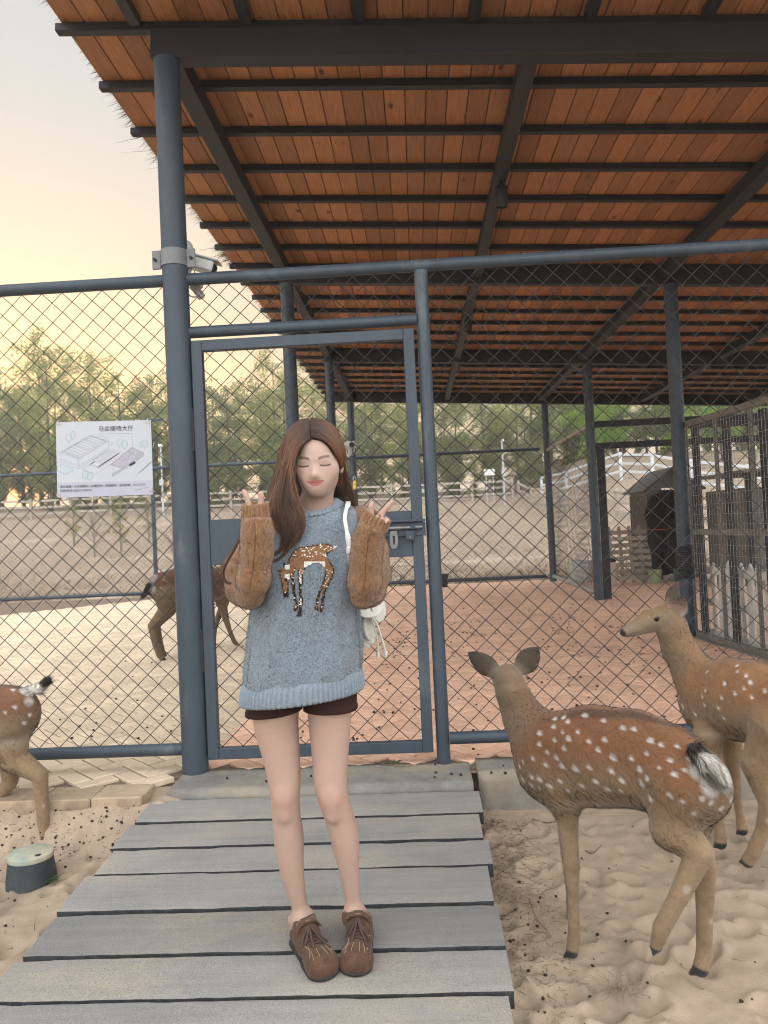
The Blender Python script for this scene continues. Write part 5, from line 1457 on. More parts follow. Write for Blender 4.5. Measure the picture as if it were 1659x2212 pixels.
# hands
def hand(fingers, palm, wrist, elbow, nails, res=.0022):
    pts = np.array([p for f in fingers for p, _ in f] + [q for q, _ in palm] + [wrist])
    S = SDF(pts.min(0) - .04, pts.max(0) + .04, res)
    for i in range(len(palm) - 1): S.cap(palm[i][0], palm[i + 1][0], palm[i][1], palm[i + 1][1], .012, ((0, 1, 0), .62))
    for f in fingers:
        for i in range(len(f) - 1): S.cap(f[i][0], f[i + 1][0], f[i][1], f[i + 1][1], .006 if i == 0 else .003)
    S.cap(palm[0][0], wrist, palm[0][1] * .8, .026, .02)
    V, Q = S.extract(1)
    c = np.tile(SKIN * 1.02, (len(V), 1))
    for (tp, rr) in nails:
        d = np.linalg.norm(V - tp, axis=1); c = c + (np.array((.012, .012, .016)) - c) * smooth01((rr - d) / .002)[:, None]
    for f in fingers:
        d = np.linalg.norm(V - f[-1][0], axis=1); c = c + (np.array((.42, .23, .18)) - c) * .35 * smooth01((.018 - d) / .012)[:, None]
    shells.append((V, Q, c))
    S2 = SDF(np.minimum(wrist, elbow) - .07, np.maximum(wrist, elbow) + .07, .006); S2.cap(wrist, elbow, .026, .036, 0)
    V, Q = S2.extract(1); shells.append((V, Q, np.tile(SKIN, (len(V), 1))))
yl = 2.20
hand([[(P(541, 1108, yl), .0095), (P(537, 1087, yl), .0085), (P(531, 1070, yl - .003), .0080), (P(527, 1061.5, yl - .004), .0068)],
      [(P(561, 1108, yl), .0095), (P(563.5, 1088, yl), .0088), (P(564, 1072, yl - .003), .0082), (P(563.8, 1065.5, yl - .004), .0070)],
      [(P(566, 1118, yl), .008), (P(567, 1109, yl - .006), .0072), (P(566, 1114, yl - .014), .0066), (P(564, 1121, yl - .014), .006)],
      [(P(551, 1116, yl), .0085), (P(551, 1107, yl - .006), .0076), (P(551, 1112, yl - .015), .0068), (P(551, 1120, yl - .015), .006)],
      [(P(536, 1128, yl - .003), .009), (P(540, 1118, yl - .010), .0082), (P(547, 1114, yl - .017), .0072), (P(554, 1115, yl - .018), .0062)]],
     [(P(551, 1138, yl), .020), (P(551, 1120, yl), .023)], P(552, 1160, yl + .01), P(546, 1282, 2.30),
     [(P(526.6, 1058.5, yl + .003), .0052), (P(563.8, 1062, yl + .004), .0052)])
yr = 2.185
hand([[(P(803, 1124, yr), .0095), (P(801, 1106, yr), .0086), (P(802, 1094, yr - .003), .0080), (P(803.2, 1087, yr - .004), .0066)],
      [(P(816, 1122, yr), .0095), (P(826, 1107, yr), .0086), (P(838, 1093, yr - .003), .0078), (P(846, 1084.5, yr - .004), .0064)],
      [(P(822, 1130, yr), .0082), (P(828, 1120, yr - .004), .0076), (P(829, 1118, yr - .014), .0070), (P(825, 1123, yr - .018), .0062)],
      [(P(828, 1135, yr), .0076), (P(835, 1126, yr - .003), .0070), (P(836, 1124, yr - .012), .0066), (P(833, 1128, yr - .018), .0058)],
      [(P(801, 1140, yr - .003), .009), (P(806, 1128, yr - .010), .0082), (P(813, 1119, yr - .018), .0072), (P(819, 1114.5, yr - .020), .0062)]],
     [(P(809, 1152, yr), .020), (P(815, 1134, yr), .022)], P(803, 1172, yr + .01), P(790, 1275, 2.32),
     [(P(803.4, 1084, yr - .001), .0050), (P(848.4, 1082, yr + .001), .0050), (P(821, 1112.5, yr - .024), .0066), (P(830, 1115, yr - .020), .0058)])

# legs
def legchain(pts, y):
    q = np.array([list(P(px, py, y + dy)) + [MM(r, y)] for px, py, r, dy in pts]); c = catmull(q, 50)
    return [(a[:3], a[3]) for a in c]
yL = 2.455
legL = legchain([(600, 1470, 54, .0), (595, 1546, 50, 0), (607, 1628, 40.5, -.008), (614.5, 1687, 34.5, -.014), (616, 1722, 31, -.014), (619, 1770, 30.5, .0), (624, 1823, 30.5, .012), (631, 1882, 26, .022), (643, 1941, 19, .034), (650, 1966, 17, .038), (652, 1985, 18, .036)], yL)
legR = legchain([(712, 1465, 52, .0), (712, 1546, 47, 0), (713, 1628, 39.5, -.010), (713.5, 1687, 35.5, -.018), (720, 1724, 33, -.016), (733, 1768, 30.5, .0), (746, 1823, 28.5, .012), (754.5, 1882, 21.8, .024), (761, 1938, 16.8, .036), (764, 1960, 17, .040), (765, 1975, 18, .038)], yL)
footL = [(P(652, 1985, 2.49), .029), (RP(670, 2046, .040), .022), (RP(694, 2092, .026), .018)]
footR = [(P(765, 1975, 2.49), .029), (RP(768, 2036, .040), .022), (RP(767, 2082, .026), .018)]
S = SDF((-.66, 2.18, -.14), (-.13, 2.66, .80), .0042)
for lg in (legL, legR):
    for i in range(len(lg) - 1): S.cap(lg[i][0], lg[i + 1][0], lg[i][1], lg[i + 1][1], 0)
    k = lg[19][0]; S.ell(k + (0, -lg[19][1] + .010, .004), (.020, .012, .026), None, .03)
    S.ell(k + (0, -lg[19][1] + .017, -.05), (.014, .010, .018), None, .025)
    c = lg[29][0]; S.ell(c + (.0, .020, .02), (lg[29][1] * .8, .026, .08), None, .03)
for ft in (footL, footR):
    for i in range(2): S.cap(ft[i][0], ft[i + 1][0], ft[i][1], ft[i + 1][1], .03)
S.ell(P(632, 1985, 2.525), (.016,) * 3, None, .02); S.ell(P(672, 1975, 2.49), (.010,) * 3, None, .02); S.ell(P(783, 1970, 2.50), (.011,) * 3, None, .02)
for ft, hp in ((footL, P(640, 2008, 2.555)), (footR, P(782, 1992, 2.565))):
    S.cap(ft[0][0], hp, .026, .026, .02)
S.cap(P(600, 1455, 2.455), P(712, 1452, 2.455), .062, .062, .03)
V, Q = S.extract(2)
c = np.tile(SKIN, (len(V), 1))
kz = np.minimum(np.linalg.norm(V - legL[19][0], axis=1), np.linalg.norm(V - legR[19][0], axis=1))
c = c + (np.array((.42, .245, .195)) - c) * .55 * smooth01((.085 - kz) / .06)[:, None]
shells.append((V, Q, c))
S = SDF((-.62, 2.3, .6), (-.12, 2.62, 1.34), .009)
for a, b, ra, rb in ((P(656, 1390, 2.46), P(660, 1300, 2.45), .11, .10), (P(660, 1300, 2.45), P(672, 1160, 2.44), .10, .11), (P(600, 1135, 2.46), P(745, 1130, 2.46), .05, .05)): S.cap(a, b, ra, rb, .04, ((0, 1, 0), .8))
S.cap(P(672, 1160, 2.44), P(681, 1100, 2.43), .08, .05, .04)
for a, b in ((P(590, 1135, 2.46), P(546, 1282, 2.30)), (P(770, 1130, 2.46), P(790, 1275, 2.32))): S.cap(a, b, .045, .036, .03)
V, Q = S.extract(1); shells.append((V, Q, np.tile(SKIN, (len(V), 1))))
vv, qq, cc, k = [], [], [], 0
for V, Q, c in shells: vv.append(V); qq.append(Q + k); cc.append(c); k += len(V)
link('body', mesh_np('person_body', np.vstack(vv), np.vstack(qq), np.clip(np.vstack(cc), 0, 1)), M_SKIN, girl)

# ---- shorts: two short tubes with turned hems under a waist tube
def loft(rings, m=64, close0=False, close1=False):
    """rings: list of (m,3) arrays"""
    V = np.vstack(rings); k = len(rings); F = []
    for i in range(k - 1):
        a = np.arange(m) + i * m; b = (np.arange(m) + 1) % m + i * m
        F.append(np.stack([a, b, b + m, a + m], 1))
    return V, np.vstack(F)
def ring(c, a, b, m=64, e=2.0, tilt=0., tiltx=0.):
    t = np.linspace(0, 2 * math.pi, m, endpoint=False); ct, st = np.cos(t), np.sin(t)
    x = a * np.sign(ct) * np.abs(ct) ** (2 / e); y = b * np.sign(st) * np.abs(st) ** (2 / e)
    return np.stack([c[0] + x, c[1] + y, c[2] + tilt * y / b + tiltx * x / a], 1)
for (px, r, hem, tag_) in ((592, 60, 1537, 'l'), (714, 57, 1530, 'r')):
    rs = []
    for (py, k) in ((1440, .98), (1480, 1.0), (1510, 1.0), (hem - 9, 1.0), (hem - 8, 1.03), (hem, 1.03), (hem, .98), (hem - 10, .96)):
        cpt_ = P(px, py, 2.46); rs.append(ring(cpt_, MM(r, 2.46) * k, MM(r, 2.46) * k * 1.08, 64, 2.1, 0, .006 if tag_ == 'l' else -.002))
    V, F = loft(rs); link('shorts_leg', mesh_np('shorts_leg', V, F), M_SHORTS, girl)

V, F = loft([ring(P(653, py, 2.46), MM(a, 2.46), b, 64, 2.2, 0, .004) for py, a, b in ((1430, 112, .115), (1470, 116, .118), (1498, 114, .110), (1508, 96, .085), (1512, 60, .05), (1511, 10, .01))])
link('shorts_seat', mesh_np('shorts_seat', V, F), M_SHORTS, girl)

# ---- sweater trunk
def sw_ring(px, py, a, b, y=2.445, tilt=0., tiltx=0., e=2.25, m=160, seed=0, fold=0.):
    c = P(px, py, y); R_ = ring(c, MM(a, y), b, m, e, tilt, tiltx)
    if fold:
        t = np.linspace(0, 2 * math.pi, m, endpoint=False)
        d = fold * (np.sin(5 * t + py * .013) * .5 + np.sin(9 * t + 1.3 - py * .02) * .35 + np.sin(14 * t + py * .03) * .2)
        n = R_ - c; n[:, 2] = 0; n /= np.linalg.norm(n, axis=1)[:, None]; R_ = R_ + n * d[:, None] * 1.7
    return R_
TX = MM(12, 2.44)
spec = [(653.5, 1462, 127, .152, -.002, .016, .004), (655, 1435, 127.5, .154, -.002, .014, .006), (657, 1400, 125, .152, 0, .010, .006), (659, 1350, 121, .149, 0, .006, .006), (661, 1300, 117, .146, 0, .004, .005),
        (664, 1250, 113, .142, 0, .002, .005), (667, 1200, 110, .138, 0, 0, .004), (669, 1165, 109, .133, 0, 0, .003), (671, 1140, 108, .126, -.002, 0, .003), (672.5, 1122, 106, .116, -.004, 0, .002),
        (674, 1111, 101, .106, -.006, .001, .001), (676, 1103, 90, .096, -.010, .003, 0), (678, 1097, 74, .086, -.015, .004, 0), (680, 1093.5, 58, .075, -.020, .005, 0), (681.5, 1092, 47, .067, -.022, .006, 0)]
rings = []
sp_a = np.array(spec)
for t in np.linspace(0, len(spec) - 1, 60):
    i = min(int(t), len(spec) - 2); f = t - i; q = sp_a[i] * (1 - f) + sp_a[i + 1] * f
    rings.append(sw_ring(q[0], q[1], q[2], q[3], 2.445, -q[4], q[5], fold=q[6]))
V, F = loft(rings, 160)
swm = mesh_np('sweater', V, F); sweater = link('sweater', swm, M_KNIT, girl)
# ribbed bands with real ribs
def rib_band(name, base_rings, nrib, amp, m_, parent, k=8):
    """base_rings: list of (c, a, b, tilt, tiltx, e, R) from free edge inwards"""
    M = nrib * k; t = np.linspace(0, 2 * math.pi, M, endpoint=False); prof = .5 + .5 * np.cos(t * nrib)
    rs = []
    for (c, a, b, tl, tx, e, off) in base_rings:
        R_ = ring(c, a, b, M, e, tl, tx); n = R_ - np.array(c); n[:, 2] = 0; n /= np.linalg.norm(n, axis=1)[:, None]
        rs.append(R_ + n * (amp * prof * (1 if off >= 0 else 0) + off)[:, None])
    V, F = loft(rs, M); return link(name, mesh_np(name, V, F), m_, parent)
def hb(px, py, a, b, tl, tx, off): return (P(px, py, 2.445), MM(a, 2.445), b, -tl, tx, 2.25, off)
rib_band('hem_band', [hb(653, 1485, 127, .148, -.002, .018, -.006), hb(653, 1500, 129, .150, -.002, .018, -.004), hb(653, 1502, 130, .151, -.002, .018, .0), hb(653, 1497, 131, .152, -.002, .018, .002), hb(653, 1481, 130, .152, -.002, .017, .001), hb(653.5, 1466, 128, .152, -.002, .016, .0005), hb(653.5, 1458, 127, .151, -.002, .016, -.002)], 78, .0065, M_RIB, sweater)
def nbnd(px, py, a, b, tl, tx, off): return (P(px, py, 2.445), MM(a, 2.445), b, -tl, tx, 2.1, off)
NB_ = [(682 - 3 * t, 1086 + 12 * t, 42 + 21 * t, .060 + .054 * t ** .8, -.023 - .005 * t, .007, o_) for t, o_ in ((0, .001), (.15, .003), (.4, .004), (.65, .0035), (.88, .0025), (1., -.003))]
rib_band('neck_band', [nbnd(682, 1094, 39, .054, -.022, .007, -.004), nbnd(682, 1087, 41, .058, -.023, .007, -.002)] + [nbnd(*q) for q in NB_] if True else [nbnd(682, 1090, 39, .055, -.022, .007, -.004), nbnd(682, 1085, 41, .057, -.023, .007, -.002), nbnd(682, 1083.5, 42, .060, -.023, .007, .0), nbnd(682, 1086, 45, .064, -.023, .007, .002), nbnd(681.5, 1090, 50, .069, -.022, .006, .003), nbnd(680.5, 1094, 58, .076, -.020, .005, .0015), nbnd(680, 1096, 62, .079, -.019, .005, -.003)], 44, .0055, M_RIB, sweater)

# ---- sleeves: upper arm and forearm folded against each other
def sleeve(chain_up, chain_fore, bumps, cuff, nm):
    allp = np.array([p for p, _ in chain_up + chain_fore])
    S = SDF(allp.min(0) - .10, allp.max(0) + .10, .0038)
    for i in range(len(chain_up) - 1): S.cap(chain_up[i][0], chain_up[i + 1][0], chain_up[i][1], chain_up[i + 1][1], .02)
    F1 = S.F.copy(); S.F[:] = .08
    for i in range(len(chain_fore) - 1): S.cap(chain_fore[i][0], chain_fore[i + 1][0], chain_fore[i][1], chain_fore[i + 1][1], .02)
    k = .010; h = np.maximum(k - np.abs(S.F - F1), 0) / k; S.F = (np.minimum(S.F, F1) - h * h * k * .25).astype(np.float32)
    for (p, r_, op, R_) in bumps: S.ell(p, r_, R_, .018 if op == 'add' else .010, op)
    # seams and soft wrinkles
    cb, ct = cuff['base'], cuff['top']; ax = ct - cb; ax = ax / np.linalg.norm(ax)
    S.half(cb + ax * .006, ax, .012)
    V, Q = S.extract(2); N = vert_normals(V, Q)
    d = .0022 * fbm(V[:, 0] * 22 + V[:, 1] * 9, V[:, 2] * 26, 6, 3) * 2
    V = V + N * d[:, None]
    o = link('sleeve', mesh_np('sleeve', V, Q), M_SLEEVE, girl); o_seam = o
    # cuff: ribbed tube flaring open, with an inside
    nr = 20; M = nr * 8; t = np.linspace(0, 2 * math.pi, M, endpoint=False); prof = .5 + .5 * np.cos(t * nr)
    sx = np.cross(ax, (0, -1, 0)); sx /= np.linalg.norm(sx); sy = np.cross(sx, ax)
    rs = []
    for (f, k, off) in ((.75, .80, -1), (.98, .93, -1), (1.03, .98, 0), (1.0, 1.02, 1), (.7, 1.02, 1), (.4, 1.05, 1), (.12, 1.11, 1), (-.10, 1.12, 0), (-.22, 1.0, -1)):
        c = cb + (ct - cb) * f; r0 = cuff['r'] * k
        wob = cuff.get('dip', 0.) * np.sin(t + cuff.get('ph', 0)) * max(0, f - .3)
        rr = r0 + (.0058 * prof if off >= 0 else 0) * (1 if off else .5)
        rs.append(c + rr[:, None] * 1. * (np.cos(t)[:, None] * sx + np.sin(t)[:, None] * sy * cuff.get('flat', .85)) + ax * wob[:, None] if np.ndim(rr) else c + r0 * (np.cos(t)[:, None] * sx + np.sin(t)[:, None] * sy * cuff.get('flat', .85)) + ax * wob[:, None])
    Vc, Fc = loft(rs, M); link('cuff', mesh_np('cuff', Vc, Fc), M_SLEEVE, o)
    bs = BVHTree.FromPolygons([tuple(v) for v in V], [tuple(int(i) for i in q) for q in Q]); sm_ = []
    c_ = catmull([p for p, _ in chain_fore], 40)
    for p in c_[3:]:
        h = bs.ray_cast(Vector(p + np.array((.004, -.2, 0))), Vector((0, 1, 0)))
        if h[0]: sm_.append(np.array(h[0]) + (0, .0006, 0))
    if len(sm_) > 4: MB().tube(sm_, .0016, 5).build('seam', M_SEAM, o)
    return o, V, Q
sl_l = sleeve([(P(588, 1128, 2.45), .052), (P(556, 1175, 2.44), .055), (P(528, 1228, 2.40), .060), (P(528, 1268, 2.34), .055), (P(540, 1284, 2.28), .045)],
              [(P(542, 1278, 2.26), .040), (P(548, 1250, 2.235), .0465), (P(555, 1190, 2.215), .0450), (P(556, 1150, 2.205), .0455), (P(553, 1120, 2.20), .0375), (P(552, 1100, 2.198), .034)],
              [(P(506, 1232, 2.36), (.036, .05, .028), 'add', None), (P(503, 1212, 2.325), (.030, .025, .0065), 'sub', np.array(Matrix.Rotation(.35, 3, 'Y'))), (P(512, 1268, 2.30), (.030, .04, .020), 'add', None), (P(577, 1130, 2.45), (.05, .05, .06), 'add', None)],
              dict(base=P(551.5, 1119, 2.20), top=P(551, 1087, 2.195), r=.0335, dip=.006, ph=2.4), 'l')
sl_r = sleeve([(P(778, 1128, 2.46), .050), (P(800, 1190, 2.44), .055), (P(806, 1240, 2.39), .052), (P(798, 1276, 2.34), .046), (P(786, 1290, 2.29), .036)],
              [(P(782, 1288, 2.265), .036), (P(787, 1255, 2.245), .0465), (P(791, 1205, 2.225), .0440), (P(795, 1168, 2.21), .0430), (P(805, 1138, 2.195), .0375), (P(812, 1122, 2.188), .034)],
              [(P(812, 1235, 2.34), (.030, .05, .045), 'add', None), (P(812, 1250, 2.300), (.004, .016, .06), 'sub', np.array(Matrix.Rotation(.30, 3, 'Y'))), (P(775, 1262, 2.26), (.028, .03, .03), 'add', None), (P(784, 1128, 2.45), (.045, .05, .05), 'add', None)],
              dict(base=P(806.5, 1137, 2.193), top=P(818, 1112, 2.185), r=.0345, dip=-.003, ph=1.0), 'r')
sl_r[0]['label'] = 'brown sleeve with its cuff leaning outwards'; sl_l[0]['label'] = 'brown sleeve with a deep fold at the elbow'

# ---- knitted deer on the chest: one small stitch per cell
bvh_sw = BVHTree.FromPolygons([tuple(v) for v in np.vstack(rings)], [tuple(int(i) for i in f) for f in loft(rings, 160)[1]])
BODYP = [(645, 1195), (665, 1150), (700, 1105), (735, 1085), (800, 1075), (860, 1065), (920, 1055), (965, 1065), (985, 1085), (980, 1110), (940, 1130), (935, 1155), (960, 1190), (985, 1230), (988, 1270), (970, 1320), (945, 1370), (925, 1420), (910, 1500), (905, 1560), (885, 1560), (890, 1500), (905, 1420), (915, 1380), (890, 1420), (875, 1480), (870, 1550), (845, 1548), (855, 1480), (880, 1400), (915, 1320), (925, 1260), (905, 1215), (870, 1195), (830, 1200), (790, 1225), (765, 1260), (755, 1310), (752, 1400), (755, 1500), (745, 1595), (712, 1598), (730, 1540), (735, 1450), (725, 1350), (722, 1250), (700, 1245), (692, 1300), (700, 1400), (715, 1480), (720, 1520), (712, 1558), (690, 1556), (700, 1500), (685, 1420), (672, 1330), (668, 1260), (660, 1230)]
HEADP = [(560, 1245), (590, 1255), (615, 1240), (612, 1195), (640, 1220), (655, 1195), (672, 1260), (668, 1300), (655, 1340), (650, 1400), (648, 1455), (620, 1458), (612, 1420), (600, 1350), (585, 1300), (590, 1270)]
TAILP = [(980, 1075), (1008, 1072), (1000, 1092), (982, 1100)]
def inside(poly, x, y):
    c = False; j = len(poly) - 1
    for i in range(len(poly)):
        (xi, yi), (xj, yj) = poly[i], poly[j]
        if (yi > y) != (yj > y) and x < (xj - xi) * (y - yi) / (yj - yi) + xi: c = not c
        j = i
    return c
st = 9.6; gx = np.arange(552, 1014, st); gy = np.arange(1046, 1604, st * .86); grid = {}
for i, x in enumerate(gx):
    for j, y in enumerate(gy):
        k = 'h' if inside(HEADP, x, y) else 'b' if inside(BODYP, x, y) else 't' if inside(TAILP, x, y) else None
        if k: grid[i, j] = k
rm = random.Random(2); mv, mf, mc = [], [], []
for (i, j), k in grid.items():
    x, y = gx[i], gy[j]; edge = any((i + a, j + b) not in grid for a, b in ((1, 0), (-1, 0), (0, 1), (0, -1)))
    tan_, wht, drk = (.235, .125, .065), (.70, .68, .63), (.03, .022, .018)
    c = tan_ if rm.random() < .8 else (.30, .17, .10)
    if k == 't': c = wht
    elif edge and rm.random() < (.8 if k == 'b' else .6) and not (760 < x < 930 and 1180 < y < 1235): c = drk
    elif k == 'b':
        if y > 1190 and 770 < x < 925 and y < 1235: c = wht
        elif y < 1160 and rm.random() < .20: c = wht
        elif y > 1250 and (i * 7 + j) % 5 == 0 and rm.random() < .8: c = wht
        elif 730 < x < 760 and y > 1280 and rm.random() < .7: c = wht
        elif 660 < x < 720 and 1120 < y < 1160 and rm.random() < .4: c = drk
        if y > 1540: c = drk if rm.random() < .7 else c
    else:
        if y > 1415: c = drk if rm.random() < .8 else wht
        elif abs(x - 632) < 8 and abs(y - 1330) < 12: c = drk
        elif 620 < x < 660 and (1285 < y < 1320 or y < 1250): c = wht
    px, py = 432 + x * .2930, 864 + y * .2930; hw, hh = st * .2930 * .54, st * .86 * .2930 * .54
    qs = []
    for (a, b) in ((-hw, -hh + .25), (0, -hh + .0), (hw, -hh + .25), (hw, hh + .25), (0, hh), (-hw, hh + .25)):
        r_ = Vector(CAM_R @ np.array([(px + a - 829.5) / 1660., (py + b - 1106) / 1660., 1.])).normalized()
        hit = bvh_sw.ray_cast(Vector((0, 0, HC)), r_)
        if hit[0] is None: qs = None; break
        qs.append(np.array(hit[0]) - np.array(r_) * (.0030 if a else .0022))
    if qs is None: continue
    b0 = len(mv); mv += qs; mf += [(b0, b0 + 1, b0 + 4, b0 + 5), (b0 + 1, b0 + 2, b0 + 3, b0 + 4)]; mc += [np.array(c) * rm.uniform(.85, 1.15)] * 6
tag(link('deer_motif', mesh_np('deer_motif', mv, mf, np.array(mc), smooth=False), M_YARN, sweater), kind='stuff')

# ---- fuzz on the wool
def fuzz(name, V, Q, n, col, ln, m_, parent, seed, w=.0009):
    r = np.random.default_rng(seed); V = np.asarray(V); Q = np.asarray(Q); N = vert_normals(V, Q)
    A = np.linalg.norm(np.cross(V[Q[:, 2]] - V[Q[:, 0]], V[Q[:, 3]] - V[Q[:, 1]]), axis=1)
    q = r.choice(len(Q), n, p=A / A.sum()); a_, b_ = r.random(n), r.random(n); ww = np.stack([(1 - a_) * (1 - b_), a_ * (1 - b_), a_ * b_, (1 - a_) * b_], 1)
    X = (V[Q[q]] * ww[:, :, None]).sum(1); Nn = N[Q[q, 0]]
    d = Nn * .55 + r.normal(0, .65, (n, 3)); d /= np.linalg.norm(d, axis=1)[:, None]
    d = np.where(((d * Nn).sum(1) < .1)[:, None], d + Nn * .5, d); d /= np.linalg.norm(d, axis=1)[:, None]
    c = np.array(col) * r.uniform(.45, 1.5, (n, 1))
    tag(strands(name, X, d, ln * r.uniform(.5, 1.5, n), w, m_, parent, np.clip(c, 0, 1), Nn), kind='stuff')
M_FUZZ = mat('wool_fuzz', (1, 1, 1), rough=.9, attr='Col', var=.05, bump=0, spec=.1, transl=.3)
Vs, Fs = loft(rings, 160)
if vert_normals(Vs, Fs)[np.argmin(Vs[:, 1])][1] > 0: Fs = Fs[:, ::-1]
fuzz('fuzz', Vs, Fs, 46000, (.27, .325, .375), .0055, M_FUZZ, sweater, 3)
for o, V_, Q_ in (sl_l, sl_r): fuzz('fuzz', V_, Q_, 20000, (.28, .155, .078), .005, M_FUZZ, o, 5)

# ---- hair
HC_ROOT, HC_MID, HC_TIP = np.array((.034, .016, .010)), np.array((.118, .052, .024)), np.array((.095, .058, .042))
S = SDF(HO + (-.20, -.06, -.32), HO + (.20, .36, .17), .0040)
S.ell(H(0, .030, -.098), (.0765, .0995, .0975), HR, .01)
S.ell(H(.004, -.012, .015), (.060, .076, .085), HR, .015, 'sub')
for ch in ([(624, 975, 2.375, .018), (616, 1020, 2.365, .017), (611, 1055, 2.35, .019), (610, 1090, 2.325, .017), (620, 1122, 2.305, .010)],
           [(641, 985, 2.335, .010), (632, 1020, 2.33, .014), (634, 1060, 2.32, .017), (640, 1100, 2.305, .013), (640, 1130, 2.30, .008)],
           [(727, 975, 2.40, .016), (733, 1010, 2.43, .016), (734, 1045, 2.46, .022), (742, 1080, 2.50, .022), (748, 1100, 2.54, .018)],
           [(715, 1020, 2.45, .018), (716, 1055, 2.48, .025), (722, 1085, 2.52, .022)],
           [(668, 985, 2.46, .06), (664, 1060, 2.50, .07), (662, 1120, 2.58, .06)]):
    q = [(P(a, b, c), r) for a, b, c, r in ch]
    for i in range(len(q) - 1): S.cap(q[i][0], q[i + 1][0], q[i][1], q[i + 1][1], .02)
V, Q = S.extract(2)
lh = (V - HO) @ HR; hc_ = np.tile(HC_ROOT * .8, (len(V), 1)); pt_ = (np.abs(lh[:, 0] + .006) < .0055) & (lh[:, 1] > .045); hc_[pt_] = (.20, .13, .10)
hair = link('hair', mesh_np('hair', V, Q, hc_), M_HAIR, girl)
GL = [[(666, 903, 2.44), (640, 910, 2.43), (614, 943, 2.42), (602, 988, 2.41), (596, 1028, 2.39), (585, 1058, 2.36), (573, 1085, 2.34), (577, 1112, 2.32), (588, 1140, 2.31)],
      [(669, 908, 2.38), (640, 922, 2.36), (618, 957, 2.34), (609, 1003, 2.335), (603, 1043, 2.325), (592, 1078, 2.31), (590, 1108, 2.30), (604, 1143, 2.292), (612, 1168, 2.292)],
      [(671, 928, 2.33), (648, 943, 2.31), (630, 973, 2.30), (620, 1013, 2.295), (614, 1053, 2.292), (611, 1090, 2.285), (620, 1125, 2.28), (624, 1160, 2.285), (605, 1202, 2.29)],
      [(673, 953, 2.305), (653, 962, 2.288), (640, 987, 2.283), (633, 1018, 2.285), (634, 1050, 2.285), (643, 1085, 2.28), (653, 1115, 2.278), (648, 1146, 2.283), (628, 1182, 2.29)]]
GR = [[(674, 953, 2.305), (702, 957, 2.298), (715, 972, 2.315), (725, 992, 2.345), (730, 1014, 2.39), (727, 1042, 2.43), (721, 1070, 2.47), (724, 1095, 2.52)],
      [(673, 928, 2.33), (700, 934, 2.33), (722, 958, 2.35), (732, 990, 2.38), (737, 1020, 2.41), (738, 1050, 2.45), (742, 1080, 2.50), (745, 1105, 2.54)],
      [(671, 908, 2.39), (700, 916, 2.39), (724, 946, 2.40), (736, 985, 2.41), (741, 1020, 2.43), (748, 1055, 2.46), (757, 1080, 2.50), (761, 1100, 2.53)],
      [(668, 902, 2.45), (695, 909, 2.45), (722, 943, 2.45), (738, 990, 2.45), (744, 1030, 2.46), (753, 1062, 2.48), (766, 1087, 2.51), (770, 1104, 2.54)]]
def guide_pts(g, n=22): return catmull([P(*q) for q in g], n)
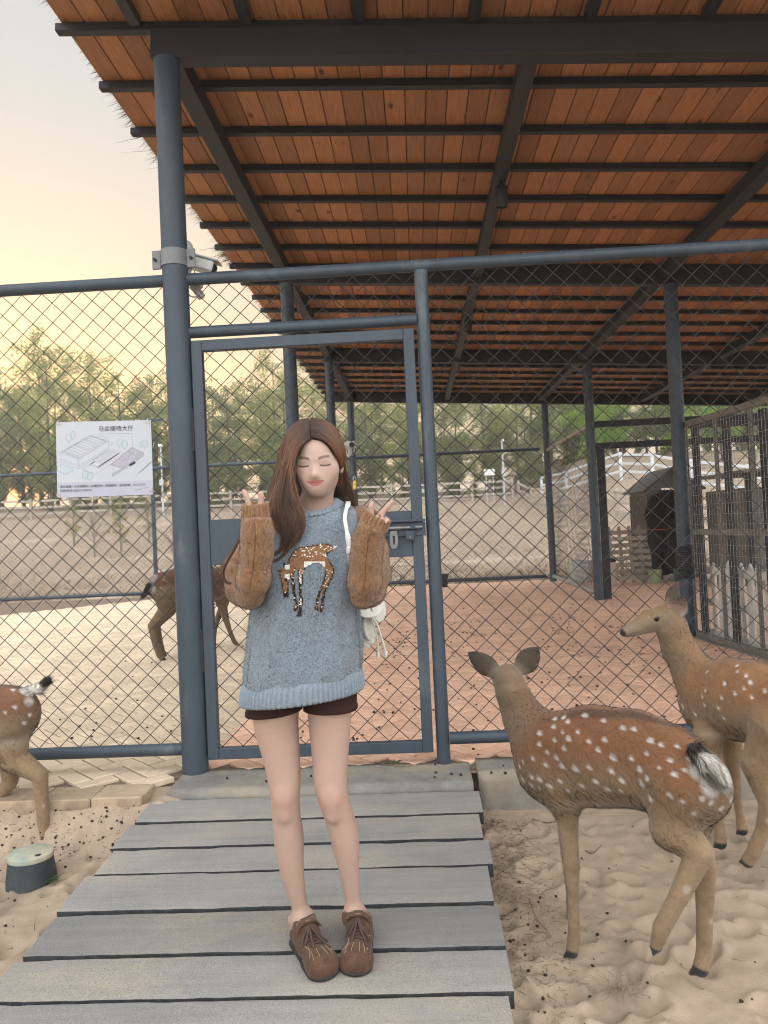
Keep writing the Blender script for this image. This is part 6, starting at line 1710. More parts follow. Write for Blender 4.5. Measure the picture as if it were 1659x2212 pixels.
def hair_sheet(guides, n, seed, spread=.0036, wave=.0075, rad=.00085, push=.0):
    r = np.random.default_rng(seed); G = np.array([guide_pts(g) for g in guides]); ng, L_, _ = G.shape
    nclump = 46; cs = r.random(nclump) * (ng - 1); cph = r.uniform(0, 6.28, nclump); camp = r.uniform(.3, 1.2, nclump); cl = r.uniform(.70, 1.04, nclump); ctone = r.uniform(.5, 1.65, nclump); ca = r.uniform(0, 6.28, nclump)
    VV, FF, CC = [], [], []; K = 3; tt = np.linspace(0, 1, L_)
    for _ in range(n):
        k = r.integers(nclump); s0 = np.clip(cs[k] + r.normal(0, .07), 0, ng - 1 - 1e-6)
        sroot = np.clip(r.random() * (ng - 1) * .5 + s0 * .5, 0, ng - 1 - 1e-6)
        ss = sroot + (s0 - sroot) * np.clip(tt * 2.2, 0, 1); i = np.minimum(ss.astype(int), ng - 2); f = (ss - i)[:, None]
        p = G[i, np.arange(L_)] * (1 - f) + G[i + 1, np.arange(L_)] * f
        cut = cl[k] * r.uniform(.9, 1.0); p = np.array([np.interp(tt * min(cut, 1), tt, p[:, a]) for a in range(3)]).T
        am = (tt ** 1.4)[:, None]
        p = p + am * wave * camp[k] * np.stack([np.sin(9 * tt + cph[k]), np.cos(7 * tt + cph[k]) * .7, tt * 0], 1) + (.25 + am * .9) * spread * r.normal(0, 1, 3) * np.array((1, 1, .6)) * np.minimum(tt * 5, 1)[:, None]
        p = p + (tt * (1 - tt))[:, None] * r.normal(0, .003, 3)
        q_ = (p - HO) @ HR - np.array((0, .030, -.098)); k_ = np.sqrt(((q_ / np.array((.0825, .1055, .1035))) ** 2).sum(1)); lim = 1.0 + r.uniform(0, .055)
        near_ = (k_ < lim) & (q_[:, 1] > -.075); q_[near_] *= (lim / np.maximum(k_, .3))[near_][:, None]; p = HO + (q_ + np.array((0, .030, -.098))) @ HR.T
        rr = rad * r.uniform(.7, 1.2) * (1 - tt ** 3 * .75)
        d = np.gradient(p, axis=0); d /= (np.linalg.norm(d, axis=1)[:, None] + 1e-9)
        a = np.cross(d, (0.3, 1, .2)); a /= (np.linalg.norm(a, axis=1)[:, None] + 1e-9); b = np.cross(d, a)
        b0 = sum(len(x) for x in VV) if False else len(VV) * L_ * K
        ring_ = np.stack([p + rr[:, None] * (math.cos(q) * a + math.sin(q) * b) for q in (0, 2.094, 4.189)], 1).reshape(-1, 3)
        VV.append(ring_)
        ii = np.arange(L_ - 1)[:, None] * K; kk = np.arange(K)[None]
        FF.append((np.stack([ii + kk, ii + (kk + 1) % K, ii + K + (kk + 1) % K, ii + K + kk], -1).reshape(-1, 4)) + b0)
        c = HC_ROOT + (HC_MID - HC_ROOT) * smooth01(tt / .35)[:, None]; c = c + (HC_TIP - c) * smooth01((tt - .5) / .5)[:, None] * .8
        CC.append(np.repeat(c * ctone[k] * r.uniform(.5, 1.55), K, 0))
    return np.vstack(VV), np.vstack(FF), np.vstack(CC)
for gs, n, sd in ((GL, 4200, 1), (GR, 3200, 2)):
    V, F, c = hair_sheet(gs, n, sd)
    o = link('strands', mesh_np('strands', V, F, np.clip(c, 0, 1)), M_HAIR, hair); o['kind'] = 'stuff'
# loose locks: over the sleeve, on the chest, flyaways round the crown
LK = [([(588, 1075, 2.33), (560, 1110, 2.36), (528, 1140, 2.30), (512, 1176, 2.27), (490, 1214, 2.28), (481, 1240, 2.28), (488, 1256, 2.28), (500, 1260, 2.27)], 26, .0022),
      ([(612, 1110, 2.285), (626, 1140, 2.285), (622, 1170, 2.29), (600, 1192, 2.295), (590, 1200, 2.29)], 40, .003),
      ([(628, 1120, 2.28), (640, 1150, 2.283), (628, 1180, 2.29), (606, 1205, 2.295), (590, 1214, 2.29)], 26, .0025),
      ([(650, 1110, 2.278), (657, 1135, 2.283), (650, 1160, 2.29), (640, 1172, 2.295)], 14, .002),
      ([(585, 1090, 2.30), (580, 1150, 2.23), (582, 1210, 2.225), (585, 1270, 2.24)], 10, .003)]
for g, n, spd in LK:
    r_ = np.random.default_rng(len(g) * 7 + n); mb = MB(); base = catmull([P(*q) for q in g], 18)
    for _ in range(n):
        tt = np.linspace(0, 1, 18)[:, None]
        mb.tube(base + r_.normal(0, spd, 3) * (.3 + tt) + .002 * np.sin(tt * 8 + r_.uniform(0, 6)), np.linspace(.0010, .0005, 18), 3, False)
    me = mb.mesh('lock'); a = me.color_attributes.new('Col', 'FLOAT_COLOR', 'POINT'); cc_ = np.ones((len(me.vertices), 4), np.float32); cc_[:, :3] = HC_MID * .8; a.data.foreach_set('color', cc_.ravel())
    link('lock', me, M_HAIR, hair, smooth=True)['kind'] = 'stuff'
mb = MB(); r_ = np.random.default_rng(4)
for _ in range(130):
    th = r_.uniform(-1.9, 1.9); p = H(.079 * math.sin(th), .030 + .102 * math.cos(th), -.098 + r_.uniform(-.05, .03))
    o_ = HR @ np.array((math.sin(th + r_.normal(0, .9)), math.cos(th), 0)); o_ /= np.linalg.norm(o_); t_ = HR @ np.array((math.cos(th), -math.sin(th), 0)) * (1 if th > 0 else -1)
    l_ = r_.uniform(.01, .035); mb.tube([p, p + o_ * l_ * .35 + t_ * l_ * .4, p + o_ * l_ * .4 + t_ * l_ * 1.1], [.0005, .0004, .0002], 3, False)
me = mb.mesh('flyaway_hair'); a = me.color_attributes.new('Col', 'FLOAT_COLOR', 'POINT'); cc_ = np.ones((len(me.vertices), 4), np.float32); cc_[:, :3] = HC_MID; a.data.foreach_set('color', cc_.ravel())
link('flyaway_hair', me, M_HAIR, hair)['kind'] = 'stuff'

# ---- shoes
def shoe(heel, toe, ankle, w0, w1, tongue, side, label):
    """heel/toe: ground points on the ramp; low laced mule with a broad square toe"""
    heel, toe = np.array(heel), np.array(toe); ax = toe - heel; Ln = np.linalg.norm(ax); ax /= Ln
    nz = np.array((0, -.0657, 1)); nz -= ax * (nz @ ax); nz /= np.linalg.norm(nz); sx = np.cross(ax, nz)
    Rm = np.column_stack([sx, ax, nz]); W = lambda a, b, c: heel + Rm @ np.array((a, b * Ln, c))
    lo = np.minimum(heel, toe) - .1; hi = np.maximum(heel, toe) + .1; hi[2] += .12
    S = SDF(lo, hi, .0030)
    S.ell(W(0, .82, .030), (w1, Ln * .26, .036), Rm, .01)
    S.ell(W(-w1 * .46, .91, .024), (w1 * .58, Ln * .15, .030), Rm, .02); S.ell(W(w1 * .46, .91, .024), (w1 * .58, Ln * .15, .030), Rm, .02)
    S.cap(W(0, .66, .032), W(0, .40, .048), w1 * .88, w0 * .95, .02, (nz, .80))
    S.cap(W(0, .48, .045), W(0, .30, .072), .038, .036, .02)
    S.cap(W(0, .40, .028), W(0, .06, .026), w0 * .92, w0 * .80, .02, (nz, .85))
    S.cap(W(0, .36, .070), ankle + np.array((0, -.016, -.004)), .040, .037, .012)
    S.half(W(0, .3, .008), -nz)
    S.half(ankle + np.array((0, .0, .006)), nz * .75 + ax * -.25)
    # open heel: cut down to the low rim behind the ankle
    S.ell(W(0, .02, .085), (w0 * .74, Ln * .17, .052), Rm, .008, 'sub')
    V, Q = S.extract(2)
    o = link('shoe', mesh_np('shoe', V, Q), M_SUEDE, girl); o['label'] = label
    bv = BVHTree.FromPolygons([tuple(v) for v in V], [tuple(int(i) for i in q) for q in Q])
    def on(a, b, off=.0015):
        h = bv.ray_cast(Vector(W(a, b, .2)), Vector(-nz)); return (np.array(h[0]) if h[0] else W(a, b, .03)) + nz * off
    # sole
    S = SDF(lo, hi, .0032)
    S.ell(W(0, .80, .006), (w1 * 1.03, Ln * .275, .016), Rm, .01); S.ell(W(0, .92, .006), (w1 * .92, Ln * .13, .015), Rm, .02); S.cap(W(0, .6, .006), W(0, .10, .006), w1 * .9, w0 * .98, .02, (nz, .35)); S.half(W(0, .5, .014), nz); S.half(W(0, .5, .001), -nz)
    Vs_, Qs_ = S.extract(1); link('sole', mesh_np('sole', Vs_, Qs_), M_SOLE, o)
    # strap across the instep, tongue edge, laces, bow, stitching
    def ribbon(pts, wd, th, nm, m_, par=o):
        pts = [np.array(p) for p in pts]; mb = MB(); n = len(pts); vs = []
        for i in range(n):
            d = pts[min(i + 1, n - 1)] - pts[max(i - 1, 0)]; d /= np.linalg.norm(d) + 1e-9
            s = np.cross(d, nz); s /= np.linalg.norm(s) + 1e-9; up2 = np.cross(s, d)
            for (a, b) in ((-1, 0), (1, 0), (1, 1), (-1, 1)): vs.append(pts[i] + s * a * wd / 2 + up2 * b * th)
        fs = [(i * 4 + k, i * 4 + (k + 1) % 4, i * 4 + 4 + (k + 1) % 4, i * 4 + 4 + k) for i in range(n - 1) for k in range(4)] + [(3, 2, 1, 0), tuple(n * 4 - 4 + k for k in range(4))]
        return mb.add(vs, fs).build(nm, m_, par)
    def surf(a0, b0, a1, b1, n=11, off=.002): return [on(a0 + (a1 - a0) * t, b0 + (b1 - b0) * t, off) for t in np.linspace(0, 1, n)]
    ribbon(surf(-w0 * .98, .415, w0 * .98, .415, 11, .003), .027, .005, 'strap', M_SUEDE)
    for b_ in (.385, .445): ribbon(surf(-w0 * .9, b_, w0 * .9, b_, 11, .0085), .0012, .0008, 'strap_stitch', M_THREAD)
    for k, b in enumerate((.52, .57, .62, .67)):
        ribbon(surf(-.020, b, .020, b + .045, 7, .003), .0065, .0022, 'lace', M_LACE); ribbon(surf(.020, b, -.020, b + .045, 7, .0035), .0065, .0022, 'lace', M_LACE)
    k0 = on(0, .50, .012)
    for (a, b, c_, q) in ((.036, .56, .016, 1), (-.038, .64, .012, 1)):
        lp = [k0, W(a * .6, b - .02, 0), W(a, b + .03, 0), W(a * .8, b + .07, 0), W(a * .35, b, 0), k0]
        for i in range(1, 5): lp[i] = on(((lp[i] - heel) @ sx), ((lp[i] - heel) @ ax) / Ln, .010 if i != 3 else .006)
        ribbon(catmull(lp, 20), .0065, .0020, 'lace', M_LACE)
    for (a, b) in ((-.034, .84), (.014, .76)): ribbon(catmull([k0, on(a * .5, (b + .45) / 2, .008), on(a, b, .003)], 12), .0055, .0020, 'lace', M_LACE)
    mb = MB()
    for a0, a1 in ((-.022, -.030), (-.010, -.014), (.008, .012), (.024, .032)):
        mb.tube([on(a0 + (a1 - a0) * t, .78 + .17 * t, .0006) for t in np.linspace(0, 1, 10)], .0007, 4, False)
    for sgn in (-1, 1):
        mb.tube([on(sgn * (w1 * .80 - .012 * math.sin(t * 3.1)), .55 + .32 * t, .0006) for t in np.linspace(0, 1, 16)], .0009, 4, False)
    tag(mb.build('stitching', M_THREAD, o), kind='stuff')
    return o
shoe(RP(640, 2042) + (0, .03, 0), RP(705, 2112), footL[0][0] + np.array((.014, -.012, .012)), .038, .047, None, -1, 'brown shoe pointing inwards, its lace loop touching the other shoe')
shoe(RP(783, 2022) + (0, .03, 0), RP(768, 2104), footR[0][0] + np.array((.0, -.016, .012)), .038, .047, None, 1, 'brown shoe pointing straight ahead')

# ---- white backpack on her back, strap over the shoulder
M_CREAM = mat('cream_leather', (.56, .56, .51), rough=.55, var=.06, scale=12, bump=.12, bscale=90, spec=.35)
M_GOLD = mat('brass_button', (.50, .25, .10), rough=.35, var=.1, metal=.7, bump=0)
bag = thing('backpack', 'cream drawstring backpack hanging behind her right-hand sleeve, strap over the shoulder', 'backpack', tuple(P(760, 1320, 2.64)))
S = SDF((-.36, 2.50, .80), (.02, 2.80, 1.22), .004)
S.ell(P(752, 1340, 2.655), (.092, .062, .115), None, .02); S.cap(P(730, 1380, 2.655), P(778, 1378, 2.655), .055, .052, .03); S.ell(P(755, 1290, 2.65), (.080, .055, .06), None, .02)
V, Q = S.extract(2); N = vert_normals(V, Q)
V = V + N * (-.004 * np.maximum(np.exp(-((((V[:, 0] + V[:, 2]) / .034) % 1 - .5) / .12) ** 2), np.exp(-((((V[:, 0] - V[:, 2]) / .034) % 1 - .5) / .12) ** 2)))[:, None]
link('body', mesh_np('bag_body', V, Q), M_CREAM, bag)
def disc(c, ax_, rx, rz_, th, m_, nm, par, n=32):
    ax_ = np.array(ax_, float); ax_ /= np.linalg.norm(ax_); s = np.cross(ax_, (0, 0, 1)); s /= np.linalg.norm(s); u2 = np.cross(s, ax_)
    mb = MB(); vs = []
    for (o_, k) in ((-th / 2, .94), (-th / 2 + th * .2, 1.), (th / 2 - th * .2, 1.), (th / 2, .94)):
        vs += [np.array(c) + ax_ * o_ + k * (rx * math.cos(2 * math.pi * i / n) * s + rz_ * math.sin(2 * math.pi * i / n) * u2) for i in range(n)]
    fs = [(r * n + i, r * n + (i + 1) % n, (r + 1) * n + (i + 1) % n, (r + 1) * n + i) for r in range(3) for i in range(n)] + [tuple(range(n - 1, -1, -1)), tuple(3 * n + i for i in range(n))]
    return mb.add(vs, fs).build(nm, m_, par, smooth=True)
disc(P(817, 1314, 2.60), (.80, -.60, .1), .036, .046, .010, M_CREAM, 'flap', bag)
disc(P(817, 1321, 2.592), (.80, -.60, .1), .005, .007, .004, M_GOLD, 'button', bag)
disc(P(792, 1306, 2.585), (.45, -.75, .55), .060, .05, .012, M_CREAM, 'lid', bag)
disc(P(795, 1352, 2.61), (.85, -.45, .1), .032, .05, .012, M_CREAM, 'side_pocket', bag)
MB().bbox(P(781, 1393, 2.58), (.018, .012, .012), .003).build('buckle', M_GOLD, bag)
for pts in ([(802, 1332, 2.575), (808, 1350, 2.57), (815, 1380, 2.57), (817, 1412, 2.575)], [(804, 1332, 2.575), (815, 1350, 2.565), (825, 1380, 2.565), (833, 1409, 2.57)]):
    c = catmull([P(*q) for q in pts], 16); MB().tube(c, .0032, 8).build('cord', M_CREAM, bag, smooth=True)
    e = c[-1]; MB().lathe([(.001, .006), (.0065, .004), (.0075, -.002), (.005, -.008), (.0065, -.013), (.001, -.015)], e, 12).build('cord_knot', M_CREAM, bag, smooth=True)
stp = catmull([P(742, 1092, 2.56), P(750, 1085, 2.47), P(752, 1088, 2.385), P(748, 1100, 2.355), P(744.5, 1119, 2.325), P(748, 1142, 2.308), P(752, 1165, 2.300), P(755, 1187, 2.300), P(757, 1215, 2.310), P(766, 1250, 2.36), P(778, 1300, 2.50)], 40)
mb = MB(); vs = []
for i, p in enumerate(stp):
    d = stp[min(i + 1, 39)] - stp[max(i - 1, 0)]; d /= np.linalg.norm(d); out = np.array((.25, -1, .2)) if i > 6 else np.array((0, 0, 1.)); out = out - d * (out @ d); out /= np.linalg.norm(out); s = np.cross(d, out)
    wd = .0075 if not 10 < i < 22 else .0055
    for (a, b) in ((-1, 0), (1, 0), (1, 1), (-1, 1)): vs.append(p + s * a * wd + out * b * .003)
mb.add(vs, [(i * 4 + k, i * 4 + (k + 1) % 4, i * 4 + 4 + (k + 1) % 4, i * 4 + 4 + k) for i in range(39) for k in range(4)]).build('strap', M_CREAM, bag)
MB().bbox(P(755.5, 1189, 2.294), (.020, .008, .022), .003).build('buckle', M_CREAM, bag)

# ================================================================== WORKER AT THE SHED
M_JACKET = mat('black_cloth', (.014, .014, .017), rough=.9, var=.3, scale=20, bump=.4, bscale=40, dist=.01)
M_TROUS = mat('charcoal_cloth', (.022, .022, .026), rough=.9, var=.3, scale=20, bump=.4, bscale=40, dist=.01)
M_ORANGE = mat('orange_trim', (.55, .10, .03), rough=.8, var=.1, bump=0)
M_TRAINER = mat('white_trainer', (.52, .52, .50), rough=.7, var=.15, scale=20, bump=.1)
wk = thing('person', 'worker in black jacket and trousers bending into the plastic shed', 'person', (4.5, 14.0, 0))
WP = lambda a, b, c=14.0: P(a, b, c)
S = SDF((3.9, 13.6, -.05), (5.2, 14.95, 1.75), .014)     # body: legs, trunk, arms, head
for ch in ([(1412, 1150, 14.0, .085), (1417, 1200, 13.97, .055), (1419, 1248, 13.95, .04)], [(1428, 1150, 14.05, .085), (1434, 1198, 14.05, .055), (1438, 1245, 14.05, .04)],
           [(1418, 1150, 14.02, .12), (1419, 1110, 14.08, .13), (1424, 1084, 14.2, .12)], [(1424, 1084, 14.2, .06), (1434, 1074, 14.32, .05)], [(1434, 1074, 14.32, .085), (1442, 1068, 14.40, .085)],
           [(1438, 1095, 14.2, .05), (1450, 1110, 14.3, .04), (1462, 1100, 14.55, .033)], [(1412, 1090, 14.15, .05), (1436, 1118, 14.3, .04), (1450, 1108, 14.56, .033)]):
    q = [(WP(a, b, c), r) for a, b, c, r in ch]
    for i in range(len(q) - 1): S.cap(q[i][0], q[i + 1][0], q[i][1], q[i + 1][1], .03)
V, Q = S.extract(1); hair_k = V[:, 2] > WP(1436, 1078, 14.3)[2]
c = np.tile(np.array((.42, .26, .18)), (len(V), 1)); c[hair_k] = (.012, .010, .009)
link('body', mesh_np('worker_body', V, Q, c), M_SKIN, wk)
S = SDF((3.9, 13.6, .6), (5.2, 14.8, 1.75), .012)
for ch in ([(1421, 1140, 14.0, .185), (1418, 1112, 14.05, .20), (1424, 1086, 14.16, .17)], [(1424, 1080, 14.2, .115), (1418, 1078, 14.12, .09)], [(1442, 1092, 14.2, .085), (1450, 1112, 14.28, .07), (1459, 1104, 14.5, .055)],
           [(1408, 1092, 14.14, .085), (1434, 1122, 14.28, .07), (1448, 1110, 14.5, .055)]):
    q = [(WP(a, b, c), r) for a, b, c, r in ch]
    for i in range(len(q) - 1): S.cap(q[i][0], q[i + 1][0], q[i][1], q[i + 1][1], .04, ((0, 1, 0), .8) if i == 0 and ch[0][3] > .15 else None)
S.half(WP(1421, 1145, 14.0), (.0, 0, -1))
V, Q = S.extract(2); N = vert_normals(V, Q); V = V + N * (.016 * fbm(V[:, 0] * 9 + V[:, 1] * 5, V[:, 2] * 11, 3, 3))[:, None]
jk = link('jacket', mesh_np('jacket', V, Q), M_JACKET, wk)
rs = [ring(WP(1421, 1143.5, 14.0) + (0, 0, dz), .188, .152, 40) for dz in (-.006, .006)]; Vl, Fl = loft(rs, 40); link('trim', mesh_np('trim', Vl, Fl), M_ORANGE, jk)
S = SDF((3.9, 13.6, -.02), (5.2, 14.6, 1.1), .011)
for ch in ([(1415, 1146, 14.0, .135), (1414, 1170, 13.98, .115), (1416, 1200, 13.96, .078), (1417, 1240, 13.95, .066)], [(1425, 1146, 14.02, .135), (1429, 1170, 14.05, .115), (1435, 1200, 14.05, .080), (1438, 1236, 14.05, .068)]):
    q = [(WP(a, b, c), r) for a, b, c, r in ch]
    for i in range(len(q) - 1): S.cap(q[i][0], q[i + 1][0], q[i][1], q[i + 1][1], .03)
V, Q = S.extract(2); N = vert_normals(V, Q); V = V + N * (.014 * fbm(V[:, 0] * 12, V[:, 2] * 15, 7, 3))[:, None]
link('trousers', mesh_np('trousers', V, Q), M_TROUS, wk)
for (px, py, y, dx, dy) in ((1417, 1252, 13.92, -.05, -.20), (1440, 1248, 14.05, .22, -.06)):
    a = P(px, py, y); a[2] = .05; S = SDF(a - .34, a + .34, .010); t_ = a + (dx, dy, -.008)
    S.cap(a, t_, .052, .043, .02); S.cap(a + (0, 0, .03), a + (dx * .3, dy * .3, .02), .052, .04, .02); S.half((0, 0, .004), (0, 0, -1)); V, Q = S.extract(1); link('shoe', mesh_np('shoe', V, Q), M_TRAINER, wk)

# ================================================================== MAP SIGN ON THE FENCE
M_BOARDW = mat('sign_board', (.42, .44, .475), rough=.45, var=.03, scale=2, bump=0, spec=.4)
M_BAND = mat('sign_band', (.37, .375, .445), rough=.45, var=.03, scale=2, bump=0, spec=.4)
M_INK = mat('sign_ink', (.03, .03, .035), rough=.6, var=.05, bump=0)
M_INKG = mat('sign_grey_ink', (.16, .17, .19), rough=.6, var=.05, bump=0)
M_PALEF = mat('sign_pale_fill', (.38, .445, .47), rough=.5, var=.02, bump=0)
M_LILAC = mat('sign_lilac_fill', (.34, .335, .39), rough=.5, var=.02, bump=0)
M_TIE = mat('white_tie', (.62, .60, .56), rough=.8, var=.1, bump=0)
SGY = FY - .014
c00, c10, c11, c01 = (P(a, b, SGY) for a, b in ((120.5, 912), (326, 907), (330, 1070), (124, 1076)))
sign = thing('map_sign', 'white map sign with line drawn buildings and Chinese lettering tied to the fence', 'sign', tuple((c00 + c11) / 2))
def SPt(X, Y, off):
    a = (X - 70 - (Y - 100) * .0215) / 1386.; b = (Y - 100 + (X - 70) * .024) / 1092.
    p = (c00 * (1 - a) + c10 * a) * (1 - b) + (c01 * (1 - a) + c11 * a) * b
    return p + np.array((0, -off, 0))
mb = MB(); q = [SPt(70, 100, 0), SPt(1455, 68, 0), SPt(1485, 1145, 0), SPt(92, 1190, 0)]
mb.add([p for p in q] + [p + (0, .004, 0) for p in q], [(3, 2, 1, 0), (4, 5, 6, 7), (0, 1, 5, 4), (1, 2, 6, 5), (2, 3, 7, 6), (3, 0, 4, 7)]).build('board', M_BOARDW, sign, fix=True)
def fill(poly, m, nm, off):
    return MB().add([SPt(a, b, off) for a, b in poly], [tuple(range(len(poly)))]).build(nm, m, sign)
tag(fill([(88, 972), (1478, 940), (1484, 1144), (93, 1189)], M_BAND, 'printed_band', .0004), kind='stuff')
def ell_poly(cx, cy, rx, ry, n=28): return [(cx + rx * math.cos(2 * math.pi * i / n), cy + ry * math.sin(2 * math.pi * i / n)) for i in range(n)]
lines = []          # (points, width)
pb = MB()
TREES_ = [(322, 282, 38, 50), (255, 325, 44, 55), (1003, 392, 43, 55), (1073, 422, 43, 55), (1308, 420, 28, 34), (1368, 412, 43, 54), (500, 855, 44, 55), (570, 878, 44, 55)]
for i, (cx, cy, rx, ry) in enumerate(TREES_):
    e = ell_poly(cx, cy, rx, ry); pb.add([SPt(a, b, .0005 + .0002 * (i % 2)) for a, b in e], [tuple(range(len(e)))]); lines.append((e + [e[0]], 2.2)); lines.append(([(cx, cy + ry), (cx, cy + ry + 28)], 4))
pb.add([SPt(a, b, .0005) for a, b in [(92, 748), (165, 707), (320, 775), (326, 790), (222, 853), (92, 798)]], [tuple(range(6))])
tag(pb.build('printed_fill', M_PALEF, sign), kind='stuff')
lb = MB()
for poly in ([(878, 708), (1170, 465), (1230, 478), (1260, 500), (1352, 540), (1350, 590), (1060, 780), (878, 722)], [(893, 840), (1040, 770), (1060, 780), (905, 885)]):
    lb.add([SPt(a, b, .0005) for a, b in poly], [tuple(range(len(poly)))])
tag(lb.build('printed_fill', M_LILAC, sign), kind='stuff')
L2 = [[(92, 748), (165, 707), (320, 775), (326, 790), (222, 853), (92, 798)],
      [(130, 535), (578, 288), (835, 375), (400, 640), (130, 535)], [(130, 535), (135, 625), (400, 735), (400, 640)], [(835, 375), (840, 470), (400, 735)], [(138, 627), (140, 665), (402, 772), (402, 735)], [(402, 772), (838, 500), (838, 470)],
      [(165, 530), (575, 300), (805, 378), (402, 620), (165, 530)], [(660, 318), (728, 296), (832, 335), (835, 375)], [(728, 360), (832, 335)], [(835, 375), (903, 405), (840, 440)], [(878, 420), (878, 448)],
      [(200, 512), (390, 585), (390, 612), (200, 530), (200, 512)], [(390, 585), (505, 545), (300, 460), (200, 512)], [(250, 490), (425, 555)], [(355, 418), (545, 490), (545, 520), (355, 438), (355, 418)], [(545, 490), (655, 458), (450, 375), (355, 418)], [(405, 400), (570, 465)],
      [(500, 340), (685, 412), (685, 440), (500, 360), (500, 340)], [(685, 412), (795, 380), (590, 300)], [(545, 325), (715, 388)],
      [(600, 655), (830, 505), (990, 550), (740, 698), (600, 655)], [(630, 640), (770, 685)], [(660, 620), (800, 665)], [(690, 602), (830, 648)], [(720, 583), (860, 628)], [(750, 563), (890, 610)], [(780, 543), (920, 590)], [(805, 522), (955, 570)],
      [(460, 770), (500, 745), (580, 715)], [(460, 770), (470, 785), (640, 842), (660, 835), (1055, 590)], [(890, 500), (925, 490), (1055, 540), (1060, 555), (1000, 585)],
      [(575, 705), (690, 750)], [(890, 515), (985, 550)],
      [(878, 708), (1170, 465), (1230, 478), (1260, 500)], [(1170, 465), (1120, 520), (1165, 548), (1240, 595)], [(1165, 548), (1055, 750), (878, 708)], [(878, 708), (880, 722), (1060, 780), (1350, 590), (1352, 540), (1260, 500)], [(1055, 750), (1060, 780)], [(1055, 750), (1352, 540)],
      [(1130, 540), (1190, 555), (1222, 512)], [(1240, 585), (1315, 530), (1262, 505)], [(905, 742), (908, 788), (940, 800)], [(893, 840), (1040, 770)], [(893, 840), (905, 885), (1060, 780)], [(893, 840), (895, 882), (905, 885)], [(1030, 660), (1095, 620), (1100, 632), (1040, 668), (1030, 660)], [(1260, 625), (1285, 612), (1285, 645), (1262, 655), (1260, 625)], [(1105, 745), (1108, 775), (1120, 768)],
      [(698, 272), (1182, 262), (1187, 480)]]
for k in range(6): lines.append(([(200 + 38 * k, 514 + 14.6 * k), (200 + 38 * k, 530 + 16 * k)], 2)); lines.append(([(355 + 38 * k, 420 + 14.6 * k), (355 + 38 * k, 436 + 16 * k)], 2)); lines.append(([(500 + 37 * k, 342 + 14.6 * k), (500 + 37 * k, 358 + 16 * k)], 2))
for k in range(9): lines.append(([(715 + 31 * k, 735 - 18.5 * k), (715 + 31 * k, 762 - 18.5 * k)], 2.4))
for k in range(5): lines.append(([(580 + 26 * k, 712 + 9 * k), (580 + 26 * k, 735 + 9 * k)], 2.2))
for k in range(8): lines.append(([(480 + 45 * k, 690 - 27 * k), (480 + 45 * k, 720 - 27 * k)], 2.2))
for p in L2: lines.append((p, 2.4))
def strokes(ls, nm, m, off):
    mb = MB()
    for pts, w in ls:
        for (a, b) in zip(pts[:-1], pts[1:]):
            d = np.array(b, float) - np.array(a, float); L_ = np.linalg.norm(d)
            if L_ < 1e-6: continue
            d /= L_; n_ = np.array((-d[1], d[0])) * w / 2; a_ = np.array(a) - d * w * .3; b_ = np.array(b) + d * w * .3
            mb.add([SPt(*(a_ + n_), off), SPt(*(b_ + n_), off), SPt(*(b_ - n_), off), SPt(*(a_ - n_), off)], [(3, 2, 1, 0)])
    return tag(mb.build(nm, m, sign), kind='stuff')
strokes(lines, 'line_drawing', M_INKG, .0010)
strokes([([(690, 748), (990, 550)], 11), ([(572, 708), (640, 668)], 9), ([(1277, 840), (1466, 670)], 7), ([(1152, 720), (1220, 682)], 34), ([(1396, 694), (1404, 694)], 8)], 'bold_strokes', M_INK, .0013)
def lettering(txt, X, Y, h, m, sx=1., shear=0., wid=None, off=.0012):
    """h: glyph height in sign units; baseline at (X, Y)"""
    cu = bpy.data.curves.new('lettering', 'FONT'); cu.body = txt; cu.resolution_u = 3; cu.shear = shear; cu.space_character = 1.02
    o = bpy.data.objects.new('lettering', cu); C.objects.link(o)
    cu.materials.append(m)
    p0 = SPt(X, Y, off); px_ = SPt(X + 100, Y - 100 * .024, off) - p0; pz_ = SPt(X, Y - 100, off) - p0
    ux, uz = px_ / np.linalg.norm(px_), pz_ / np.linalg.norm(pz_); uz = uz - ux * (uz @ ux); uz /= np.linalg.norm(uz); uy = np.cross(ux, uz)
    sc = h / 1092. * np.linalg.norm(c01 - c00) 
    bpy.context.view_layer.update()
    w = o.dimensions[0]
    kx = sc if wid is None or w < 1e-4 else (wid / 1386. * np.linalg.norm(c10 - c00)) / w
    M = Matrix(((ux[0] * kx, uz[0] * sc, -uy[0], p0[0]), (ux[1] * kx, uz[1] * sc, -uy[1], p0[1]), (ux[2] * kx, uz[2] * sc, -uy[2], p0[2]), (0, 0, 0, 1)))
    cu.offset = .008; bpy.context.view_layer.update()
    me = bpy.data.meshes.new_from_object(o.evaluated_get(bpy.context.evaluated_depsgraph_get())); bpy.data.objects.remove(o)
    if not me.materials: me.materials.append(m)
    o = bpy.data.objects.new('lettering', me); C.objects.link(o)
    o.parent = sign; o.matrix_parent_inverse = parent_inv(sign); o.matrix_basis = M
    return o
lettering('马会接待大厅', 690, 229, 84, M_INK, wid=503)
lettering('骑马购票 / 马术课预约 / 办理签到 / 咨询服务 / 活动核销', 134, 1048, 44, M_INK, wid=1022)
lettering('咨询电话 0335-7169312', 134, 1105, 44, M_INK, wid=458)
lettering('aranya', 1188, 1018, 60, M_INKG, shear=.28, wid=180)
strokes([([(1305, 1055), (1420, 1049)], 5), ([(1225, 1079), (1262, 1078)], 9), ([(1278, 1077), (1318, 1076)], 9)], 'small_print', M_INKG, .0012)
